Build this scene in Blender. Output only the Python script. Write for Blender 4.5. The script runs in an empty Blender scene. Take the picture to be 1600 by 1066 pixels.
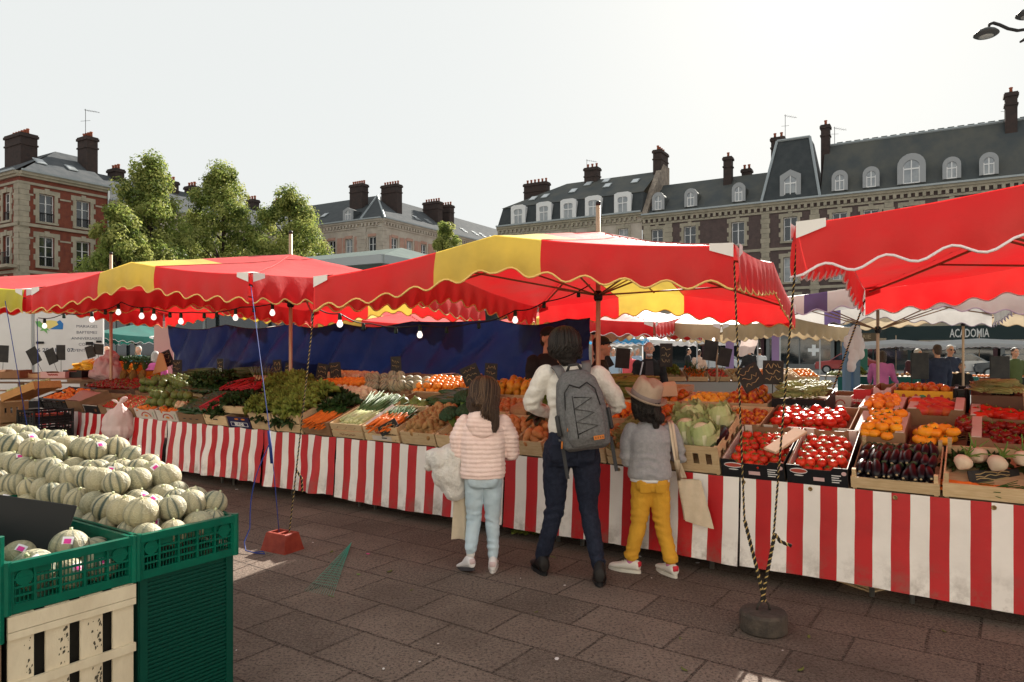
import bpy, math, random
from mathutils import Vector, Matrix, noise, Euler
PI = math.pi; R = math.radians
scene = bpy.context.scene
col = scene.collection
rng = random.Random(7)
V = Vector
F = 1100.0; EYE = 1.55; HZ = 550.0
CU, SU = 0.828, 0.5607            # direction of the stall front

def P(px, py, Y): return V(((px - 800) / F * Y, Y, EYE + (HZ - py) / F * Y))
def PZ(px, Y, z): return V(((px - 800) / F * Y, Y, z))
def S(u, v, z=0.0): return V((CU * u + SU * v, 5.871 - SU * u + CU * v, z))
def UX(px, v=0.0):
    k = (px - 800) / F
    return (k * (5.871 + CU * v) - SU * v) / (CU + SU * k)
SMAT = Matrix.Translation((0, 5.871, 0)) @ Matrix.Rotation(-math.asin(SU), 4, 'Z')
def T(x, y=0, z=0): return Matrix.Translation((x, y, z))
def RX(a): return Matrix.Rotation(a, 4, 'X')
def RY(a): return Matrix.Rotation(a, 4, 'Y')
def RZ(a): return Matrix.Rotation(a, 4, 'Z')
def SC(x, y=None, z=None):
    if y is None: y = z = x
    return Matrix.Diagonal((x, y, z, 1))
I4 = Matrix.Identity(4)

# ------------------------------------------------------------------ materials
def _mix(nt, a, b, fac, mode='MIX'):
    n = nt.nodes.new('ShaderNodeMix'); n.data_type = 'RGBA'; n.blend_type = mode
    for s, x in ((6, a), (7, b)):
        if isinstance(x, tuple): n.inputs[s].default_value = x
        else: nt.links.new(x, n.inputs[s])
    if isinstance(fac, (int, float)): n.inputs[0].default_value = fac
    else: nt.links.new(fac, n.inputs[0])
    return n.outputs[2]
def _noise(nt, co, scale, detail=4, rough=.6):
    n = nt.nodes.new('ShaderNodeTexNoise'); n.inputs['Scale'].default_value = scale
    n.inputs['Detail'].default_value = detail; n.inputs['Roughness'].default_value = rough
    nt.links.new(co, n.inputs['Vector']); return n.outputs['Fac']
def _ramp(nt, fac, a, b):
    n = nt.nodes.new('ShaderNodeMapRange'); n.inputs[1].default_value = a; n.inputs[2].default_value = b
    nt.links.new(fac, n.inputs[0]); return n.outputs[0]
def c4(c): return (c[0], c[1], c[2], 1.0)
def mat(name, c, rough=.6, c2=None, scale=6, lo=.35, hi=.65, rnd=0, c3=None, bump=0, bscale=40, metal=0, spec=.22,
        trans=0, coat=0, emit=0, stretch=None, sheen=0):
    m = bpy.data.materials.new(name); m.use_nodes = True
    nt = m.node_tree; b = nt.nodes['Principled BSDF']; out = nt.nodes['Material Output']
    b.inputs['Roughness'].default_value = rough; b.inputs['Metallic'].default_value = metal
    b.inputs['Specular IOR Level'].default_value = spec
    if coat: b.inputs['Coat Weight'].default_value = coat
    if sheen: b.inputs['Sheen Weight'].default_value = sheen
    tc = nt.nodes.new('ShaderNodeTexCoord'); co = tc.outputs['Object']
    if stretch:
        mp = nt.nodes.new('ShaderNodeMapping'); mp.inputs['Scale'].default_value = stretch
        nt.links.new(co, mp.inputs[0]); co = mp.outputs[0]
    cc = c4(c)
    if c2:
        f = _ramp(nt, _noise(nt, co, scale), lo, hi); cc = _mix(nt, cc, c4(c2), f)
    if rnd:
        oi = nt.nodes.new('ShaderNodeObjectInfo')
        if c3: cc = _mix(nt, cc, c4(c3), _ramp(nt, oi.outputs['Random'], 0, 1.0 / rnd))
        else:
            mr = nt.nodes.new('ShaderNodeMapRange'); mr.inputs[3].default_value = 1 - rnd; mr.inputs[4].default_value = 1 + rnd * .4
            nt.links.new(oi.outputs['Random'], mr.inputs[0])
            h = nt.nodes.new('ShaderNodeHueSaturation'); nt.links.new(mr.outputs[0], h.inputs['Value'])
            if isinstance(cc, tuple): h.inputs['Color'].default_value = cc
            else: nt.links.new(cc, h.inputs['Color'])
            cc = h.outputs[0]
    if isinstance(cc, tuple): b.inputs['Base Color'].default_value = cc
    else: nt.links.new(cc, b.inputs['Base Color'])
    if bump:
        bn = nt.nodes.new('ShaderNodeBump'); bn.inputs['Strength'].default_value = bump; bn.inputs['Distance'].default_value = .02
        nt.links.new(_noise(nt, co, bscale, 6), bn.inputs['Height']); nt.links.new(bn.outputs[0], b.inputs['Normal'])
    if emit:
        b.inputs['Emission Color'].default_value = c4(c); b.inputs['Emission Strength'].default_value = emit
    if trans:
        t = nt.nodes.new('ShaderNodeBsdfTranslucent'); mx = nt.nodes.new('ShaderNodeMixShader'); mx.inputs[0].default_value = trans
        if isinstance(cc, tuple): t.inputs[0].default_value = cc
        else: nt.links.new(cc, t.inputs[0])
        nt.links.new(b.outputs[0], mx.inputs[1]); nt.links.new(t.outputs[0], mx.inputs[2]); nt.links.new(mx.outputs[0], out.inputs[0])
    return m
MT = {}
def m_(key, *a, **k):
    if key not in MT: MT[key] = mat(key, *a, **k)
    return MT[key]

# ------------------------------------------------------------------ mesh builder
class MB:
    def __init__(s): s.v = []; s.f = []; s.m = []; s.mi = 0
    def add(s, vs, fs, M=None, mi=None):
        o = len(s.v); k = s.mi if mi is None else mi
        s.v.extend([(M @ V(p)) for p in vs] if M is not None else [V(p) for p in vs])
        for f in fs: s.f.append([i + o for i in f]); s.m.append(k)
        return s
    def box(s, x0, x1, y0, y1, z0, z1, M=None, mi=None):
        return s.add([(x0,y0,z0),(x1,y0,z0),(x1,y1,z0),(x0,y1,z0),(x0,y0,z1),(x1,y0,z1),(x1,y1,z1),(x0,y1,z1)],
            [(0,3,2,1),(4,5,6,7),(0,1,5,4),(1,2,6,5),(2,3,7,6),(3,0,4,7)], M, mi)
    def bbox(s, x0, x1, y0, y1, z0, z1, b, M=None, mi=None):
        # box with chamfered vertical and horizontal edges
        xs = (x0, x0+b, x1-b, x1); ys = (y0, y0+b, y1-b, y1)
        def ring(z, i):
            a = b if i else 0
            return [(x0+a,y0+b,z),(x0+b,y0+a,z),(x1-b,y0+a,z),(x1-a,y0+b,z),(x1-a,y1-b,z),(x1-b,y1-a,z),(x0+b,y1-a,z),(x0+a,y1-b,z)]
        return s.loft([ring(z0,1), ring(z0+b,0), ring(z1-b,0), ring(z1,1)], M, True, mi)
    def loft(s, rings, M=None, caps=True, mi=None, close=True):
        n = len(rings[0]); vs = [p for r in rings for p in r]; fs = []
        for i in range(len(rings)-1):
            for j in range(n if close else n-1):
                a, b = i*n+j, i*n+(j+1)%n
                fs.append((a, b, b+n, a+n))
        if caps:
            fs.append(tuple(reversed(range(n)))); fs.append(tuple(range((len(rings)-1)*n, len(rings)*n)))
        return s.add(vs, fs, M, mi)
    def tube(s, pts, r, n=8, M=None, mi=None, caps=True):
        pts = [V(p) for p in pts]; rings = []; up = V((0,0,1)); x = None
        for i, p in enumerate(pts):
            d = (pts[min(i+1,len(pts)-1)] - pts[max(i-1,0)])
            if d.length < 1e-9: d = V((0,0,1))
            d.normalize()
            if x is None:
                x = d.cross(up) if abs(d.z) < .95 else d.cross(V((1,0,0)))
            x = (x - d * x.dot(d)).normalized(); y = d.cross(x)
            rr = r[i] if isinstance(r, (list, tuple)) else r
            rings.append([p + x*rr*math.cos(2*PI*k/n) + y*rr*math.sin(2*PI*k/n) for k in range(n)])
        return s.loft(rings, M, caps, mi)
    def lathe(s, prof, n=16, M=None, mi=None, caps=True):
        return s.loft([[(r*math.cos(2*PI*k/n), r*math.sin(2*PI*k/n), z) for k in range(n)] for r, z in prof], M, caps, mi)
    def ball(s, r=1, n=12, k=8, M=None, mi=None):
        return s.lathe([(max(r*math.sin(PI*i/k), r*.02), -r*math.cos(PI*i/k)) for i in range(k+1)], n, M, mi)
    def grid(s, nx, ny, fn, M=None, mf=None):
        vs = [fn(i/nx, j/ny) for j in range(ny+1) for i in range(nx+1)]
        o = len(s.v); s.v.extend([(M @ V(p)) for p in vs] if M is not None else [V(p) for p in vs])
        for j in range(ny):
            for i in range(nx):
                a = o + j*(nx+1)+i; s.f.append([a, a+1, a+nx+2, a+nx+1]); s.m.append(mf(i, j) if mf else s.mi)
        return s
    def quad(s, a, b, c, d, M=None, mi=None): return s.add([a,b,c,d], [(0,1,2,3)], M, mi)
    def prism(s, poly, y0, y1, M=None, mi=None):
        n = len(poly); vs = [(x,y0,z) for x,z in poly] + [(x,y1,z) for x,z in poly]
        fs = [tuple(range(n)), tuple(range(2*n-1, n-1, -1))] + [(i, i+n, (i+1)%n+n, (i+1)%n) for i in range(n)]
        return s.add(vs, fs, M, mi)
    def mesh(s, name, mats, smooth=False):
        me = bpy.data.meshes.new(name); me.from_pydata([tuple(p) for p in s.v], [], s.f)
        for m in (mats if isinstance(mats, (list, tuple)) else [mats]): me.materials.append(m)
        me.polygons.foreach_set('material_index', s.m)
        if smooth: me.polygons.foreach_set('use_smooth', [True]*len(s.f))
        me.update(); return me
    def build(s, name, mats, parent=None, smooth=False, M=None):
        o = bpy.data.objects.new(name, s.mesh(name, mats, smooth)); col.objects.link(o)
        if parent: o.parent = parent
        if M is not None: o.matrix_basis = M
        return o

def tag(o, label=None, cat=None, group=None, kind=None):
    if label: o['label'] = label
    if cat: o['category'] = cat
    if group: o['group'] = group
    if kind: o['kind'] = kind
    return o
def thing(name, label, cat, M=None, group=None):
    o = bpy.data.objects.new(name, None); col.objects.link(o); o.empty_display_size = .1
    if M is not None: o.matrix_basis = M
    return tag(o, label, cat, group)
def solo(mb, name, label, cat, mats, M=None, group=None, smooth=False):
    return tag(mb.build(name, mats, None, smooth, M), label, cat, group)
def copy_tree(o, M=None, label=None, group=None, parent=None):
    c = o.copy(); col.objects.link(c)
    if M is not None: c.matrix_basis = M
    if parent: c.parent = parent
    if label: c['label'] = label
    if group: c['group'] = group
    for ch in list(o.children): copy_tree(ch, parent=c)
    return c
def inst(me, name, M, label, cat, group):
    o = bpy.data.objects.new(name, me); col.objects.link(o); o.matrix_basis = M
    o['label'] = label; o['category'] = cat; o['group'] = group
    return o
def rrot(a=PI): return Euler((rng.uniform(-a,a), rng.uniform(-a,a), rng.uniform(-PI,PI))).to_matrix().to_4x4()
def text(s, size, M, m, parent, name='lettering', ext=.002, align='CENTER', bold=0, sx=1):
    cu = bpy.data.curves.new(name, 'FONT'); cu.body = s; cu.size = size; cu.align_x = align; cu.align_y = 'CENTER'
    cu.extrude = ext; cu.offset = bold; cu.resolution_u = 2
    o = bpy.data.objects.new(name, cu); col.objects.link(o)
    dg = bpy.context.evaluated_depsgraph_get(); me = bpy.data.meshes.new_from_object(o.evaluated_get(dg))
    bpy.data.objects.remove(o); bpy.data.curves.remove(cu)
    me.materials.clear(); me.materials.append(m)
    t = bpy.data.objects.new(name, me); col.objects.link(t); t.parent = parent
    t.matrix_basis = M @ RX(PI/2) @ SC(sx, 1, 1)
    return t

# ------------------------------------------------------------------ camera, sky, sun
scene.render.engine = 'CYCLES'
cam = bpy.data.cameras.new('camera'); camo = bpy.data.objects.new('camera', cam); col.objects.link(camo)
cam.sensor_width = 36; cam.lens = 36 * F / 1600; cam.shift_y = (HZ - 533) / 1600; cam.clip_end = 3000; cam.clip_start = .05
camo.location = (0, 0, EYE); camo.rotation_euler = (PI/2, 0, 0); scene.camera = camo
SUN_AZ = math.atan2(.405, .914); SUN_EL = R(30.5)
w = bpy.data.worlds.new('World'); scene.world = w; w.use_nodes = True
nt = w.node_tree; sky = nt.nodes.new('ShaderNodeTexSky'); sky.sky_type = 'NISHITA'; sky.sun_disc = False
sky.sun_elevation = SUN_EL; sky.sun_rotation = SUN_AZ; sky.air_density = 1.0; sky.dust_density = 2.5; sky.ozone_density = 1.0
bg = nt.nodes['Background']; bg.inputs['Strength'].default_value = .15; nt.links.new(_mix(nt, sky.outputs[0], (1.98, 2.03, 1.99, 1), .986), bg.inputs['Color'])
sd = bpy.data.lights.new('sun', 'SUN'); sd.energy = 4.6; sd.angle = R(.5); sd.color = (1, .93, .82)
so = bpy.data.objects.new('sun', sd); col.objects.link(so)
dirv = V((math.sin(SUN_AZ)*math.cos(SUN_EL), math.cos(SUN_AZ)*math.cos(SUN_EL), math.sin(SUN_EL)))
so.rotation_euler = dirv.to_track_quat('Z', 'Y').to_euler(); so.location = (20, 40, 40)
scene.view_settings.view_transform = 'Standard'; scene.view_settings.look = 'None'; scene.view_settings.exposure = 1.5
scene.view_settings.gamma = 1
# ------------------------------------------------------------------ ground
def paving_mat():
    m = bpy.data.materials.new('granite_paving'); m.use_nodes = True; nt = m.node_tree; b = nt.nodes['Principled BSDF']
    tc = nt.nodes.new('ShaderNodeTexCoord'); mp = nt.nodes.new('ShaderNodeMapping')
    mp.inputs['Rotation'].default_value = (0, 0, math.asin(SU) + R(1)); mp.inputs['Location'].default_value = (.1, .22, 0)
    nt.links.new(tc.outputs['Object'], mp.inputs[0])
    # slight wander of the joints
    wn = nt.nodes.new('ShaderNodeTexNoise'); wn.inputs['Scale'].default_value = 1.3; nt.links.new(mp.outputs[0], wn.inputs['Vector'])
    ad = nt.nodes.new('ShaderNodeVectorMath'); ad.operation = 'MULTIPLY_ADD'; ad.inputs[1].default_value = (.035, .035, 0)
    nt.links.new(wn.outputs['Color'], ad.inputs[0]); nt.links.new(mp.outputs[0], ad.inputs[2])
    br = nt.nodes.new('ShaderNodeTexBrick'); nt.links.new(ad.outputs[0], br.inputs['Vector'])
    br.inputs['Scale'].default_value = 1; br.inputs['Brick Width'].default_value = .56; br.inputs['Row Height'].default_value = .37
    br.inputs['Mortar Size'].default_value = .009; br.inputs['Mortar Smooth'].default_value = .3; br.offset = .42; br.inputs['Bias'].default_value = 0
    br.inputs['Color1'].default_value = (.09, .071, .058, 1); br.inputs['Color2'].default_value = (.185, .142, .115, 1); br.inputs['Mortar'].default_value = (.008, .006, .005, 1)
    sp = _ramp(nt, _noise(nt, tc.outputs['Object'], 70, 3, .85), .4, .62)
    c = _mix(nt, br.outputs['Color'], (.24, .185, .15, 1), _ramp(nt, sp, 0, 1.15))
    sp2 = _ramp(nt, _noise(nt, tc.outputs['Object'], 55, 2, .85), .5, .66)
    c = _mix(nt, c, (.03, .023, .02, 1), _ramp(nt, sp2, 0, 1.3))
    st = _ramp(nt, _noise(nt, tc.outputs['Object'], .9, 5, .65), .42, .75)
    c = _mix(nt, c, (.04, .029, .023, 1), _ramp(nt, st, 0, 1.6))
    nt.links.new(c, b.inputs['Base Color']); b.inputs['Roughness'].default_value = .8; b.inputs['Specular IOR Level'].default_value = .12
    bp = nt.nodes.new('ShaderNodeBump'); bp.inputs['Strength'].default_value = .7; bp.inputs['Distance'].default_value = .012
    inv = nt.nodes.new('ShaderNodeMath'); inv.operation = 'MULTIPLY_ADD'; inv.inputs[1].default_value = -1.2
    nt.links.new(br.outputs['Fac'], inv.inputs[0]); nt.links.new(_noise(nt, tc.outputs['Object'], 60, 4), inv.inputs[2])
    nt.links.new(inv.outputs[0], bp.inputs['Height']); nt.links.new(bp.outputs[0], b.inputs['Normal'])
    return m
g = MB(); g.quad((-400,-100,0),(400,-100,0),(400,700,0),(-400,700,0))
tag(g.build('ground', paving_mat()), kind='structure')
# pale asphalt of the market square behind the stall, lying on the slabs
sq = MB(); pts = [S(-60, 5.2, .004), S(60, 5.2, .004), S(60, 60, .004), S(-60, 60, .004)]; sq.quad(*pts)
tag(sq.build('square_asphalt', m_('square_asphalt', (.2,.2,.2), .85, (.28,.28,.275), 1.2, bump=.2, bscale=60)), kind='structure')

# ------------------------------------------------------------------ canopies
def cloth_mat(name, c, tr=.35, c2=None):
    return m_(name, c, .5, c2 or tuple(min(1, x*.72+.015) for x in c), 1.7, trans=tr, bump=.3, bscale=7, spec=.25, sheen=.04)
RED = cloth_mat('red_canvas', (.72, .018, .022), .27, (.6, .04, .036)); YEL = cloth_mat('yellow_canvas', (.82, .6, .1), .28); LIME = cloth_mat('lime_canvas', (.62, .62, .06))
WHT = cloth_mat('white_canvas', (.7, .68, .66), .2); CRM = cloth_mat('cream_canvas', (.6, .5, .36), .25); GRN = cloth_mat('green_canvas', (.02, .16, .13), .2)
PUR = cloth_mat('purple_canvas', (.12, .08, .2), .2); TAN = cloth_mat('tan_canvas', (.55,.42,.25), .25)
SEAM = m_('seam_thread', (.3,.02,.02), .8); TRIM = m_('yellow_trim', (.75, .5, .17), .7); TRIMW = m_('white_trim', (.75, .68, .7), .7)
POLE = m_('varnished_pole', (.5, .36, .25), .45, (.38, .27, .18), 8, stretch=(1,1,.1), metal=.2)
RIB = m_('rib_wood', (.3, .16, .08), .5); BLK = m_('black_plastic', (.015, .015, .016), .5); MESHB = m_('black_vent', (.012,.012,.014), .9)
PATCH = m_('white_patch', (.72, .7, .68), .7)
def canopy(label, cx, cy, phi, W, D, zc, rise, zhub, fh, strips, trim, cd=(0,0,0,0), nf=12, ns=16, group=None, mast=True,
           sidemat=0, fmats=(RED, YEL), patches=True, fstrips=None, pole_to=0.0, name='market_canopy', sag=.02, vent=True):
    """local x along the front edge, y away; strips: list of (x0,x1,mat) across the width, in half widths"""
    root = thing(name, label, 'canopy', T(cx, cy, 0) @ RZ(-phi), group)
    hw, hd = W/2, D/2
    def zrim(x, y):
        a = (x/hw+1)/2; b = (y/hd+1)/2
        dz = (cd[0]*(1-a)+cd[1]*a)*(1-b) + (cd[2]*(1-a)+cd[3]*a)*b
        t = min(abs(x)/hw, abs(y)/hd)
        return zc + dz + rise*max(0, 1-t)**1.15 - sag*math.sin(PI*t)
    def zroof(x, y):
        r = max(abs(x)/hw, abs(y)/hd)
        if r < 1e-6: return zhub
        zr = zrim(x/r, y/r)
        s = .035*math.sin(PI*r)*abs(math.sin(2*math.atan2(y/hd, x/hw)))
        return zhub + (zr-zhub)*r - s*1.0 + .006*noise.noise(V((x*3+cx, y*3, 1)))
    def mi_at(x, st):
        for a, b, k in st:
            if a <= x/hw <= b: return k
        return 0
    xs = sorted(set([round(-hw+W*i/26, 4) for i in range(27)] + [round(q*hw, 4) for a, b, k in strips for q in (a, b) if -1 < q < 1]))
    ys = [-hd + D*i/26 for i in range(27)]
    mb = MB(); o = 0
    mb.v = [V((x, y, zroof(x, y))) for y in ys for x in xs]; n = len(xs)
    for j in range(len(ys)-1):
        for i in range(n-1):
            a = j*n+i; mb.f.append([a, a+1, a+n+1, a+n]); mb.m.append(mi_at((xs[i]+xs[i+1])/2, strips) if (ys[j] > 0 or ys[j] < -hd*.62) else 0)
    mb.build('roof_cloth', list(fmats), root, True)
    fst = fstrips or strips
    sq = [q*hw for a, b, k in strips for q in (a, b) if -1 < q < 1]
    lines = [[V((x, -hd + D*i/20, 0)) for i in range(21)] for x in sq] + [[V((sx*hw*t/12, sy*hd*t/12, 0)) for t in range(1, 13)] for sx in (-1,1) for sy in (-1,1)]
    for ln in (lines if group == 'red and yellow canopies over the vegetable stall' else []):
        sb = MB(); sb.tube([V((p.x, p.y, zroof(p.x, p.y) + .002)) for p in ln], .0045, 5); sb.build('seam', SEAM, root, True)
    for side in range(4):
        ln = W if side % 2 == 0 else D; nsc = nf if side % 2 == 0 else ns; N = nsc*8
        def pt(t):
            q = -1 + 2*t
            return [(q*hw, -hd), (hw, q*hd), (-q*hw, hd), (-hw, -q*hd)][side]
        nx, ny = [(0,-1), (1,0), (0,1), (-1,0)][side]
        mb = MB(); bot = []; rows = 5
        ts = [i/N for i in range(N+1)]
        if side % 2 == 0:
            cuts = [(q+1)/2 if side == 0 else (1-q)/2 for a, b, k in fst for q in (a, b) if -1 < q < 1]
            ts = sorted(set([round(t, 5) for t in ts] + [round(c, 5) for c in cuts]))
        for j in range(rows+1):
            for t in ts:
                x, y = pt(t); z = zrim(x, y)
                wv = .5 - .5*math.cos(2*PI*t*nsc)
                h = fh - .055*wv*(1) + .012*noise.noise(V((t*5, side*3, cx)))
                k = j/rows; bulge = .02*math.sin(PI*k*.8) + .016*k*noise.noise(V((t*7+side, cy, 2))) + .012*k*math.sin(t*nsc*PI*2+1)
                p = V((x + nx*(bulge+.004), y + ny*(bulge+.004), z - h*k + .003))
                mb.v.append(p)
                if j == rows: bot.append(p)
        n = len(ts)
        for j in range(rows):
            for i in range(n-1):
                a = j*n+i; x, y = pt((ts[i]+ts[i+1])/2)
                mb.f.append([a+n, a+n+1, a+1, a]); mb.m.append(mi_at(x, fst) if side % 2 == 0 else sidemat)
        vo = mb.build('valance', list(fmats), root, True)
        tb = MB(); tb.tube(bot, .0075, 5); tb.build('piping', trim, vo, True)
    if patches:
        for (sx, sy) in ((-1,-1), (1,-1), (1,1), (-1,1)):
            pb = MB(); c = V((sx*hw, sy*hd, 0))
            def ptc(a, b):
                x = c.x - sx*.15*a*(1-.3*b); y = c.y - sy*.15*b*(1-.3*a)
                return V((x, y, zroof(x, y) + .012))
            pb.grid(4, 4, ptc)
            for k in range(2):
                def ptv(a, b):
                    x = c.x - (sx*.14*a if k == 0 else -sx*.03); y = c.y - (sy*.14*a if k else -sy*.03)
                    return V((x, y, zrim(max(-hw,min(hw,x)), max(-hd,min(hd,y))) + .012 - b*.085*(1-.5*a)))
                pb.grid(4, 2, ptv)
            pb.build('corner_patch', PATCH, root, True)
    zh = zhub - .12
    rimp = [(-hw,-hd), (0,-hd), (hw,-hd), (hw,0), (hw,hd), (0,hd), (-hw,hd), (-hw,0)]
    for x, y in rimp:
        rb = MB(); pts = [V((x*t, y*t, zroof(x*t*.985, y*t*.985) - .045 - .03*(1-t))) for t in (.02, .2, .4, .6, .8, .97)]
        rb.tube(pts, .011, 6); ro = rb.build('rib', RIB, root, True)
        st = MB(); st.tube([V((x*.015, y*.015, zhub-.62)), pts[3]], .009, 5); st.build('strut', RIB, ro, True)
    if vent:
        vb = MB(); vb.lathe([(.02, zhub-.03), (.2, zhub-.075), (.34, zhub-.16), (.335, zhub-.17), (.2, zhub-.09)], 14, caps=False); vb.build('vent_patch', MESHB, root, True)
    pm = MB(); pm.tube([(0,0,pole_to), (0,0,1.2), (0,0,zhub+.27)], .023, 10); po = pm.build('mast', POLE, root, True)
    cp = MB(); cp.lathe([(.024, zhub+.255), (.026, zhub+.29), (.012, zhub+.3)], 10); cp.build('mast_cap', BLK, po, True)
    sl = MB(); sl.lathe([(.035, zhub-.68), (.045, zhub-.66), (.045, zhub-.6), (.03, zhub-.58)], 10); hb = MB(); hb.lathe([(.03, zhub-.2), (.06, zhub-.16), (.06, zhub-.1), (.03, zhub-.06)], 10)
    sl.build('slider', BLK, root, True); hb.build('hub', BLK, root, True)
    root['_'] = 0; del root['_']
    def world(x, y, dz=0): return (T(cx, cy, 0) @ RZ(-phi)) @ V((x, y, zrim(x, y) + dz))
    return root, world
ST = [(-.28, .2, 1)]
PH = R(26)
GC = 'red and yellow canopies over the vegetable stall'
cB, wB = canopy('large red and yellow canopy in the middle, over the three shoppers', .846, 6.91, PH, 3.23, 4.4, 2.16, .2, 2.73, .27, [(-.3, .22, 1)], TRIM, (-.02,.03,0,-.08), group=GC)
cA, wA = canopy('red canopy with one yellow panel left of the centre, nearest the melon crates', -2.83, 9.0, PH, 3.23, 4.4, 2.22, .2, 2.8, .27, [(-.3, .22, 1)], TRIM, (.02,.03,0,0), group=GC)
cD, wD = canopy('far red canopy at the left edge with a lime front panel', -6.38, 11.2, PH, 3.23, 4.4, 2.3, .2, 2.84, .28, [(9,9,1)], TRIM, (0,0,0,0), group=GC, fmats=(RED, LIME), fstrips=[(.2, 1, 1)])
cC, wC = canopy('red canopy with white scalloped trim cropped by the right edge', 3.97, 4.67, R(30.7), 3.23, 4.4, 2.17, .22, 2.74, .27, [(9,9,1)], TRIMW, (.03,0,.03,0), group=GC, fmats=(RED, WHT), fstrips=[(.55, .75, 1)])
# ------------------------------------------------------------------ stall tables and cloths
ROWS = [(0.0, .69, R(20), .625), (.57, .885, R(14), .545), (1.08, 1.005, R(9), .555), (1.6, 1.06, R(3), .45)]
WOODD = m_('rough_plank', (.2, .14, .09), .8, (.12, .085, .055), 9, stretch=(1, 9, 9))
METAL = m_('galvanised_leg', (.32, .32, .31), .45, metal=.8)
def table(u0, u1, label):
    root = thing('display_table', label, 'table', SMAT @ T(u0, 0, 0), 'stepped tables carrying the vegetable stall')
    L = u1 - u0 - .002
    for v, z, a, d in ROWS:
        b = MB(); b.box(0, L, 0, d-.015, -.024, -.003, T(0, v, z) @ RX(a)); b.build('display_board', WOODD, root)
    for x in (.1, L*.5, L-.12):
        for v, zt in ((.12, .7), (1.0, .96), (1.95, 1.1)):
            b = MB(); b.tube([(x, v, 0), (x, v, zt)], .017, 6); b.build('leg', METAL, root, True)
    b = MB(); b.grid(20, 4, lambda p, q: V((-.01 + (L+.02)*p, 2.06 + .02*math.sin(p*40)*q, 1.1*(1-q) + .02*q))); b.build('sun_block_skirt', m_('sun_block_cloth', (.03,.03,.04), .9), root, True)  # unseen skirt added to stop sun leaking under the tables
us = [-8.68, -6.4, -4.1, -1.8, .5, 2.8, 5.1]
wh = ['bananas', 'squashes', 'lettuces', 'melons and leeks', 'tomatoes', 'aubergines']
for i in range(6): table(us[i], us[i+1], 'stepped table under the %s of the long vegetable stall' % wh[i])

def stripes_mat(name, c, c2): return m_(name, c, .42, c2, 3.5, lo=.3, hi=.75, bump=.12, bscale=14, spec=.4, trans=.08)
CR = stripes_mat('red_stripe_oilcloth', (.52, .013, .018), (.4, .01, .014)); CW = stripes_mat('white_stripe_oilcloth', (.86, .83, .79), (.76, .73, .69))
def hem_dirt(m):
    nt = m.node_tree; b = nt.nodes['Principled BSDF']; l = b.inputs['Base Color'].links[0].from_socket
    tc = nt.nodes.new('ShaderNodeTexCoord'); sx = nt.nodes.new('ShaderNodeSeparateXYZ'); nt.links.new(tc.outputs['Object'], sx.inputs[0])
    h = _ramp(nt, sx.outputs[2], .34, .06); n = _ramp(nt, _noise(nt, tc.outputs['Object'], 7, 6, .7), .45, .72)
    mu = nt.nodes.new('ShaderNodeMath'); mu.operation = 'MULTIPLY'; nt.links.new(h, mu.inputs[0]); nt.links.new(n, mu.inputs[1])
    o = _mix(nt, l, (.16, .12, .09, 1), mu.outputs[0]); nt.links.new(o, b.inputs['Base Color'])
hem_dirt(CR); hem_dirt(CW)
EYEL = m_('brass_eyelet', (.35, .25, .12), .4, metal=.9)
def cloth(u0, u1, label, wav, seed, zb=.115, first=0, lift=0, eyes=(), vo=0):
    root = thing('striped_tablecloth', label, 'tablecloth', SMAT, 'striped cloths hung along the stall front')
    sw = .101 if u1 > 3 else .107; n = max(1, round((u1-u0)/sw)); sw = (u1-u0)/n; sub = 5; rows = 14
    r = random.Random(seed); ph = [r.uniform(0, 6) for _ in range(6)]
    def f(a, b):
        u = u0 + (u1-u0)*a
        w1 = wav*(.028*math.sin(u*9+ph[0]) + .02*math.sin(u*17+ph[1]) + .012*noise.noise(V((u*4, b*2, seed))))
        warp = wav*(.035*noise.noise(V((u*2.2, b*2.5, seed+3))) * math.sin(PI*min(1, b*1.2)))
        k = b**.7
        z = .692 - (.692 - zb)*b + .008*math.sin(u*3+ph[2])*b + wav*.006*math.sin(u*17+ph[3])*(1-b) + lift*b*max(0, (u-u0)/(u1-u0)-.75)*1.2
        return V((u + warp, -.012 + vo - .012*b - abs(w1)*k - w1*.5*k - .02*b*b, z))
    mb = MB(); mb.grid(n*sub, rows, f, None, lambda i, j: (i//sub + first) % 2)
    mb.build('cloth', [CW, CR], root, True)
    for e in eyes:
        eb = MB(); p = f((e-u0)/(u1-u0), .045)
        eb.lathe([(.014, 0), (.014, .004), (.008, .005), (.008, 0)], 10, T(p.x, p.y-.003, p.z) @ RX(PI/2)); eb.build('eyelet', EYEL, root, True)
    return root
ce = [UX(64), UX(185), UX(263), UX(414), UX(527), UX(790), UX(1157), UX(2300)]
cl = ['creased striped cloth at the far left end of the stall front', 'short striped cloth behind the hanging white plastic bag', 'wavy red and white striped cloth beside the melon heap',
      'striped cloth hanging behind the blue cord', 'striped cloth left of the girl in the pink jacket', 'striped cloth behind the legs of the woman and the child in yellow trousers', 'smooth striped cloth with brass eyelets along the right of the stall front']
wv = [1.1, 1.0, 1.15, .9, .5, .25, .12]
for i in range(7):
    cloth(ce[i]+.006, ce[i+1]-.006, cl[i], wv[i], i*7+3, zb=[.13,.12,.12,.115,.1,.1,.1][i], first=i % 2 if i < 6 else 0,
          eyes=[] if i < 5 else ([UX(968)] if i == 5 else [UX(1163), UX(1267), UX(1399), UX(1553)]))

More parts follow.
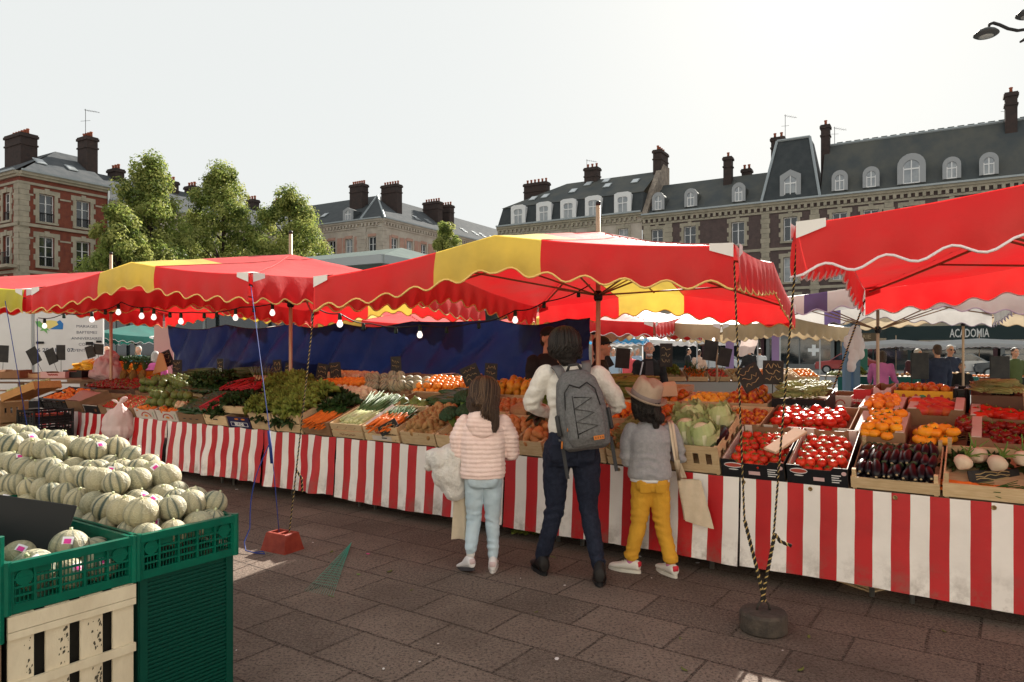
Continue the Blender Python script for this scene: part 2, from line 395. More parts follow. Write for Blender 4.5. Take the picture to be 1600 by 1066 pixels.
# pale crate shoved under the table, showing below the cloth at the right
b = MB(); b.box(0,.5,0,.35,0,.012); b.box(0,.5,0,.012,.02,.11); b.box(0,.012,.02,.33,.02,.11); b.box(.488,.5,.02,.33,.02,.11); b.box(0,.5,.338,.35,.02,.11)
PALEW = m_('poplar_wood', (.62, .46, .27), .7, (.5, .36, .2), 7, stretch=(1.2, 12, 12), bump=.15, bscale=30)
solo(b, 'wooden_crate', 'pale wooden crate pushed under the table, low on the paving at the right', 'crate', PALEW, T(2.1, 4.95, 0) @ RZ(R(-64)) @ SC(.95))

# ------------------------------------------------------------------ blue tarpaulin behind the stall
TARP = m_('blue_tarpaulin', (.008, .015, .064), .42, (.011, .021, .088), 1.6, trans=.13, bump=.5, bscale=6, spec=.15)
def tarp():
    v = 2.75; u0, u1 = UX(262, v), UX(922, v)
    ties = [0, .2, .4, .52, .68, .85, .97, 1]
    def f(a, b):
        u = u0 + (u1-u0)*a
        i = max(k for k in range(len(ties)-1) if ties[k] <= a + 1e-9); t = (a-ties[i])/(ties[i+1]-ties[i])
        top = 2.06 - .08*math.sin(PI*t) - .1*a + (.06 if i in (4, 6) else 0)*math.sin(PI*t)
        z = top*(1-b) + .25*b
        s_ = u*1.25 + b*3.0 + .35*noise.noise(V((u*.5, b*.8, 7)))
        d = .2*math.sin(s_)*(.15 + .85*b) + .1*(1-abs(math.sin(s_*1.7+.8)))**4*(.4+b) + .05*(1-abs(math.sin(u*4.3 + b*5.2 + .5*noise.noise(V((u*.7, b, 5))))))**3
        d += .012*noise.noise(V((u*6, b*10, 2))) + .02*noise.noise(V((u*2.2, b*4, 8)))
        return V((u + .06*b*math.sin(u*3), v + d, z))
    mb = MB(); mb.grid(170, 50, f, None)
    root = solo(mb, 'blue_tarpaulin', 'dark blue tarpaulin hung in folds as the back wall of the stall', 'tarpaulin', TARP, SMAT, smooth=True)
    cb = MB(); cb.tube([f(i/60, 0) for i in range(61)], .006, 5); cb.build('hem_rope', BLK, root, True)
tarp()

# ------------------------------------------------------------------ ropes and weights
RBK = m_('rope_black', (.02, .017, .015), .8); RYE = m_('rope_yellow', (.5, .35, .13), .8); RRD = m_('rope_red', (.3, .03, .02), .8)
BLUEC = m_('blue_cord', (.02, .045, .22), .6)
def rope(pts, label, r=.0057, pitch=.034, name='guy_rope', group='twisted guy ropes'):
    pts = [V(p) for p in pts]; segs = []; tot = 0
    for a, b in zip(pts, pts[1:]): segs.append((a, b, (b-a).length)); tot += segs[-1][2]
    N = int(tot/pitch*7); cen = []
    for i in range(N+1):
        d = tot*i/N
        for a, b, l in segs:
            if d <= l + 1e-6: cen.append(a + (b-a)*(d/l)); break
            d -= l
    mb = MB()
    for k in range(3):
        st = []
        for i, c in enumerate(cen):
            dr = (cen[min(i+1,N)] - cen[max(i-1,0)]).normalized(); x = dr.cross(V((1,.3,.2))).normalized(); y = dr.cross(x)
            an = 2*PI*(i/7 + k/3); st.append(c + (x*math.cos(an) + y*math.sin(an))*r*.55)
        mb.tube(st, r*(.42 if k == 1 else .62), 4, mi=k)
    return solo(mb, name, label, 'rope', [RBK, RYE, RBK], None, group, True)
def weight_round(p, label):
    root = thing('rubber_weight', label, 'weight', T(*p))
    b = MB(); b.lathe([(.118, 0), (.128, .01), (.128, .095), (.12, .11), (.1, .113), (.03, .113)], 40); b.build('disc', m_('worn_rubber', (.045, .038, .033), .85, (.085, .068, .055), 14, bump=.5, bscale=40), root, False)
    e = MB(); pts = [V((.035*math.cos(a), 0, .115+.05*math.sin(a))) for a in [PI*i/10 for i in range(11)]]; e.tube(pts, .007, 6); e.build('ring', m_('dark_iron', (.06,.05,.045), .6, metal=.6), root, True)
W1 = V((1.40, 3.92, 0)); weight_round(W1, 'black round rubber weight on the paving in front of the cloth')
kB = wB(1.615, -2.2, -.1); kC = wC(-1.615, -2.2, -.1)
rope([W1 + V((0,0,.16)), W1 + V((-.09, .05, .62)), kB], 'black and yellow twisted rope running up to the middle canopy corner')
rope([W1 + V((0,0,.16)), W1 + V((.07, .03, .55)), kC], 'black and yellow twisted rope running up to the right canopy corner')
rope([W1 + V((.01,0,.16)), W1 + V((-.088, .05, .6))], 'doubled rope end looped back from the middle canopy to the rubber weight', .010)
rope([W1 + V((-.01,0,.16)), W1 + V((.075, .03, .53)), W1 + V((.1, .02, .49)), W1 + V((.155, 0, .47))], 'doubled rope end with a pale frayed tail on the rubber weight', .010)
def brick_weight(p, label):
    root = thing('brick_weight', label, 'weight', T(*p) @ RZ(R(-30)))
    b = MB()
    def ring(w, d, z): return [(-w,-d,z),(w,-d,z),(w,d,z),(-w,d,z)]
    b.loft([ring(.135,.1,0), ring(.125,.09,.04), ring(.105,.07,.135), ring(.098,.063,.14), ring(.08,.045,.14), ring(.075,.04,.07)], None, True)
    b.build('block', m_('red_painted_concrete', (.3, .05, .03), .65, (.22, .032, .02), 9, bump=.3, bscale=30), root)
    b2 = MB(); b2.box(-.012,.012,-.05,.05,.06,.137); b2.build('divider', MT['red_painted_concrete'], root)
W2 = V((-1.80, 5.52, 0)); brick_weight(W2, 'red block weight on the paving holding the blue cord and a rope')
rope([W2 + V((.05,0,.1)), W2 + V((.1,.03,.62)), wB(-1.615, -2.2, -.1)], 'black and yellow twisted rope from the red block weight')
rope([W2 + V((.1,.03,.62)), W2 + V((.15,.0,.56)), W2 + V((.15,.02,.45))], 'short knotted tail hanging from the twisted rope over the red weight', .009)
def cord(pts, label, r=.0032, group='blue cords'):
    mb = MB(); mb.tube(pts, r, 6); solo(mb, 'blue_rope', label, 'rope', BLUEC, None, group, True)
aF = wA(1.615, -2.2, -.1); kn = W2 + V((-.13, .1, .78))
cord([W2 + V((-.03,.02,.1)), kn + V((.012,0,0)), aF], 'taut blue cord from the red block weight up to the left canopy corner')
lo = [kn + V((0,0,.1)), kn + V((-.09,0,-.05)), kn + V((-.1,.0,-.2)), kn + V((-.03,.0,-.32))] 
pts = []
for i in range(25):
    t = i/24; a = kn + V((.0,0,.05)); b = W2 + V((-.27,.04,.16)); p = a.lerp(b, t); p.x -= .05*math.sin(PI*t); pts.append(p)
pts += [W2 + V((-.3,.0,.06)), W2 + V((-.25,-.1,.02)), W2 + V((-.16,-.14,.012)), W2 + V((-.08,-.16,.012)), W2 + V((-.11,-.12,.02)), W2 + V((-.18,-.12,.012))]
cord(pts, 'slack blue cord lying curled beside the red block weight', .0045)
cord([kn+V((-.012,0,.14)), kn+V((.012,0,-.12))], 'thick wrapped knot in the blue cord above the red weight', .011)
dF = wD(1.615, -2.2, -.1)
q = P(62, 705, 8.9); cord([q, P(58, 498, 8.9)], 'blue cord dropping from the lime canopy, right of two', .0045)
cord([P(48, 700, 8.4), P(8, 470, 8.4)], 'blue cord slanting to the left picture edge', .0045)
rope([V((2.77, 7.0, 0)), wC(-1.615, 2.2, -.1)], 'dark rope slanting down behind the counter from the right canopy', .009)
# ------------------------------------------------------------------ crates
PALEW2 = m_('pale_crate_wood', (.66, .5, .3), .7, (.54, .38, .21), 6, stretch=(1.5, 10, 14), rnd=.25, bump=.12, bscale=25)
BROWNC = m_('brown_cardboard', (.3, .185, .105), .85, (.25, .15, .085), 5, rnd=.25); DARKC = m_('dark_cardboard', (.12, .075, .05), .85, (.09, .055, .04), 5)
BLACKC = m_('black_printed_card', (.014, .015, .018), .45); WHITEC = m_('white_printed_card', (.62, .57, .52), .7, (.54, .48, .42), 4)
NAVYC = m_('navy_printed_card', (.02, .02, .07), .5); REDC = m_('red_printed_card', (.55, .03, .04), .5); PINKC = m_('pink_printed_card', (.62, .42, .42), .6)
YELC = m_('yellow_printed_card', (.72, .42, .03), .5); PALEB = m_('pale_blue_card', (.42, .55, .56), .6); MAGC = m_('magenta_tissue', (.55, .05, .2), .6)
INK_R = m_('red_ink', (.4, .07, .05), .6); INK_K = m_('dark_ink', (.03, .028, .025), .6); INK_W = m_('white_ink', (.72, .72, .72), .6); INK_B = m_('brown_ink', (.16, .07, .04), .7)
INK_G = m_('green_ink', (.05, .28, .16), .6); INK_O = m_('orange_ink', (.65, .2, .03), .6); BLKPL = m_('black_crate_plastic', (.012, .013, .014), .4)
NEWS = m_('white_paper', (.66, .62, .6), .85, (.56, .52, .5), 6, bump=.3, bscale=16); KRAFT = m_('kraft_paper', (.42, .26, .14), .8, (.34, .2, .1), 5, bump=.3, bscale=18)
def panel(parent, mb, m, name='side_panel'): return mb.build(name, m, parent)
def wood_crate(label, M, w, d, h, m=PALEW2, slats=2, group='wooden crates on the stall', z0=.03, post=.0, windows=0):
    root = thing('wooden_crate', label, 'crate', M, group); t = .008
    b = MB(); b.box(t, w-t, t, d-t, z0-.01, z0); b.build('base', m, root)
    def side(x0, x1, y0, y1, long_x):
        b = MB()
        if windows:
            z1 = h*.36; z2 = h*.74
            for a, c in ((.012, z1), (z2, h)): b.box(x0, x1, y0, y1, a, c)
            for i in range(windows+1):
                if long_x: L = x1-x0-.05; q = x0 + L*i/windows; b.box(q, q+.05, y0+.001, y1-.001, z1, z2)
                else: L = y1-y0-.05; q = y0 + L*i/windows; b.box(x0+.001, x1-.001, q, q+.05, z1, z2)
        else:
            g = .014; sh = (h-.012-g*(slats-1))/slats
            for i in range(slats):
                z = .012 + i*(sh+g); b.box(x0, x1, y0, y1, z, z+sh)
        b.build('side_panel', m, root)
    side(0, w, 0, t, 1); side(0, w, d-t, d, 1); side(0, t, t+.001, d-t-.001, 0); side(w-t, w, t+.001, d-t-.001, 0)
    for x, y in ((t, t), (w-t-.022, t), (t, d-t-.022), (w-t-.022, d-t-.022)):
        b = MB(); b.box(x, x+.022, y, y+.022, 0, h+post); b.build('corner_post', m, root)
    return root
def carton(label, M, w, d, h, mo, mi=None, cut=.25, group='cardboard cartons on the stall', z0=.03, tabs=None):
    mi = mi or BROWNC
    root = thing('cardboard_box', label, 'box', M, group); t = .006
    b = MB(); b.box(t, w-t, t, d-t, z0-.008, z0); b.build('base', mi, root)
    def prof(L, c):
        k = min(.11, L*.22)
        return [(0,.0),(L,.0),(L,h),(L-k,h),(L-k-.02,h-c*h),(k+.02,h-c*h),(k,h),(0,h)] if c else [(0,.0),(L,.0),(L,h),(0,h)]
    def wall(Mw, L, c):
        b = MB(); b.prism(prof(L, c), 0, t*.5, Mw, 0); b.prism(prof(L, c), t*.5, t, Mw, 1); b.build('side_panel', [mo, mi], root)
    wall(T(0,0,0), w, cut); wall(T(w, d, 0) @ RZ(PI), w, cut*.5)
    wall(T(0, d-t-.0005, 0) @ RZ(-PI/2), d-2*t-.001, 0); wall(T(w, t+.0005, 0) @ RZ(PI/2), d-2*t-.001, 0)
    if tabs:
        for x in (t, w-t-.055):
            b = MB(); b.box(x, x+.055, t, d-t, h, h+.006); b.build('top_flap', tabs, root)
    return root
def plastic_crate(label, M, w, d, h, m, group, z0=.03, rows=3, cols=5, name='plastic_crate', hole=True):
    root = thing(name, label, 'crate', M, group); t = .012
    b = MB(); b.box(t, w-t, t, d-t, z0-.008, z0); b.build('base', m, root)
    def side(Mw, L):
        b = MB(); b.box(0, L, -.008, t, h-.026, h, Mw); b.box(0, L, -.004, t, 0, .022, Mw)
        for i in range(cols+1):
            x = (L-.014)*i/cols; b.box(x, x+.014, 0, t-.001, .022, h-.026, Mw)
        for j in range(1, rows+1):
            z = .022 + (h-.05)*j/(rows+1); b.box(0, L, .001, t-.002, z-.005, z+.005, Mw)
        b.box(.001, L-.001, t-.004, t-.0025, .02, h-.03 if not hole else h-.075, Mw)
        b.build('side_panel', m, root)
    side(I4, w); side(T(w, d, 0) @ RZ(PI), w); side(T(0, d-.001, 0) @ RZ(-PI/2), d-.002); side(T(w, .001, 0) @ RZ(PI/2), d-.002)
    for x, y in ((0,0), (w,0), (w,d), (0,d)):
        b = MB(); b.tube([(x,y,0), (x,y,h+.006)], .017, 8); b.build('corner_post', m, root)
    return root

# ------------------------------------------------------------------ produce, one mesh of each kind
G_ = lambda k, a, b, **q: m_(k, a, q.pop('rough', .35), b, q.pop('scale', 9), rnd=q.pop('rnd', .2), **q)
STEM = m_('green_stem', (.1, .2, .03), .6, (.16, .24, .06), 9)
PR = {}
def lathed(prof, n=14, lob=0, k=5, dent=0):
    mb = MB(); rings = []
    for r, z in prof:
        rings.append([(r*(1+lob*math.cos(k*2*PI*i/n))*math.cos(2*PI*i/n), r*(1+lob*math.cos(k*2*PI*i/n))*math.sin(2*PI*i/n), z) for i in range(n)])
    mb.loft(rings); return mb
def sphere_prof(r, sq=1, k=8, dent=.0):
    return [(max(r*math.sin(PI*i/k), .02*r), -r*sq*math.cos(PI*i/k) - (dent*r if i == k else 0) + (dent*r if i == 0 else 0)) for i in range(k+1)]
def calyx(mb, z, r, mi=1, n=5):
    for i in range(n):
        a = 2*PI*i/n; c, s = math.cos(a), math.sin(a)
        mb.add([(0,0,z+.002), (r*.5*c - r*.14*s, r*.5*s + r*.14*c, z+.003), (r*c, r*s, z-.002), (r*.5*c + r*.14*s, r*.5*s - r*.14*c, z+.003)], [(0,1,2,3)], None, mi)
    mb.tube([(0,0,z), (.003,0,z+.012)], .003, 5, mi=mi)
def proto(key, mb, mats, smooth=True): PR[key] = mb.mesh(key, mats, smooth)
t_ = lathed(sphere_prof(.034, .84, 8, .12), 15, .02, 5); calyx(t_, .026, .024); proto('tomato', t_, [G_('tomato_skin', (.55, .02, .012), (.62, .05, .02), rough=.36, rnd=.3), STEM])
t_ = lathed(sphere_prof(.042, .74, 8, .15), 20, .05, 5); calyx(t_, .027, .024); proto('beef_tomato', t_, [G_('beef_tomato_skin', (.5, .018, .014), (.6, .05, .02), rough=.2), STEM])
t_ = lathed(sphere_prof(.042, .72, 8, .16), 20, .07, 5); calyx(t_, .026, .022); proto('yellow_tomato', t_, [G_('yellow_tomato_skin', (.88, .46, .03), (.85, .34, .025), rough=.25, rnd=.8, c3=(.78, .22, .02)), STEM])
t_ = lathed(sphere_prof(.036, .8, 8, .14), 15, .06, 5); calyx(t_, .026, .022); proto('dark_tomato', t_, [G_('dark_tomato_skin', (.12, .012, .012), (.3, .02, .012), rough=.2), STEM])
t_ = lathed(sphere_prof(.037, .95, 8, .05), 14); proto('orange', t_, G_('orange_peel', (.85, .29, .04), (.8, .24, .03), rough=.4, bump=.1, bscale=120))
t_ = lathed(sphere_prof(.03, .9, 8, .1), 12); proto('apricot', t_, G_('apricot_skin', (.75, .25, .03), (.62, .12, .03), rough=.55))
t_ = lathed(sphere_prof(.034, .95, 8, .1), 12); proto('nectarine', t_, G_('nectarine_skin', (.32, .025, .02), (.7, .28, .03), rough=.3, scale=22, lo=.4, hi=.62))
t_ = lathed(sphere_prof(.034, .95, 8, .1), 12); proto('lemon_plum', t_, G_('yellow_fruit_skin', (.86, .56, .07), (.82, .46, .05), rough=.4))
t_ = lathed(sphere_prof(.036, .92, 8, .14), 12); t_.tube([(0,0,.025), (.004,0,.042)], .0025, 5, mi=1); proto('apple', t_, [G_('apple_skin', (.42, .05, .02), (.6, .25, .03), rough=.3, scale=18), STEM])
def _ell(mb, rx, rz, n=12, k=9, bend=0, tip=.0, M=None, mi=0):
    rings = []
    for i in range(k+1):
        a = PI*i/k; r = max(math.sin(a), .04)**.8*rx; z = -rz*math.cos(a); x = bend*(1-(z/rz)**2)
        r *= 1 + tip*(z/rz)
        rings.append([(x + r*math.cos(2*PI*j/n), r*math.sin(2*PI*j/n), z) for j in range(n)])
    mb.loft(rings, M, True, mi); return mb
t_ = _ell(MB(), .032, .095, 12, 10, .012, -.28); t_.lathe([(.006,.1),(.02,.089),(.021,.082)], 8, mi=1); t_.tube([(0,0,.09),(.004,0,.125)], .005, 6, mi=1); t_.lathe([(.006,-.0972),(.0095,-.094)], 6, mi=2)
proto('aubergine', t_, [m_('aubergine_skin', (.006, .005, .008), .33, rnd=.3, spec=.28), m_('aubergine_cap', (.05, .07, .03), .6), m_('pale_scar', (.42, .34, .2), .7)])
t_ = _ell(MB(), .033, .05, 12, 9, 0, .3); calyx(t_, .05, .02); proto('mango', t_, [G_('mango_skin', (.55, .2, .025), (.62, .3, .03), rough=.4, scale=14), STEM])
t_ = _ell(MB(), .045, .065, 12, 9, .005, -.2); proto('red_mango', t_, [G_('red_mango_skin', (.5, .03, .04), (.55, .12, .03), rough=.35)])
t_ = _ell(MB(), .03, .045, 10, 8, 0, .1); proto('onion', t_, [G_('onion_skin', (.45, .16, .05), (.55, .25, .1), rough=.45)])
t_ = _ell(MB(), .022, .034, 9, 7, .003, .1); proto('potato', t_, [G_('potato_skin', (.4, .24, .1), (.3, .16, .06), rough=.8)])
t_ = lathed([(.004,-.055),(.02,-.045),(.05,-.02),(.058,.005),(.05,.03),(.025,.045),(.008,.05)], 14)
for i in range(9):
    a = 2*PI*i/9 + rng.random(); l = rng.uniform(.05, .12); t_.tube([(0,0,.045), (.5*l*math.cos(a), .5*l*math.sin(a), .045+l*.5), (l*math.cos(a), l*math.sin(a), .045+l*.75)], [.006,.005,.003], 5, mi=1)
proto('turnip', t_, [G_('turnip_skin', (.66, .58, .44), (.58, .48, .36), rough=.45, rnd=.15), STEM])
t_ = lathed(sphere_prof(.058, .95, 10, .06), 30, .03, 10); t_.tube([(0,0,.05),(.006,0,.07)], [.008,.006], 6, mi=1)
proto('round_squash', t_, [G_('round_squash_skin', (.075, .11, .025), (.15, .17, .05), rough=.45, scale=20), STEM])
t_ = lathed(sphere_prof(.05, .8, 10, .1), 30, .05, 10); t_.tube([(0,0,.035),(.006,0,.06)], [.007,.006], 6, mi=1); proto('small_pumpkin', t_, [G_('pumpkin_skin', (.65, .17, .02), (.55, .13, .02), rough=.5), STEM])
t_ = _ell(MB(), .024, .12, 10, 10, .012, .1); proto('courgette', t_, [G_('courgette_skin', (.015, .045, .015), (.03, .07, .02), rough=.3, scale=30)])
t_ = _ell(MB(), .035, .06, 10, 8, 0, .35)
for i in range(4): t_.tube([(0,0,-.055),(.01*i-.015,.01,-.085)], .002, 4, mi=0)
proto('garlic', t_, [G_('garlic_skin', (.66, .52, .36), (.6, .4, .24), rough=.6)])
t_ = MB(); t_.lathe([(.002,-.1),(.007,-.08),(.014,.02),(.017,.07),(.012,.085),(.003,.088)], 9)
for i in range(5): a = i*1.3; t_.tube([(0,0,.085),(.01*math.cos(a),.01*math.sin(a),.13),(.03*math.cos(a),.03*math.sin(a),.2)], .0025, 4, mi=1)
proto('carrot', t_, [G_('carrot_skin', (.72, .17, .02), (.62, .13, .015), rough=.5), m_('carrot_top', (.03, .09, .015), .7)])
t_ = MB(); t_.lathe([(.012,-.2),(.02,-.19),(.018,-.05),(.019,.06)], 10, mi=0)
for i in range(9):
    a = -.5 + i*.125; y = rng.uniform(-.01,.01); t_.tube([(0,y,.03),(a*.05,y*2,.12),(a*.16,y*4+rng.uniform(-.02,.03),.3+.1*rng.random())], [.014,.012,.004], 5, mi=1)
proto('leek', t_, [G_('leek_white', (.6, .58, .4), (.42, .5, .2), rough=.45, scale=4), m_('leek_leaf', (.045, .1, .035), .5, (.09,.15,.05), 9, rnd=.3)])
t_ = MB()
for i in range(7):
    a = (i-3)*.16; c, s = math.sin(a), math.cos(a)
    pts = [V((.0+c*.02, .01*(i%2), .0)), V((c*.07, .03+.01*(i%2), .05)), V((c*.11, .075, .085)), V((c*.13, .13+.006*i, .09))]
    t_.tube([pts[0], pts[1], pts[2], pts[3]], [.008, .016, .017, .006], 7)
t_.tube([(0,-.03,-.015),(0,.0,0)], .012, 6, mi=1); proto('banana_bunch', t_, [G_('banana_skin', (.85, .54, .05), (.8, .46, .04), rough=.45), m_('banana_stalk', (.2,.13,.03), .7)])
t_ = _ell(MB(), .05, .08, 12, 9, 0, 0)
for i in range(14):
    a = i*2.4; l = .05+.03*(i%3); t_.tube([(0,0,.07),(l*.4*math.cos(a),l*.4*math.sin(a),.1+.05*(i%3)),(l*math.cos(a),l*math.sin(a),.14+.04*(i%3))], [.012,.009,.002], 4, mi=1)
proto('pineapple', t_, [G_('pineapple_skin', (.25,.13,.03), (.12,.1,.03), rough=.7, scale=60), m_('pineapple_leaf', (.05,.09,.03), .6)])
t_ = lathed(sphere_prof(.0155, 1.15, 6), 8); calyx(t_, .016, .012); proto('strawberry', t_, [G_('strawberry_skin', (.5, .02, .015), (.42, .015, .012), rough=.3), STEM])
def leafy(n, r, h, m1, m2, seed, frill=.012, wd=.6, flat=0):
    q = random.Random(seed); mb = MB()
    for i in range(n):
        t = (i+.5)/n; a = i*2.39996; el = (1-t)*1.25 + flat; L = r*(.65+.5*t)*q.uniform(.85,1.1); W = L*wd
        Mx = RZ(a) @ RY(-(PI/2-el*.9)) if False else RZ(a)
        def f(u, v):
            s = v; x = L*(s*math.cos(el) + .12*s*s); z = h*s*math.sin(el)*1.1 + .25*L*s*(1-s)*1.2 - .12*L*s*s
            wv = W*math.sin(PI*min(1, s*.85+.12))**.7; y = (u-.5)*wv
            z += abs(u-.5)*wv*.45 + frill*s*math.sin(u*19+i*1.7)*(.4+abs(u-.5)*2)
            return V((x + .008*q.uniform(-1,1)*s, y, z))
        mb.grid(5, 4, f, Mx, lambda a_, b_: 1 if b_ < 2 else 0)
    return mb, [m1, m2]
LET1 = m_('lettuce_leaf', (.3, .34, .07), .5, (.17, .23, .045), 14, rnd=.3, trans=.25); LET2 = m_('lettuce_heart', (.5, .48, .14), .5, trans=.2)
CAB1 = m_('cabbage_leaf', (.4, .48, .2), .45, (.56, .58, .32), 10, rnd=.15, trans=.15); CAB2 = m_('cabbage_rib', (.66, .64, .44), .45)
KAL = m_('dark_leaf', (.018, .042, .012), .5, (.04, .075, .02), 16, rnd=.3); REDL = m_('red_leaf', (.07, .016, .02), .45, (.04, .05, .02), 10)
mb, ms = leafy(84, .115, .12, LET1, LET2, 3, .024, .5); proto('lettuce', mb, ms)
def cabbage():
    q = random.Random(5); mb = MB(); mb.ball(.07, 18, 12, T(0,0,.075), 1)
    for i in range(15):
        a0 = i*2.4; rr = .0725 + .0022*i; top = q.uniform(.25, 1.0); wd = q.uniform(.75, 1.15)
        def f(u, v):
            e = -1.1 + (top+1.1)*v; a = a0 + (u-.5)*2*wd*math.cos(e*.6)*(1-.25*v); r = rr + .02*max(0, v-.72)**1.0*3*(.6+.4*math.sin(u*9+i)) + .004*math.sin(u*21+i)*v + .003*abs(math.sin((u-.5)*14))
            return V((r*math.cos(e)*math.cos(a), r*math.cos(e)*math.sin(a), .075 + r*1.12*math.sin(e)))
        mb.grid(10, 8, f, None, lambda x, y: 1 if x in (4, 5) and y < 6 else 0)
    return mb, [CAB1, CAB2]
mb, ms = cabbage(); proto('pointed_cabbage', mb, ms)
mb, ms = leafy(34, .12, .11, KAL, KAL, 8, .02, .45); proto('kale', mb, ms)
mb, ms = leafy(30, .12, .12, REDL, KAL, 9, .014); proto('red_lettuce', mb, ms)
t_ = MB(); q = random.Random(4)
for i in range(46):
    a = i*2.4; rr = math.sqrt(i/46); t_.ball(.017+.005*q.random(), 7, 5, T(.07*rr*math.cos(a), .07*rr*math.sin(a), .07+.035*(1-rr*rr)))
t_.tube([(0,0,-.04),(0,0,.05)], [.022,.035], 8, mi=1); proto('broccoli', t_, [m_('broccoli_head', (.025, .055, .025), .8, (.04,.08,.04), 40, bump=.6, bscale=90), STEM])
def sticks(n, L, r, m, seed, spread=.04, bend=.03, col2=None, lay=.035):
    q = random.Random(seed); mb = MB()
    for i in range(n):
        x = q.uniform(-spread, spread); z = q.uniform(0, lay); a = q.uniform(-bend, bend); b = q.uniform(-bend, bend)
        mb.tube([(x, -L/2, z), (x+a, 0, z+q.uniform(-.004,.01)), (x+b, L/2, z)], [r, r, r*.5], 5)
        if col2: mb.tube([(x+b, L/2, z), (x+b*1.4, L/2+.03, z)], [r*1.2, r*.3], 5, mi=1)
    return mb
proto('asparagus_bundle', sticks(26, .24, .006, None, 3, .05, .012, 1, .06), [m_('asparagus', (.13, .16, .035), .5, (.24, .2, .06), 12), m_('asparagus_tip', (.07, .05, .06), .6)])
proto('spring_onion_bunch', sticks(34, .5, .007, None, 5, .09, .05, None, .09), [m_('onion_leaf', (.05, .075, .02), .5, (.1, .11, .035), 8, rnd=.4)])
proto('bean_pile', sticks(30, .13, .0042, None, 6, .05, .04, None, .03), [m_('green_bean', (.24, .28, .09), .5, (.34, .36, .16), 12, rnd=.3)])
proto('chard_bunch', (lambda mb: mb)(sticks(9, .34, .009, None, 7, .04, .02, None, .04)), [m_('chard_stem', (.38, .02, .03), .4)])

# ------------------------------------------------------------------ filling
def fill(key, Mx, w, d, z, size, label, cat, layers=1, group=None, upright=False, rot=None, jit=.2, gap=1.0, heap=0, skip=0, sc=(.9, 1.08), margin=.012, zs=.72, name=None):
    me = PR[key]; nm = name or key; s = size*gap; n = 0
    for L in range(layers):
        off = .5*s*(L % 2); ny = 0; inset = L*heap*s
        y = margin + size/2 + off*.6 + inset
        while y < d - margin - size*.42 - inset:
            x = margin + size/2 + (.5*s if ny % 2 else 0)*.9 + off*.4 + inset
            while x < w - margin - size*.42 - inset:
                if rng.random() >= skip:
                    j = jit*size
                    rm = rot() if rot else (RZ(rng.uniform(-PI, PI)) @ RX(rng.uniform(-.25, .25)) if upright else rrot(.9))
                    M = Mx @ T(x + rng.uniform(-j, j), y + rng.uniform(-j, j), z + size*.42 + L*size*zs + rng.uniform(-j, j)*.4) @ rm @ SC(rng.uniform(*sc))
                    inst(me, nm, M, label, cat, group or label); n += 1
                x += s
            y += s*.88; ny += 1
    return n
FRONT = {}
def spot(px0, px1, row, dv=0, tilt=None, dz=0):
    v, z, a, d = ROWS[row]; v += dv; u0, u1 = UX(px0, v), UX(px1, v)
    return SMAT @ T(u0+.004, v, z + dz + dv*math.tan(a)) @ RX(a if tilt is None else tilt), u1-u0-.008
def wc(px0, px1, row, label, d=.42, h=.11, slats=2, m=PALEW2, z0=.04, **k):
    dv = k.pop('dv', 0); dz = k.pop('dz', 0); tilt = k.pop('tilt', None); M, w = spot(px0, px1, row, dv, tilt, dz)
    return M, w, d, h, wood_crate(label, M, w, d, h, m, slats, z0=z0, **k)
def cb(px0, px1, row, label, mo=BROWNC, d=.42, h=.12, cut=.25, z0=.04, **k):
    dv = k.pop('dv', 0); dz = k.pop('dz', 0); tilt = k.pop('tilt', None); M, w = spot(px0, px1, row, dv, tilt, dz)
    return M, w, d, h, carton(label, M, w, d, h, mo, None, cut, z0=z0, **k)
def slab(root, x0, x1, z0, z1, m, name='printed_label', y=-.0012, sh=None):
    b = MB()
    if sh == 'ell':
        cx, cz, rx, rz = (x0+x1)/2, (z0+z1)/2, (x1-x0)/2, (z1-z0)/2
        b.prism([(cx + rx*math.cos(2*PI*i/20), cz + rz*math.sin(2*PI*i/20)) for i in range(20)], y, y+.0018)
    elif sh == 'arc':
        cx, r = (x0+x1)/2, (x1-x0)/2
        po = [(cx + r*math.cos(PI*i/14), z0 + (z1-z0)*math.sin(PI*i/14)) for i in range(15)] + [(cx + r*.78*math.cos(PI*(14-i)/14), z0 + (z1-z0)*.78*math.sin(PI*(14-i)/14)) for i in range(15)]
        b.prism(po, y, y+.0018)
    else: b.box(x0, x1, y, y+.0018, z0, z1)
    return b.build(name, m, root)
# --- front row, left to right
M = SMAT @ T(UX(66), .02, .69) @ RX(R(20)); w = UX(106)-UX(66)
plastic_crate('black plastic crate at the far left end of the stall front', M, w, .45, .17, BLKPL, 'black plastic crates', .12)
fill('apricot', M, w, .45, .12, .06, 'apricot in the black crate at the far left end', 'apricot', 1, skip=.3)
M, w, d, h, r = cb(108, 131, 0, 'brown carton with crumpled pink paper on top, left part of the stall front', h=.17, cut=0)
b = MB(); b.grid(10, 8, lambda a, c: V((.01+(w-.02)*a, .02+.3*c, .17 + .09*math.sin(PI*a)*math.sin(PI*c) + .012*noise.noise(V((a*5, c*5, 3))))))
solo(b, 'paper_wrap', 'crumpled pink paper over the brown carton, left part of the stall', 'paper', m_('pink_paper', (.42, .24, .2), .85), M, None, True)
M, w, d, h, r = cb(133, 157, 0, 'black printed carton with a white rim beside the brown cartons', BLACKC, h=.13, cut=0)
slab(r, .01, w-.01, .118, .128, WHITEC); slab(r, .01, .022, .02, .115, WHITEC); slab(r, w*.7, w*.85, .03, .07, INK_B)
M, w, d, h, r = cb(158, 213, 0, 'wide brown carton of strawberries behind the hanging white bag', h=.14, cut=.2, z0=.09)
slab(r, w*.22, w*.33, .05, .1, WHITEC); slab(r, w*.8, w*.9, .05, .1, WHITEC)
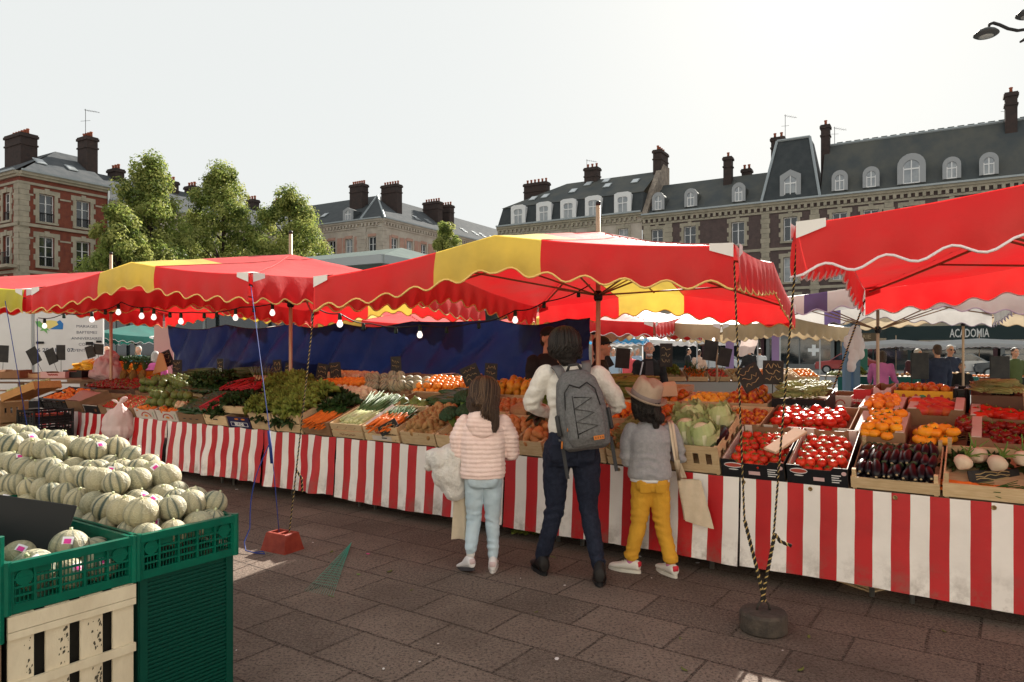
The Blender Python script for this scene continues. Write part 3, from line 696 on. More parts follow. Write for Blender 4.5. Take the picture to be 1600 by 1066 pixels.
fill('strawberry', M, w, d, .1, .032, 'strawberry in the brown carton behind the white bag', 'strawberry', 1, gap=1.15)
for (a, c, nm) in ((214, 246, 'left'), (247, 280, 'right')):
    M, w, d, h, r = cb(a, c, 0, '%s of two white cartons printed with an arc, under the squashes' % nm, WHITEC, h=.14, cut=.12, z0=.08)
    slab(r, w*.28, w*.78, .035, .1, INK_R, 'printed_arc', sh='arc'); slab(r, w*.44, w*.62, .03, .062, INK_O, 'printed_sun', sh='ell'); slab(r, w*.88, w*.9, .03, .1, INK_G, 'printed_stem')
    fill('small_pumpkin', M, w, .2, .07, .1, 'small orange pumpkin in the %s white carton printed with an arc' % nm, 'pumpkin', 1, upright=True, skip=.15)
    fill('round_squash', M @ T(0,.12,.02), w, .32, .08, .125, 'round green squash on the %s white carton printed with an arc' % nm, 'squash', 2, upright=True, skip=.12, heap=.2)
for i in range(14):
    inst(PR['garlic'], 'garlic', SMAT @ T(UX(272) + rng.uniform(-.1,.1), .06+rng.uniform(0,.08), .86+rng.uniform(0,.05)) @ rrot() @ SC(.8), 'pale garlic bulb bunched in front of the green squashes', 'garlic', 'garlic bulbs')
M, w, d, h, r = cb(281, 321, 0, 'tan carton printed with three small marks, under the dark courgettes', BROWNC, h=.13, cut=.1, z0=.09)
for i in range(3): slab(r, w*(.18+.25*i), w*(.3+.25*i), .05, .065, INK_K, sh='ell')
hor = lambda: RZ(rng.uniform(-.5, .5)) @ RX(PI/2 + rng.uniform(-.2,.2))
hx = lambda: RZ(PI/2+rng.uniform(-.35, .35)) @ RX(PI/2 + rng.uniform(-.15,.15))
fill('courgette', M, w, .62, .09, .06, 'dark courgette in the tan carton with three marks', 'courgette', 2, rot=hx)
M, w, d, h, r = wc(322, 357, 0, 'pale wooden crate of dark greens left of the navy carton', slats=1, h=.13, z0=.08)
slab(r, w*.42, w*.62, .075, .09, INK_K, 'hand_hole')
fill('kale', M, w, .6, .06, .17, 'dark leafy green in the pale crate left of the navy carton', 'greens', 1, upright=True, gap=.8)
for i in range(3): inst(PR['chard_bunch'], 'chard', M @ T(-.03+.12*i, .2, .2) @ RZ(-.5) @ RX(.2), 'red stemmed chard lying on the dark greens', 'chard', 'red chard bunches')
M, w, d, h, r = cb(359, 393, 0, 'navy carton with white boxed lettering on its front', NAVYC, h=.135, cut=.0)
slab(r, w*.12, w*.9, .022, .026, INK_W, 'frame_line'); slab(r, w*.12, w*.9, .068, .072, INK_W, 'frame_line'); slab(r, w*.12, w*.135, .026, .068, INK_W, 'frame_line'); slab(r, w*.885, w*.9, .026, .068, INK_W, 'frame_line')
text('BELEAR', .05, T(w*.51, -.0016, .046), INK_W, r, ext=.0008, bold=.002)
for x in (.35, .65): slab(r, w*x, w*(x+.18), .1, .12, INK_O, 'printed_fruit', sh='ell')
M, w, d, h, r = wc(345, 402, 0, 'wooden crate of leaves lying across the navy carton', dv=.03, dz=.135, slats=1, h=.1, d=.4)
fill('kale', M, w*.6, .4, .03, .16, 'dark green leaf rosette in the crate across the navy carton', 'greens', 1, upright=True, gap=.85)
for a, c, nm in ((395, 430, 'left'), (432, 474, 'right')):
    M, w, d, h, r = wc(a, c, 0, '%s of two slatted crates heaped with curly lettuces' % nm, h=.21, slats=2, z0=.1, d=.5)
    fill('lettuce', M, w+.06, .7, .14, .21, 'curly yellow green lettuce heaped on the %s slatted crate' % nm, 'lettuce', 1, upright=True, gap=.72, heap=.25, zs=.5, sc=(.95,1.3))
    fill('kale', M @ T(0,-.02,0), w, .2, .05, .15, 'green leaf rosette low in the %s slatted lettuce crate' % nm, 'greens', 1, upright=True)
M, w, d, h, r = wc(477, 519, 0, 'brown plank crate of bunched carrots', m=m_('dark_crate_wood', (.27, .16, .09), .75, (.2, .11, .06), 7, stretch=(1.2,9,9)), slats=1, h=.16, z0=.08, d=.6)
slab(r, w*.42, w*.62, .085, .105, INK_K, 'hand_hole')
tow = lambda: RX(PI/2+rng.uniform(-.15,.1)) @ RY(rng.uniform(-.3,.3))
tow2 = lambda: RZ(rng.uniform(-.25,.25)) @ RX(-PI/2+rng.uniform(-.1,.1))
fill('carrot', M @ T(0,-.02,0), w, .26, .1, .034, 'orange carrot with its top in the brown plank crate', 'carrot', 3, rot=tow2, heap=.3, margin=.03, gap=1.1)
fill('kale', M @ T(0,.26,.02), w, .34, .07, .15, 'dark carrot top foliage in the brown plank crate', 'foliage', 1, upright=True, gap=.8)
M, w, d, h, r = wc(521, 570, 0, 'pale crate printed with three carrots, full of leeks', slats=2, h=.16, z0=.08, d=.62)
for i in range(3):
    b = MB(); x = w*(.2+.28*i); b.prism([(x-.02,.105),(x+.012,.12),(x+.022,.135),(x+.02,.118)], -.0012, .0005); b.build('printed_mark', INK_B, r)
b = MB(); b.tube([(w*(.25+.5*i/40), -.001, .045+.008*math.sin(i*1.9)+.005*math.sin(i*.7)) for i in range(41)], .0022, 4); b.build('printed_script', INK_B, r)
fill('leek', M @ T(0,.22,0), w, .2, .09, .05, 'leek with white end forward in the printed pale crate', 'leek', 2, rot=tow2, gap=.9, margin=.03)
M, w, d, h, r = wc(572, 626, 0, 'weathered crate with a printed label, holding sweet potatoes on white paper', slats=2, h=.16, z0=.07, d=.5)
slab(r, w*.22, w*.78, .02, .065, WHITEC); b = MB(); b.tube([(w*(.35+.3*i/20), -.001, .1+.012*math.sin(i*1.7)) for i in range(21)], .004, 4); b.build('printed_script', INK_R, r); slab(r, w*.5, w*.65, .04, .052, INK_K, y=-.002)
b = MB(); b.grid(12, 10, lambda a, c: V((.02+(w-.04)*a, .03+.4*c, .1 + .07*abs(2*a-1)**2 + .03*c + .012*noise.noise(V((a*6, c*6, 1))))))
solo(b, 'paper_liner', 'white paper lining the crate of sweet potatoes', 'paper', NEWS, M, None, True)
fill('carrot', M @ T(.05,0,.03), w-.1, .25, .1, .04, 'orange sweet potato on white paper in the weathered crate', 'sweet potato', 2, rot=tow2, heap=.2, name='sweet_potato', sc=(.9,1.2))
M, w, d, h, r = wc(629, 683, 0, 'bare pale crate of yellow brown parsnips left of the girl', slats=1, h=.13, z0=.07, d=.55)
fill('potato', M, w, d, .08, .05, 'yellow brown root in the bare pale crate left of the girl', 'root', 3, heap=.4, sc=(1, 1.7))
M, w, d, h, r = wc(684, 748, 0, 'bare pale crate of broccoli beside the girl', slats=1, h=.13, z0=.07, d=.55)
fill('broccoli', M @ T(0,.1,.02), w, .4, .1, .15, 'dark green broccoli head in the crate beside the girl', 'broccoli', 2, upright=True, heap=.3, sc=(1,1.35))
fill('nectarine', M, w, .12, .07, .04, 'red radish at the front of the broccoli crate', 'radish', 1, sc=(.5,.65), name='radish')
M, w, d, h, r = wc(749, 806, 0, 'pale crate hidden behind the girl in the pink jacket', slats=1, h=.13, z0=.07, d=.5); fill('onion', M, w, d, .08, .065, 'brown onion in the crate behind the girl', 'onion', 1)
M, w, d, h, r = wc(808, 850, 0, 'pale crate with onions and leaves between the girl and the woman', slats=1, h=.14, z0=.08, d=.5)
fill('onion', M @ T(w*.25,0,0), w*.75, .3, .1, .07, 'brown onion in the crate between the girl and the woman', 'onion', 2, sc=(1.1,1.3))
fill('red_lettuce', M @ T(0,.15,.05), w, .3, .1, .2, 'dark red lettuce in the crate between the girl and the woman', 'lettuce', 1, upright=True)
fill('lettuce', M @ T(-.1,.34,.1), w+.2, .3, .1, .2, 'yellow green lettuce behind the red lettuce near the woman', 'lettuce', 1, upright=True, gap=.8)
for a, c, k, kk in ((852, 900, 'potato', .05), (902, 948, 'onion', .07)):
    M, w, d, h, r = wc(a, c, 0, 'pale crate of %ss behind the woman with the backpack' % ('potatoe' if k == 'potato' else k), slats=1, h=.13, z0=.07, d=.5); fill(k, M, w, d, .08, kk, 'brown %s in the crate behind the woman' % k, k, 1)
M, w, d, h, r = wc(950, 1000, 0, 'pale crate of yellow mushrooms between the woman and the child', slats=2, h=.14, z0=.08, d=.5)
fill('bean_pile', M @ T(0,.02,0), w, .45, .1, .085, 'heap of yellow green pods in the crate between the woman and the child', 'pods', 2, rot=lambda: RZ(rng.uniform(-PI,PI)))
fill('potato', M, w, .2, .12, .05, 'yellow mushroom in the crate between the woman and the child', 'mushroom', 1, name='mushroom')
M, w, d, h, r = wc(1001, 1034, 0, 'pale crate of tomatoes hidden behind the child', slats=1, h=.13, z0=.07, d=.5); fill('tomato', M, w, d, .1, .07, 'red tomato in the crate behind the child', 'tomato', 1)
M, w, d, h, r = wc(1036, 1127, 0, 'deep open sided crate of pale cabbages right of the child', h=.215, z0=.05, d=.56, windows=4, m=PALEW2)
fill('pointed_cabbage', M @ T(0,.02,0), w, .5, .075, .2, 'pale green cabbage in the open sided crate right of the child', 'cabbage', 1, upright=True, gap=.82, sc=(1.1,1.3))
inst(PR['aubergine'], 'aubergine', M @ T(w*.86, .2, .2) @ RX(PI/2) @ SC(1.5), 'large purple aubergine tucked in with the pale cabbages', 'aubergine', 'loose aubergine')
for a, c, nm in ((1128, 1228, 'left'), (1230, 1327, 'right')):
    M, w, d, h, r = cb(a, c, 0, '%s of two black printed cartons of tomatoes' % nm, BLACKC, h=.135, cut=.18, z0=.05, d=.56, tabs=None)
    slab(r, w*.06, w*.34, .08, .108, INK_R, 'printed_emblem', sh='ell'); slab(r, w*.05, w*.35, .074, .114, INK_W, 'emblem_border', y=-.0008, sh='ell'); slab(r, w*.12, w*.28, .058, .066, INK_W, 'emblem_ribbon', sh='ell')
    slab(r, w*.44, w*.62, .032, .058, PINKC, 'paper_sticker')
    for i in range(4): slab(r, w*.74, w*(.86 + .03*(i % 2)), .03+.016*i, .036+.016*i, INK_W, 'printed_line')
    slab(r, w*.9, w*.98, .085, .113, PINKC, 'round_sticker', sh='ell')
    b = MB(); b.box(.007, .013, .01, .54, .02, .128); b.build('inner_flap', WHITEC, r)
    for x in (.02, w-.07):
        b = MB(); b.box(x, x+.05, .548, .5535, .01, .134); b.build('inner_flap', WHITEC, r)
    fill('tomato', M, w, .5, .055, .066, 'red tomato in the %s black printed carton' % nm, 'tomato', 2, upright=True, heap=.25, skip=.06, zs=.5)
    b = MB(); b.grid(10, 10, lambda p, q: V((.02+(w-.04)*p, .03+.5*q, .062 + .01*noise.noise(V((p*6, q*6, 1))))))
    solo(b, 'paper_liner', 'grey paper lining the %s black carton of tomatoes' % nm, 'paper', m_('grey_paper', (.4,.4,.4), .8), M, None, True)
    if nm == 'left': MBAG = M @ T(w*.9, .27, .16)
b = MB(); b.bbox(-.055,.055,-.16,.16,0,.02,.006)
solo(b, 'paper_bags', 'flat stack of folded kraft paper bags lying across the two tomato cartons', 'paper bags', m_('beige_bag_paper', (.58, .43, .3), .8, (.5,.36,.24), 5), MBAG @ RZ(-.5) @ RX(.12))
M, w, d, h, r = wc(1329, 1470, 0, 'pale wooden crate of shiny aubergines', slats=1, h=.085, z0=.035, d=.5, post=.05)
fwd = lambda: RX(PI/2 + rng.uniform(-.15,.1)) @ RY(rng.uniform(-PI,PI))
fwd = lambda: RZ(rng.uniform(-.13,.13)) @ RX(-PI/2 + rng.uniform(-.1, .15)) @ RZ(rng.uniform(-PI,PI))
for row, (y, z, n) in enumerate(((.11, .06, 11), (.09, .11, 10), (.25, .07, 11), (.24, .12, 10), (.38, .09, 11))):
    for i in range(n):
        inst(PR['aubergine'], 'aubergine', M @ T(.04 + (w-.08)*(i+.5*(row % 2)*.6)/(n-.4), y+rng.uniform(-.02,.02), z+rng.uniform(-.006,.01)) @ fwd() @ SC(rng.uniform(.8,.95)), 'glossy black aubergine in the pale wooden crate', 'aubergine', 'aubergines in the crate')
M, w, d, h, r = wc(1472, 1650, 0, 'pale wooden crate of white turnips at the right edge', slats=1, h=.1, z0=.035, d=.5, post=.06)
for i in range(7):
    inst(PR['turnip'], 'turnip', M @ T(.08 + .1*i + rng.uniform(-.02,.02), .2+.09*(i % 2), .13+.02*rng.random()) @ RX(-1.1+rng.uniform(-.4,.4)) @ RY(rng.uniform(-.8,.8)) @ SC(rng.uniform(.85,1.05)), 'white turnip with leafy stems in the pale crate at the right edge', 'turnip', 'white turnips')
fill('kale', M @ T(0,.25,0), w, .22, -.03, .16, 'dark turnip leaves under the white turnips', 'leaves', 1, upright=True, gap=1.1, sc=(.7,.9))
fill('carrot', M, w*.5, .15, .03, .04, 'orange carrot at the front of the turnip crate', 'carrot', 1, rot=hx)
# --- second row
M, w, d, h, r = cb(135, 212, 1, 'dark carton of purple plums behind the strawberries', DARKC, h=.13, z0=.09); fill('dark_tomato', M, w, d, .1, .07, 'dark purple plum in the carton behind the strawberries', 'plum', 1, name='plum')
M, w, d, h, r = cb(213, 290, 1, 'brown carton of green squashes in the second row', h=.1, z0=.05)
fill('round_squash', M, w, d, .06, .13, 'round green squash in the brown carton of the second row', 'squash', 2, upright=True, skip=.2)
M, w, d, h, r = wc(292, 345, 1, 'wooden crate of dark leaves behind the courgettes', z0=.07); fill('kale', M, w, d, .06, .17, 'dark leaf rosette in the crate behind the courgettes', 'greens', 2, upright=True, gap=.8)
fill('courgette', M @ T(0,-.1,.05), w, .2, .1, .06, 'dark courgette lying on the leaves behind the tan carton', 'courgette', 1, rot=hx)
M, w, d, h, r = wc(347, 415, 1, 'wooden crate of red and yellow chard behind the navy carton', z0=.06); fill('red_lettuce', M, w, d, .06, .17, 'red leaf rosette in the crate behind the navy carton', 'lettuce', 1, upright=True)
fill('chard_bunch', M, w, d, .14, .16, 'red stemmed chard on the crate behind the navy carton', 'chard', 1, rot=lambda: RZ(rng.uniform(-.6,.6)))
M, w, d, h, r = wc(417, 478, 1, 'wooden crate behind the lettuce heap', z0=.06); fill('lettuce', M @ T(0,-.05,.09), w, d, .06, .2, 'curly lettuce high at the back of the heap', 'lettuce', 1, upright=True, gap=.75, sc=(1,1.25))
M, w, d, h, r = wc(480, 557, 1, 'wooden crate of brown onions behind the carrots', z0=.06); fill('garlic', M @ T(0,.1,0), w, .3, .08, .06, 'pale garlic bulb behind the carrots', 'garlic', 2); fill('kale', M, w, .2, .06, .16, 'dark leaves behind the carrots', 'leaves', 1, upright=True, gap=.8)
M, w, d, h, r = cb(559, 610, 1, 'brown carton of netted melons behind the leeks', h=.1, z0=.04)
M, w, d, h, r = cb(612, 673, 1, 'brown carton with white flaps under the row of green squashes', h=.13, z0=.06, cut=.0)
for x in (.0, .75): slab(r, w*x+.004, w*(x+.24), .01, .128, WHITEC, 'white_flap')
for i in range(5): inst(PR['round_squash'], 'round_squash', M @ T(-.12+.14*i, .03+.04*(i % 2), .16-.012*i) @ rrot(.5) @ SC(1.15), 'round green squash in the row on the carton with white flaps', 'squash', 'row of green squashes')
M, w, d, h, r = cb(676, 738, 1, 'pale blue carton of cucumbers left of the girl', PALEB, h=.09, z0=.04, cut=0)
fill('courgette', M @ T(-.02,0,0), w, d, .06, .055, 'dark green cucumber in the pale blue carton', 'cucumber', 3, rot=hx, name='cucumber', sc=(1.1,1.5))
M, w, d, h, r = wc(740, 800, 1, 'wooden crate of shallots above the girl', z0=.06); fill('onion', M, w, d, .07, .065, 'brown shallot in the crate above the girl', 'shallot', 1, name='shallot')
M, w, d, h, r = cb(802, 862, 1, 'brown carton with paper bags left of the woman', h=.1, z0=.04)
for i, (x, y, z) in enumerate(((.08,.08,.1), (.24,.2,.12), (.1,.3,.13))):
    b = MB(); b.ball(1, 14, 9); mb2 = MB()
    mb2.v = [p*(1+.18*noise.noise(p*2.2 + V((i,0,0)))) for p in b.v]; mb2.f = b.f; mb2.m = b.m
    solo(mb2, 'paper_bag', ['bunched kraft paper bag left of the woman, nearest', 'pink paper bag of grapes left of the woman', 'crumpled kraft paper bag left of the woman, farthest'][i], 'paper bag', [KRAFT, m_('pink_tissue', (.5,.32,.28), .8), KRAFT][i], M @ T(x, y, z) @ SC(.15, .12, .08), None, True)
M, w, d, h, r = wc(936, 1000, 1, 'wooden crate of peppers and apricots left of the child', z0=.07); fill('apricot', M, w*.6, d, .08, .06, 'apricot in the crate left of the child', 'apricot', 1); fill('nectarine', M @ T(w*.55,0,0), w*.45, d, .08, .066, 'red pepper in the crate left of the child', 'pepper', 1, name='pepper')
M, w, d, h, r = wc(1002, 1042, 1, 'wooden crate of red fruit by the hat of the child', z0=.07); fill('apple', M, w, d, .08, .07, 'red apple in the crate by the hat', 'apple', 1)
M, w, d, h, r = wc(1044, 1118, 1, 'lower wooden crate of yellow plums right of the hat', z0=.06, slats=1, h=.12, d=.44); fill('lemon_plum', M, w, d, .07, .068, 'yellow fruit in the lower crate right of the hat', 'plum', 1, skip=.08, name='yellow_plum')
M, w, d, h, r = wc(1120, 1190, 1, 'lower wooden crate of nectarines behind the cabbages', z0=.06, slats=1, h=.12, d=.44); fill('nectarine', M, w, d, .07, .068, 'red nectarine in the lower crate behind the cabbages', 'nectarine', 1, skip=.05)
M, w, d, h, r = cb(1192, 1330, 1, 'wide carton of large tomatoes on the vine, second row', BROWNC, h=.13, z0=.06, cut=.3, d=.48)
for x in (.01, w-.075): slab(r, x, x+.065, .01, .128, WHITEC, 'white_flap')
fill('beef_tomato', M, w, d, .06, .078, 'large ribbed tomato in the wide carton of the second row', 'tomato', 2, upright=True, skip=.05, heap=.12, zs=.6)
M, w, d, h, r = cb(1334, 1416, 1, 'carton of mixed orange and yellow tomatoes, second row', BROWNC, h=.12, z0=.05, cut=.3, d=.44, tabs=WHITEC)
fill('yellow_tomato', M @ T(0,-.03,.01), w, d, .05, .08, 'orange ribbed tomato in the second row carton', 'tomato', 2, upright=True, heap=.2, sc=(1,1.25), zs=.6)
M, w, d, h, r = cb(1419, 1512, 1, 'low black tray heaped with yellow ribbed tomatoes', BLACKC, h=.05, z0=.02, cut=0, d=.3)
fill('yellow_tomato', M @ T(0,.0,.01), w, .28, .02, .08, 'yellow ribbed tomato heaped on the low black tray', 'tomato', 2, upright=True, heap=.2, sc=(1,1.25), zs=.65)
fill('dark_tomato', M @ T(w*.75,.08,.08), w*.36, .2, .02, .06, 'dark red shallot beside the yellow tomatoes', 'shallot', 2, name='red_shallot')
M, w, d, h, r = cb(1515, 1660, 1, 'carton of dark tomatoes at the right edge', BROWNC, h=.12, z0=.05, cut=.25, d=.42, tabs=WHITEC)
fill('dark_tomato', M, w, d, .05, .074, 'dark red tomato in the carton at the right edge', 'tomato', 1, upright=True, skip=.2)
# --- third row
M, w, d, h, r = cb(105, 188, 2, 'brown carton under the bananas', h=.1, z0=.06, cut=0)
fill('banana_bunch', M, w, d, .07, .17, 'bunch of ripe yellow bananas on the brown carton', 'bananas', 2, rot=lambda: RZ(rng.uniform(-PI,PI)) @ RX(rng.uniform(-.3,.3)), gap=.75, sc=(1,1.3), zs=.5)
for i in range(3): inst(PR['pineapple'], 'pineapple', SMAT @ T(UX(193+7*i, 1.05), 1.05+.08*i, 1.18) @ RX(-.3) @ SC(1.1), 'pineapple with spiky crown right of the bananas', 'pineapple', 'pineapples')
M, w, d, h, r = cb(205, 290, 2, 'tray of red tomatoes behind the green squashes', BROWNC, h=.07, z0=.03, cut=0, tabs=WHITEC); fill('beef_tomato', M, w, d, .04, .08, 'red tomato in the tray behind the green squashes', 'tomato', 1)
M, w, d, h, r = wc(292, 372, 2, 'wooden crate under the heap of spring onions', z0=.06)
for i in range(12): inst(PR['spring_onion_bunch'], 'spring_onion_bunch', M @ T(rng.uniform(0, w), rng.uniform(.0, .4), .05+.011*i) @ RZ(rng.uniform(1.1, 2.0)) @ SC(1.0), 'dark bunch of spring onions heaped against the tarpaulin', 'spring onions', 'spring onion bunches')
M, w, d, h, r = wc(374, 440, 2, 'wooden crate of pale bundled stalks against the tarpaulin', z0=.06)
for i in range(6): inst(PR['leek'], 'leek', M @ T(.1+.06*i, .2, .17) @ RZ(.8+rng.uniform(-.3,.3)) @ RX(-1.3) @ SC(.9), 'leek stacked slanting against the tarpaulin', 'leek', 'leeks by the tarpaulin')
M, w, d, h, r = wc(486, 560, 2, 'wooden crate of mandarins against the tarpaulin', z0=.07); fill('orange', M, w, d, .08, .06, 'small mandarin in the crate by the tarpaulin', 'mandarin', 2, name='mandarin', sc=(.75,.85), heap=.2)
M, w, d, h, r = cb(562, 640, 2, 'brown carton under the pile of small netted melons', h=.1, z0=.04)
M, w, d, h, r = wc(645, 742, 2, 'wooden crate of oranges left of the girl', z0=.06, slats=1, h=.11, tilt=R(16)); fill('orange', M, w, d, .07, .075, 'orange in the wooden crate by the chalk signs', 'orange', 2, upright=True, heap=.12)
M, w, d, h, r = wc(762, 850, 2, 'wooden crate of mangoes behind the girl', z0=.06, slats=1); fill('mango', M, w, d, .08, .09, 'yellow orange papaya in the crate behind the girl', 'papaya', 2, name='papaya', sc=(1,1.35))
M, w, d, h, r = wc(925, 1004, 2, 'wooden crate of green asparagus behind the hat', z0=.05)
fill('asparagus_bundle', M, w, d, .09, .1, 'bundle of green asparagus behind the hat', 'asparagus', 2, rot=lambda: RZ(PI/2+rng.uniform(-.3,.3)))
M, w, d, h, r = wc(1006, 1064, 2, 'wooden crate of apples with a paper bag on top', z0=.06); fill('apple', M, w, d, .08, .074, 'red apple in the crate with the paper bag', 'apple', 1)
b = MB(); b.loft([[(-.09,-.05,0),(.09,-.05,0),(.09,.05,0),(-.09,.05,0)],[(-.07,-.035,.09),(.085,-.035,.09),(.085,.035,.09),(-.07,.035,.09)],[(-.02,-.006,.12),(.07,-.006,.125),(.07,.006,.125),(-.02,.006,.12)]])
solo(b, 'paper_bag', 'small kraft paper bag lying on the apples', 'paper bag', m_('beige_bag_paper', (.58,.43,.3), .8), M @ T(w*.6,.06,.15) @ RZ(.4))
M, w, d, h, r = wc(1066, 1130, 2, 'upper wooden crate of yellow plums right of the hat', z0=.06, slats=1, h=.12); fill('lemon_plum', M, w, d, .07, .068, 'yellow fruit in the upper crate right of the hat', 'plum', 1, name='yellow_plum')
M, w, d, h, r = wc(1132, 1200, 2, 'upper wooden crate of peaches in the third row', z0=.06, slats=1, h=.12); fill('nectarine', M, w, d, .08, .075, 'orange red peach in the upper crate of the third row', 'peach', 2, name='peach', sc=(1.05,1.2), heap=.15)
M, w, d, h, r = cb(1206, 1292, 2, 'black carton of green beans with white lettering', BLACKC, h=.17, z0=.13, cut=0)
text('YAMAMA', .055, T(w*.55, -.0016, .1), m_('grey_ink', (.25,.32,.3), .6), r, ext=.0008, bold=.001)
fill('bean_pile', M, w, d, .135, .1, 'pile of pale green beans in the black lettered carton', 'beans', 2, rot=lambda: RZ(rng.uniform(-PI,PI)), zs=.4)
M, w, d, h, r = cb(1340, 1412, 2, 'carton of small oranges in the third row', BROWNC, h=.12, z0=.05, cut=.3, tabs=WHITEC); fill('orange', M, w, d, .06, .066, 'small orange in the carton of the third row', 'orange', 2, heap=.15, sc=(.85,.95))
M, w, d, h, r = cb(1416, 1508, 2, 'carton of red mangoes in the third row', BROWNC, h=.13, z0=.05, cut=.35, tabs=WHITEC); fill('red_mango', M, w, d, .06, .1, 'red mango in the carton of the third row', 'mango', 1, rot=hx, name='red_mango')
M, w, d, h, r = cb(1514, 1640, 2, 'white rimmed carton of red tomatoes at the right edge', BROWNC, h=.1, z0=.04, cut=.2, tabs=WHITEC); fill('beef_tomato', M, w, d, .04, .09, 'red tomato in the white rimmed carton at the right edge', 'tomato', 1, upright=True, skip=.35, sc=(1.1,1.35))
# --- back row
M, w, d, h, r = cb(150, 215, 3, 'yellow carton behind the bananas', YELC, h=.14, cut=0)
M, w, d, h, r = cb(186, 208, 3, 'small yellow carton standing on the long yellow one', YELC, h=.12, cut=0, dz=.145, d=.2, tilt=0)
M, w, d, h, r = wc(500, 558, 3, 'wooden crate of garlic against the tarpaulin', z0=.06, h=.1); fill('garlic', M, w, d, .09, .06, 'pale garlic bulb in the crate at the back', 'garlic', 2)
M, w, d, h, r = cb(612, 668, 3, 'brown open carton at the back behind the melons', h=.2, cut=.15)
M, w, d, h, r = cb(672, 722, 3, 'brown open carton at the back behind the oranges', h=.2, cut=.15, tabs=PINKC)
M, w, d, h, r = wc(1008, 1062, 3, 'wooden crate standing at the back right of the bald man', z0=.06, h=.14)
M, w, d, h, r = cb(1294, 1331, 3, 'pale carton with red print behind the tomatoes', WHITEC, h=.12, cut=.0); slab(r, w*.3, w*.75, .05, .09, INK_R, 'printed_emblem', sh='arc')
M, w, d, h, r = cb(1333, 1362, 3, 'red carton with pale lettering at the back', REDC, h=.18, cut=.0); text('natunnels', .042, T(w*.5, -.0016, .09), INK_W, r, ext=.0008, bold=.001)
M, w, d, h, r = cb(1364, 1393, 3, 'pink and white carton with a round print at the back', PINKC, h=.2, cut=.12); slab(r, w*.08, w*.42, .05, .15, INK_W, 'printed_disc', sh='ell'); slab(r, w*.16, w*.34, .075, .125, INK_R, 'printed_flower', sh='ell', y=-.002); text('WELBE', .045, T(w*.72, -.0016, .1), INK_R, r, ext=.0008, bold=.001)
M, w, d, h, r = cb(1333, 1393, 3, 'brown carton lying below the red and the pink cartons', DARKC, h=.1, cut=0, dv=-.14, dz=-.03)
M, w, d, h, r = cb(1396, 1490, 3, 'yellow carton printed with strawberries at the back', YELC, h=.12, cut=.0, dz=.06, z0=.08)
for i in range(9):
    x = w*(.06+.108*i)
    if i == 4: slab(r, x-.03, x+.03, .03, .09, INK_G, 'printed_seal', sh='ell')
    else: slab(r, x-.013, x+.013, .04+.02*(i % 2), .075+.02*(i % 2), INK_R, 'printed_strawberry', sh='ell')
fill('apple', M, w, .3, .1, .075, 'red apple showing above the yellow carton', 'apple', 1, skip=.2)
M, w, d, h, r = cb(1418, 1486, 3, 'dark carton with a magenta wrap under the yellow one', DARKC, h=.1, cut=0, dv=-.13, dz=-.03); slab(r, 0.002, w*.3, .0, .098, MAGC, 'tissue_wrap'); slab(r, w*.08, w*.24, .03, .07, INK_W, 'paper_label', y=-.002); slab(r, w*.5, w*.68, .03, .075, PINKC, 'paper_label')
for a, c, nm in ((1492, 1512, 'left'), (1552, 1582, 'right')):
    M, w = spot(a, c, 3); plastic_crate('%s of two black plastic crates standing at the back right' % nm, M, w, .3, .2, BLKPL, 'black plastic crates', .04)
M, w, d, h, r = cb(1516, 1600, 2, 'dark carton of green beans behind the right edge tomatoes', DARKC, h=.15, z0=.12, cut=0, dv=.34, dz=.02); fill('bean_pile', M, w, .3, .125, .1, 'pile of green beans at the back right', 'beans', 2, rot=lambda: RZ(rng.uniform(-PI,PI)), zs=.4)
M, w, d, h, r = wc(1592, 1660, 3, 'wooden crate cut off by the right picture edge', h=.2)

for a, c, row, k, s_, nm, cat in ((1655, 1800, 0, 'onion', .068, 'brown onion', 'onion'), (1810, 1980, 0, 'potato', .055, 'muddy potato', 'potato'), (1670, 1810, 1, 'apple', .074, 'red apple', 'apple'), (1820, 1980, 1, 'lemon_plum', .068, 'yellow plum', 'plum'), (1650, 1790, 2, 'orange', .076, 'orange', 'orange'), (1800, 1960, 2, 'nectarine', .07, 'ripe nectarine', 'nectarine')):
    M, w, d, h, r = wc(a, c, row, 'wooden crate of %ss at the far right end of the stall, row %s' % ({'muddy potato': 'potatoe'}.get(nm, nm), ('nearest', 'second', 'third')[row]), slats=2, z0=.06); fill(k, M, w, d, .07, s_, '%s in a crate at the far right end of the stall' % nm, cat, 1, name=k if k != 'lemon_plum' else 'yellow_plum')
# ------------------------------------------------------------------ chalk price signs
SLATE = m_('chalkboard', (.016, .016, .017), .55, (.03, .028, .026), 7); CHALK = m_('gold_chalk', (.42, .32, .16), .9); STICK = m_('black_stick', (.03,.025,.02), .6)
def sign(px, py, Y, w, h, rot, label, chalk=1, tilt=0, stick=.25):
    c = P(px, py, Y); root = thing('price_sign', label, 'price sign', T(*c) @ RZ(-.1) @ RX(tilt) @ RY(rot), 'chalkboard price signs')
    b = MB(); b.bbox(-w/2, w/2, -.004, .004, -h/2, h/2, .0018); b.build('board', SLATE, root)
    if chalk:
        q = random.Random(int(px*7+py)); n = 0
        for ln in range(3):
            z = h*(.28 - .26*ln); x = -w*.36
            pts = []
            while x < w*.36:
                pts.append((x, -.0055, z + q.uniform(-.1, .11)*h)); x += w*q.uniform(.05, .11)
            b = MB(); b.tube(pts, .0028, 4); b.build('chalk_writing', CHALK, root)
    if stick:
        b = MB(); b.tube([(0, .007, -h/2-stick), (0, .007, h*.3)], .004, 5); b.build('stick', STICK, root)
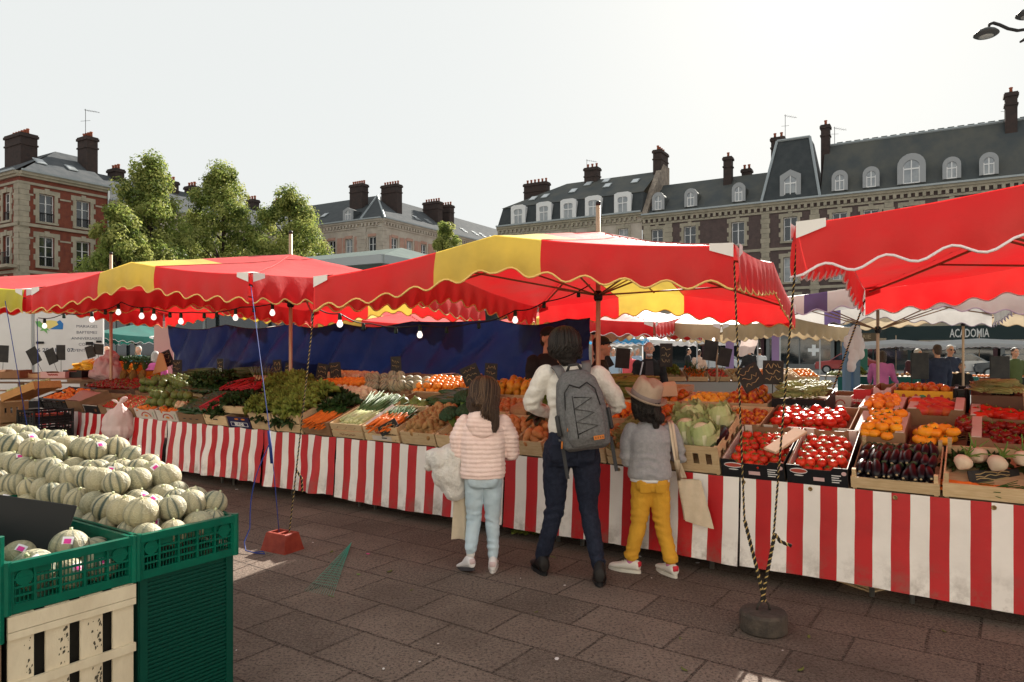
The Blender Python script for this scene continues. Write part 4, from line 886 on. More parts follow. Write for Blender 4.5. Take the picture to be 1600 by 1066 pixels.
sg = [(344,573,10.6,.1,.24,.0,'narrow chalk sign in front of the left part of the tarpaulin'), (434,577,9.6,.12,.26,-.1,'chalk sign just left of the pole at the tarpaulin'), (450,580,9.5,.1,.22,.15,'chalk sign half hidden by the pole at the tarpaulin'),
 (503,583,9.1,.15,.24,.2,'left of two leafy looking chalk signs behind the garlic'), (524,581,9.0,.15,.24,-.1,'right of two leafy looking chalk signs behind the garlic'), (619,575,8.6,.13,.28,-.05,'chalk sign behind the pile of small melons'),
 (736,586,7.3,.19,.2,-.4,'tilted chalk sign behind the girl'), (767,583,7.2,.13,.2,.05,'upright chalk sign behind the girl'), (1173,590,5.9,.19,.2,-.5,'slanted chalk sign hanging over the peaches'), (1208,582,5.9,.17,.2,.02,'upright chalk sign over the peaches, by the rope')]
for a in sg: sign(*a)
for k, a in enumerate([(1110,548,10.5,.2,.3,.15,'dark board left of the pair beyond the peaches'), (1132,558,10.3,.18,.27,.2,'dark board right of the pair beyond the peaches'), (1041,555,10.2,.18,.34,.0,'dark menu board beside the bald man'), (943,563,9.6,.2,.25,-.5,'tilted black sign right of the pole'), (973,560,9.5,.19,.27,.08,'black sign left of the bald man')]): sign(*a, chalk=1 if k == 2 else 0)
for k, a in enumerate([(5,553,13.2,.22,.32,.05), (53,556,13,.22,.3,-.5), (80,557,13,.2,.28,-.4), (95,551,13,.18,.28,.0), (141,550,13,.17,.22,-.3), (154,546,13,.2,.2,.05)]):
    sign(*a, ['dark board at the left picture edge before the white van', 'tilted dark board beside the left canopy pole', 'tilted dark board under the phone number', 'upright dark board under the phone number', 'small dark board left of the pink sack', 'small dark board above the pink sack'][k], 0)
sign(262,560,11.6,.16,.26,-.4,'dark board beside the leaning cardboard sheet', 1); sign(277,577,11.2,.16,.3,0,'dark board at the left end of the tarpaulin', 1)
M, w = spot(1518, 1592, 0); sign(1553,744,4.17,.29,.075,-.06,'small black slate with chalk writing leaning on the white turnips', 1, -.3, 0); sign(1520,686,4.75,.4,.06,-.04,'long black slate lying above the white turnips', 1, -.4, 0)
sign(607,668,6.6,.19,.1,-.5,'small slate stuck in the crate of sweet potatoes', 1, 0, .1)
b = MB(); b.prism([(-.14,-.14),(.14,-.06),(.05,.2),(-.02,.22)], 0, .012); solo(b, 'cardboard_sheet', 'leaning triangular cardboard sheet beside the end of the tarpaulin', 'cardboard', m_('tan_board', (.55,.33,.16), .8), T(*P(250, 572, 11.5)) @ RZ(-.2))
# ------------------------------------------------------------------ melon stand in the foreground
MELS = bpy.data.materials.new('melon_rind'); MELS.use_nodes = True
def melon_mat():
    nt = MELS.node_tree; b = nt.nodes['Principled BSDF']; tc = nt.nodes.new('ShaderNodeTexCoord'); co = tc.outputs['Object']
    at = nt.nodes.new('ShaderNodeAttribute'); at.attribute_name = 'groove'
    oi = nt.nodes.new('ShaderNodeObjectInfo')
    base = _mix(nt, (.35, .31, .195, 1), (.24, .235, .15, 1), _ramp(nt, _noise(nt, co, 9, 4), .35, .65))
    base = _mix(nt, base, (.42, .35, .2, 1), _ramp(nt, oi.outputs['Random'], .2, 1.4))
    vo = nt.nodes.new('ShaderNodeTexVoronoi'); vo.feature = 'DISTANCE_TO_EDGE'; vo.inputs['Scale'].default_value = 55
    nt.links.new(co, vo.inputs['Vector'])
    net = _ramp(nt, vo.outputs['Distance'], .0, .12)
    base = _mix(nt, (.46, .41, .28, 1), base, _ramp(nt, net, -.6, .8))
    g = _mix(nt, base, (.03, .055, .045, 1), at.outputs['Fac'])
    nt.links.new(g, b.inputs['Base Color']); b.inputs['Roughness'].default_value = .62
    bp = nt.nodes.new('ShaderNodeBump'); bp.inputs['Strength'].default_value = .35; bp.inputs['Distance'].default_value = .004; bp.invert = True
    nt.links.new(net, bp.inputs['Height']); nt.links.new(bp.outputs[0], b.inputs['Normal'])
melon_mat()
def melon_mesh(name, seed, half=False, depth=1.0):
    q = random.Random(seed); n, k = 60, 22; mb = MB(); gr = []
    K = 10; jit = [q.uniform(-.12,.12) for _ in range(K)]; st = [q.uniform(.25,1)*depth for _ in range(K)]
    for i in range(k+1):
        a = PI*i/k
        for j in range(n):
            t = 2*PI*j/n; g = 0
            for m in range(K):
                d = abs((t - 2*PI*m/K - jit[m] + PI) % (2*PI) - PI); g = max(g, st[m]*math.exp(-(d/.085)**2))
            s = math.sin(a); r = .064*(1 - .05*g*s)*(1 + .02*noise.noise(V((math.cos(t), math.sin(t), a))))
            z = -.06*math.cos(a) + (.006 if i == 0 else 0) - (.006 if i == k else 0)
            mb.v.append(V((r*max(s,.03)*math.cos(t), r*max(s,.03)*math.sin(t), z))); gr.append(min(1, g*1.1)*min(1, s*3))
    for i in range(k):
        for j in range(n):
            a, b = i*n+j, i*n+(j+1)%n
            if half and (mb.v[a].y > .004 and mb.v[b].y > .004): continue
            mb.f.append([a, b, b+n, a+n]); mb.m.append(0)
    if half:
        ring = [(.064*math.sin(PI*i/20), -.06*math.cos(PI*i/20)) for i in range(21)]; ring += [(-x, z) for x, z in reversed(ring[1:-1])]
        o = len(mb.v); mb.v += [V((x, .002, z)) for x, z in ring] + [V((x*.9, .003, z*.9)) for x, z in ring] + [V((x*.4, .003, z*.5)) for x, z in ring] + [V((x*.3, -.02, z*.4)) for x, z in ring] ; m = len(ring); gr += [0]*(4*m)
        for l in range(3):
            for j in range(m): mb.f.append([o+l*m+j, o+l*m+(j+1)%m, o+(l+1)*m+(j+1)%m, o+(l+1)*m+j]); mb.m.append([1,2,3][l])
        mb.f.append([o+3*m+j for j in range(m)]); mb.m.append(3)
    mb.tube([(0,0,.053),(.003,.001,.06),(.006,.0,.066)], [.007,.005,.006], 6, mi=1); gr += [0]*(len(mb.v)-len(gr))
    me = mb.mesh(name, [MELS, m_('melon_pale_rim', (.5,.52,.3), .6), m_('melon_flesh', (.72,.3,.07), .45), m_('melon_seeds', (.6,.4,.15), .5)], True)
    at = me.attributes.new('groove', 'FLOAT', 'POINT'); at.data.foreach_set('value', gr); return me
MEL = [melon_mesh('melon', s, False, dp) for s, dp in ((1, 1.4), (2, 1.0), (3, 1.5), (4, .8), (5, .4))]; HALF = melon_mesh('half_melon', 9, True)
STK_P = m_('pink_sticker', (.7, .05, .3), .4); STK_W = m_('white_sticker', (.8, .75, .78), .4)
smb = MB()
for a, m in ((0, 1), (1, 0)):
    r = .017 if m else .011
    def f(p, q_):
        x = (p-.5)*2*r; y = (q_-.5)*2*r*.8; return V((x, y + (0 if m else -.004), math.sqrt(max(.0665**2 - x*x - y*y, 0)) + (.0 if m else .0008)))
    smb.grid(5, 5, f, None, lambda i, j: m)
STK = smb.mesh('sticker', [STK_P, STK_W], True)
C0 = V((-1.367, 2.57, 0)); MO = Matrix.Translation(C0) @ Matrix.Rotation(-math.asin(SU), 4, 'Z')   # local x = u (toward camera right), y = v; crates run to -x
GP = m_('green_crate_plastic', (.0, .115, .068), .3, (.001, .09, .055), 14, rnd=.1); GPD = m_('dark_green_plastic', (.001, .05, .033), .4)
RIMZ = .88; CHT = .165
def green_crate(label, Mx, w=.6, d=.4, h=CHT):
    root = thing('green_crate', label, 'crate', Mx, 'green plastic melon crates'); t = .012
    b = MB(); b.box(-w+t, -t, t, d-t, .008, .02); b.build('base', GP, root)
    def side(Mw, L, cut):
        b = MB(); hx = h - .028
        b.box(0, L, -.012, t, hx, h, Mw); b.box(0, L, -.004, t, 0, .03, Mw)
        for i in range(int(L/.012)):           # fine ribs behind the grid
            x = .014 + i*.012
            if x < L-.02: b.box(x, x+.0035, .005, .008, .03, hx, Mw)
        nc = 5
        for i in range(nc+1):
            x = (L-.02)*i/nc; b.box(x, x+.02 if i in (0,nc) else x+.008, -.006, t-.002, .03, hx, Mw)
        for z in (.055, .082, .108): b.box(0, L, -.004, .004, z-.0035, z+.0035, Mw)
        b.box(.02, L*.33 if cut else L-.02, .0045, .0085, .112, hx, Mw)
        if cut: b.box(L*.67, L-.02, .0045, .0085, .112, hx, Mw)
        for x in (.05, L-.05): b.lathe([(.026,-.011),(.026,.003)], 18, Mw @ T(x, 0, h-.055) @ RX(PI/2))
        b.build('side_panel', GP, root)
    side(T(0, 0, 0) @ RZ(PI/2), d, True); side(T(-w, d, 0) @ RZ(-PI/2), d, True)
    side(T(-w+.001, 0, 0), w-.002, False); side(T(-.001, d, 0) @ RZ(PI), w-.002, False)
    for x, y in ((0,0), (0,d), (-w,d), (-w,0)):
        b = MB(); b.tube([(x,y,0), (x,y,h+.004)], .015, 8); b.build('corner_post', GP, root)
    return root
gl = ['green melon crate at the right front corner of the heap', 'green melon crate second along the heap', 'green melon crate third along the heap', 'green melon crate at the far end of the heap']
for i in range(4): green_crate(gl[i], MO @ T(-.61*i, 0, RIMZ-CHT))
green_crate('nearly empty green crate holding a few melons under a black board', MO @ T(0, -.415, RIMZ-CHT))
green_crate('higher green crate cropped by the left picture edge', MO @ T(0, -.835, RIMZ-CHT+.085))
green_crate('green crate underneath the one cropped by the left edge', MO @ T(0, -.835, RIMZ-CHT*2+.083))
# stacks below
def slat_stack(label, Mx, w, d, h):
    root = thing('vented_crate', label, 'crate', Mx, 'tall vented crates under the heap')
    def side(Mw, L):
        b = MB(); t = .01
        for x in (0, L-.03): b.box(x, x+.03, -.004, t, 0, h, Mw)
        n = int(h/.0155)
        for i in range(n):
            z = i*.0155; b.box(.03, L-.03, -.001, t-.002, z+.002, z+.0095, Mw)
        b.box(.03, L-.03, t-.003, t-.001, 0, h, Mw)
        b.build('side_panel', GPD, root)
    side(T(0,0,0) @ RZ(PI/2), d); side(T(-w,0,0), w); side(T(0,d,0) @ RZ(PI), w)
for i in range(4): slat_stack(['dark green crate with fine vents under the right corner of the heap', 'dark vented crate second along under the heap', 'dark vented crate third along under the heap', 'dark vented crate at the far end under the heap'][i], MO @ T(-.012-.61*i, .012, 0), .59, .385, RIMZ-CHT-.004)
WPAINT = m_('white_painted_wood', (.66, .58, .42), .7, (.56, .48, .34), 4, stretch=(2,2,1), bump=.15, bscale=30)
DIRT = m_('mud_stain', (.08,.07,.05), .9)
def white_crate(label, Mx, d, h, m):
    root = thing('wooden_crate', label, 'crate', Mx, 'old fruit crates under the melons'); t = .012
    b = MB(); b.box(-.12, -.03, .01, d-.01, .012, h-.01); b.box(-.5, -.02, .01, d-.01, 0, .01); b.box(-.5,-.13,.012,.02,.012,h); b.build('base', m_('painted_gap_shade', (.02,.018,.015), .9), root)  # near-black block behind the slats paints the shade in the gaps
    n = 4; sw = .073; g = (d - n*sw)/(n-1)
    for i in range(n):
        b = MB(); b.box(-.008, .0, i*(sw+g), i*(sw+g)+sw, 0, h); b.build('slat', m, root)
    for z0, z1 in ((h-.05, h-.002), (h-.075, h-.052), (h-.245, h-.215), (h-.42, h-.39), (h-.6, h-.57)):
        b = MB(); b.box(.0005, .011, -.004, d+.004, z0, z1); b.build('cross_slat', m, root)
    q = random.Random(3); b = MB()
    for k in range(190):
        i = q.choice((0,1,1,2,2)); y = i*(sw+g) + sw - abs(q.gauss(0,.014)) - .004; z = q.choice((h-.15, h-.32, h-.5)) + q.uniform(-.07,.07)
        if any(a-.01 < z < c+.01 for a, c in ((h-.075,h), (h-.245,h-.215), (h-.42,h-.39), (h-.6,h-.57))): continue
        s = q.uniform(.001,.004); b.add([(.0006,y-s,z-s*q.uniform(1,3)),(.0006,y+s,z-s),(.0006,y+s*.8,z+s*q.uniform(1,3)),(.0006,y-s*.7,z+s)], [(0,1,2,3)])
    b.build('mud_specks', DIRT, root)
white_crate('tall whitewashed slatted crate with muddy edges under the nearly empty green crate', MO @ T(.0, -.41, 0), .395, RIMZ-CHT-.004, WPAINT)
b = MB(); b.box(-.5,0,0,.4,0,RIMZ-CHT*2+.079); solo(b, 'cardboard_box', 'brown cardboard box at the bottom left corner of the picture', 'box', m_('box_brown', (.2,.13,.075), .85, (.16,.1,.06), 5), MO @ T(-.01, -.825, 0))
# melons
def mel(x, y, z, label, grp, stick=.3, sc=None, lean=.6):
    me = rng.choice(MEL); s = sc or rng.uniform(.84, 1.0)
    M = MO @ T(x, y, z) @ RZ(rng.uniform(-PI, PI)) @ RX(rng.uniform(-lean, lean)) @ SC(s)
    o = inst(me, 'melon', M, label, 'melon', grp)
    if rng.random() < stick:
        st = bpy.data.objects.new('sticker', STK); col.objects.link(st); st.parent = o
        inv = (M.to_3x3().normalized()).inverted(); d = inv @ V((.55+rng.uniform(-.3,.3), -.55+rng.uniform(-.3,.3), .55)).normalized()
        st.matrix_basis = d.to_track_quat('Z', 'Y').to_matrix().to_4x4()
sp = .117
labs = ['striped pale green melon in the bottom layer of the big heap', 'striped pale green melon in the second layer of the big heap', 'striped pale green melon in the third layer of the big heap', 'striped pale green melon on top of the big heap']
for L in range(4):
    x = -.08 - L*.066
    while x > -2.35:
        ys = {0: [.062, .178, .292, .36], 1: [.09, .2, .31, .39], 2: [.14, .25, .36], 3: [.2, .31, .41]}[L]
        for y in ys:
            if L == 2 and x > -.36: continue
            if L == 3 and (x > -.9 or rng.random() < .35): continue
            mel(x + rng.uniform(-.018,.018), y + rng.uniform(-.012,.012), RIMZ - .036 + L*.076 + rng.uniform(-.008,.008), labs[L], labs[L], .1)
        x -= sp*rng.uniform(.97, 1.06)
for i in range(13):
    inst(HALF, 'half_melon', MO @ T(-.62 - .13*i, .44+.01*(i % 2), RIMZ + .09 + .05*min(1, i/4) + .02*(i % 3)) @ RZ(rng.uniform(-.35,.35)) @ RX(-.5+rng.uniform(-.25,.25)) @ SC(rng.uniform(.92,1.05)), 'half melon with orange flesh turned away along the back of the heap', 'half melon', 'cut half melons')
for x, y, z in ((-.1, -.3, .1), (-.16, -.16, .135), (-.3, -.26, .1), (-.36, -.12, .1), (-.07, -.1, .07), (-.2, -.05, .08), (-.5, -.2, .09), (-.47, -.33, .1), (-.08, -.2, .06)):
    mel(x, y, RIMZ - CHT + z, 'melon lying loose in the nearly empty green crate', 'melons in the nearly empty crate', .7, rng.uniform(.95, 1.1))
for x, y in ((-.1, -.72), (-.24, -.62), (-.1, -.57), (-.35, -.75)): mel(x, y, RIMZ - CHT + .15, 'melon in the higher crate at the left picture edge', 'melons at the left edge', .3)
b = MB(); b.bbox(-.2, .2, -.004, .004, -.06, .14, .002)
solo(b, 'price_board', 'large blank black board leaning over the melons at the left edge', 'board', m_('black_board', (.012,.012,.013), .55), MO @ T(-.36, -.27, RIMZ+.0) @ RZ(R(35)) @ RX(-.35) @ RY(R(8)))

# small yellow melons piled on the stall
for (px, row, n, dz, lab) in ((575, 1, 3, .12, 'yellow netted melon behind the leeks'), (600, 2, 14, .13, 'yellow netted melon in the pile against the tarpaulin'), (640, 2, 12, .16, 'netted melon high in the pile before the open cartons')):
    for i in range(n):
        v = ROWS[row][0] + .08 + .13*(i//5 if n > 3 else i*.4); u = UX(px, v) - .26 + .13*(i % 5); M = SMAT @ T(u + rng.uniform(-.02,.02), v, ROWS[row][1] + dz + .05*(i//5)) @ rrot(1.0) @ SC(rng.uniform(.9,1.05))
        inst(MEL[i % 5], 'small_melon', M, lab, 'melon', lab)
# ------------------------------------------------------------------ people
def _cap(mb, p0, r0, p1, r1, n=14):
    p0, p1 = V(p0), V(p1); d = p1-p0
    if d.length < 1e-6: d = V((0,0,1e-3))
    u = d.normalized(); pts = []; rs = []
    for k in range(5): a = PI/2*(1-k/5); pts.append(p0 - u*r0*math.sin(a)); rs.append(max(r0*math.cos(a), r0*.05))
    for k in range(1, 7): pts.append(p0 + d*k/7); rs.append(r0 + (r1-r0)*k/7)
    for k in range(6): a = PI/2*k/5; pts.append(p1 + u*r1*math.sin(a)); rs.append(max(r1*math.cos(a), r1*.05))
    mb.tube(pts, rs, n)
def _ellp(mb, c, rx, ry, rz, M=None): mb.ball(1, 18, 12, T(*c) @ (M or I4) @ SC(rx, ry, rz))
def _sec(mb, secs, n=22):
    # secs: (cx, cy, z, rx, ry[, power])
    rings = []
    for s in secs:
        cx, cy, z, rx, ry = s[:5]; p = s[5] if len(s) > 5 else 2.3
        rings.append([(cx + rx*abs(math.cos(a))**(2/p)*math.copysign(1, math.cos(a)), cy + ry*abs(math.sin(a))**(2/p)*math.copysign(1, math.sin(a)), z) for a in [2*PI*k/n for k in range(n)]])
    mb.loft(rings)
def chain(mb, pts, rs, n=14):
    for a, b, r0, r1 in zip(pts, pts[1:], rs, rs[1:]): _cap(mb, a, r0, b, r1, n)
def blob(name, mb, m, parent, vox=.009, sm=5, disp=None, M=None, mats=None, mf=None):
    me = mb.mesh(name, m); o = bpy.data.objects.new(name, me); col.objects.link(o)
    r = o.modifiers.new('r', 'REMESH'); r.mode = 'VOXEL'; r.voxel_size = vox; r.use_smooth_shade = True
    if sm: s = o.modifiers.new('s', 'SMOOTH'); s.factor = .5; s.iterations = sm
    dg = bpy.context.evaluated_depsgraph_get(); dg.update(); me2 = bpy.data.meshes.new_from_object(o.evaluated_get(dg))
    o.modifiers.clear(); o.data = me2; me2.name = name; bpy.data.meshes.remove(me)
    me2.materials.clear()
    for q in (mats or [m]): me2.materials.append(q)
    if disp:
        ns = [v.normal.copy() for v in me2.vertices]; cs = [v.co.copy() for v in me2.vertices]
        for v, n_, c in zip(me2.vertices, ns, cs): v.co = c + n_*disp(c)
    if mf:
        for p in me2.polygons: p.material_index = mf(p.center)
    me2.polygons.foreach_set('use_smooth', [True]*len(me2.polygons)); me2.update()
    o.parent = parent
    if M is not None: o.matrix_basis = M
    return o
SKIN = m_('skin', (.5, .27, .18), .5, (.44, .22, .14), 9)
HAIRB = m_('dark_brown_hair', (.035, .02, .013), .42, (.075, .042, .026), 26, stretch=(9, 9, .8), bump=.9, bscale=30, spec=.35); HAIRK = m_('black_hair', (.012,.01,.01), .45, (.022,.018,.016), 30, bump=.8, bscale=40); HAIRG = m_('grey_hair', (.5,.49,.47), .6, (.36,.35,.33), 30, bump=.4, bscale=50)
def head(mb, c, yaw, s=1.0, tilt=0, face=True):
    """head of height about .22*s around c, looking along local +y turned by yaw"""
    M = T(*c) @ RZ(-yaw) @ RX(tilt) @ SC(s)
    _ellp(mb, (0,0,0), 1, 1, 1, M @ SC(.074, .092, .108) if False else None) if False else None
    mb.ball(1, 20, 14, M @ T(0,-.008,.02) @ SC(.073, .09, .092)); mb.ball(1, 18, 12, M @ T(0,.018,-.045) @ SC(.056, .068, .068))
    mb.ball(1, 10, 8, M @ T(0,.088,-.018) @ RX(-.3) @ SC(.013, .02, .026)); mb.ball(1, 10, 8, M @ T(0,.074,-.094) @ SC(.022,.018,.016))
    mb.ball(1, 10, 8, M @ T(0,.08,-.06) @ SC(.024,.012,.009)); mb.ball(1, 10, 8, M @ T(0,.074,.024) @ SC(.05,.018,.011))
    for x in (-1, 1): mb.ball(1, 10, 8, M @ T(x*.076,-.006,-.01) @ RY(x*.15) @ SC(.011,.02,.031)); mb.ball(1, 8, 6, M @ T(x*.04,.06,-.03) @ SC(.022,.02,.02))
    return M
EYEM = m_('eye_dark', (.03,.02,.015), .2); EYEW = m_('eye_white', (.6,.58,.55), .3); LIP = m_('lips', (.32,.1,.08), .5)
def face_parts(M, root, brow=HAIRK):
    for x in (-1, 1):
        b = MB(); b.ball(.0125, 10, 8, M @ T(x*.031,.0745,.004), 0); b.ball(.0065, 8, 6, M @ T(x*.031,.0835,.004), 1); b.build('eye', [EYEW, EYEM], root, True)
        b = MB(); b.tube([M @ V((x*.015,.087,.026)), M @ V((x*.032,.084,.031)), M @ V((x*.052,.07,.024))], .004, 5); b.build('eyebrow', brow, root, True)
    b = MB(); b.tube([M @ V((-.022,.083,-.061)), M @ V((0,.0925,-.059)), M @ V((.022,.083,-.061))], [.003,.0055,.003], 6); b.build('mouth', LIP, root, True)
def hand(mb, w, d, side, s=1.0, curl=.6, up=V((0,0,1))):
    """palm and five fingers from wrist w along direction d"""
    d = V(d).normalized(); x = d.cross(up).normalized()*side; nrm = x.cross(d).normalized()*side
    k = s; pc = V(w) + d*.045*k
    Mx = Matrix((x, d, nrm)).transposed().to_4x4(); Mx.translation = pc
    mb.ball(1, 12, 8, Mx @ SC(.038*k, .05*k, .015*k))
    for i, l in enumerate((.062, .074, .07, .054)):
        b0 = pc + d*.04*k + x*(.027-.018*i)*k; c1 = b0 + d*l*.5*k*math.cos(curl*.5) - nrm*l*.5*k*math.sin(curl*.5); c2 = c1 + d*l*.5*k*math.cos(curl*1.3) - nrm*l*.5*k*math.sin(curl*1.3)
        _cap(mb, b0, .0088*k, c1, .008*k, 8); _cap(mb, c1, .008*k, c2, .0065*k, 8)
    t0 = pc - d*.015*k + x*.032*k; t1 = t0 + (d*.7 + x*.8).normalized()*.035*k - nrm*.008*k; t2 = t1 + (d*.95 + x*.2).normalized()*.028*k - nrm*.012*k
    _cap(mb, t0, .011*k, t1, .0095*k, 8); _cap(mb, t1, .0095*k, t2, .0075*k, 8)
def wrinkle(amp, fx=6, fz=14, seed=0, ridge=0, rz=0):
    def f(c):
        a = amp*noise.noise(V((c.x*fx+seed, c.y*fx, c.z*fz))) + amp*.6*noise.noise(V((c.x*fx*3, c.y*fx*3+seed, c.z*fz*2.2)))
        if ridge: a += ridge*(abs(math.sin(c.z*PI/rz + .5*noise.noise(V((c.x*6, c.y*6, c.z*3))))) - .6)
        return a
    return f
def hairdo(root, HM, n, length, tones, seed, open_=55, r=.0055, curl=.0, drop=None, wmul=1.0, start=.0):
    # strands from the crown over the back of the head, hanging free below it
    q = random.Random(seed); mb = MB()
    for i in range(n):
        a = R(q.uniform(-180+open_, 180-open_)) - PI/2; ca, sa = math.cos(a), math.sin(a); k = q.uniform(.94, 1.07)*wmul; L = length(a)*q.uniform(.85, 1.05); pts = []
        for j in range(5):
            e = R(84 - 24*j); pts.append(V((.098*k*ca*math.cos(e)**.9 if e < PI/2 else 0, -.02 + .108*k*sa*math.cos(e), .03 + .098*k*math.sin(e))))
        p = pts[-1].copy(); m = 5; wv = q.uniform(0, 6)
        for j in range(1, m+1):
            t = j/m; pts.append(V((p.x*(1-.12*t) + curl*math.sin(wv+j*1.3) + .012*t*q.uniform(-1,1), p.y*(1-.1*t) - (drop or 0)*t + curl*math.cos(wv+j*1.1), p.z - L*t)))
        mb.tube([HM @ x for x in pts], [r*.8]+[r]*(len(pts)-3)+[r*.7, r*.3], 5, mi=q.randrange(len(tones)))
    return mb.build('hair_strands', tones, root, True)
def crease(base, *cs):
    def f(c):
        v = base(c)
        for z, w_, am, fr in cs: v += am*math.exp(-((c.z-z)/w_)**2)*math.sin(c.z*fr + 4.5*noise.noise(V((c.x*10, c.y*10, c.z*4))) + 20*c.x*(1 if c.x > 0 else -1))*(.5+noise.noise(V((c.x*7+3, c.y*7, c.z*6))))*1.6
        return v
    return f
H_BR = [m_('hair_brown', (.06,.033,.02), .4, rnd=.2), m_('hair_brown_light', (.115,.068,.04), .4), m_('hair_brown_dark', (.03,.017,.012), .42)]; H_BK = [m_('hair_black', (.012,.01,.009), .38), m_('hair_black_lighter', (.028,.022,.019), .35)]  # strand tones, mixed at random per strand
def shoe(root, foot, yaw, L, m, sole, name='shoe', pitch=0, accent=None, high=.0, wdt=1.0):
    M = T(*foot) @ RZ(-yaw) @ RX(-pitch)
    s = L/.27; b = MB()
    def ring(y, hw, z0, z1): return [V((hw*s*wdt*math.cos(a), y*s, z0*s + (z1-z0)*s*(.5+.5*math.sin(a)))) for a in [2*PI*k/16 for k in range(16)]]
    b.loft([ring(-.075,.02,.025,.08), ring(-.068,.034,.018,.1+high*.3), ring(-.03,.038,.018,.105+high), ring(.02,.038,.018,.1+high*.6), ring(.07,.042,.018,.078), ring(.13,.045,.018,.062), ring(.17,.038,.018,.052), ring(.192,.02,.02,.04)], M)
    o = blob(name, b, m, root, .006, 3)
    so_ = MB(); so_.loft([[M @ V((x*s*wdt, y*s, z*s)) for x, y in pts] for z, pts in ((0, SOLE), (.024, SOLE))]); so_.build('sole', sole, o, False)
    if accent:
        a_ = MB(); a_.bbox(-.026*s, .026*s, -.081*s, -.058*s, .05*s, .095*s, .008*s, M); a_.build('heel_tab', accent, o, True)
    la = MB()
    for i in range(4):
        y = .035+.022*i; z = .098 - .011*i; la.tube([M @ V((-.024*s, y*s, (z-.008)*s)), M @ V((0, y*s, (z+.004)*s)), M @ V((.024*s, y*s, (z-.008)*s))], .0035*s, 5)
    la.build('lace', sole if accent else m, o, True)
SOLE = [(.04*math.cos(a)*(1.12 if math.sin(a) > 0 else .95), .058 + .142*math.sin(a)) for a in [2*PI*k/22 for k in range(22)]]
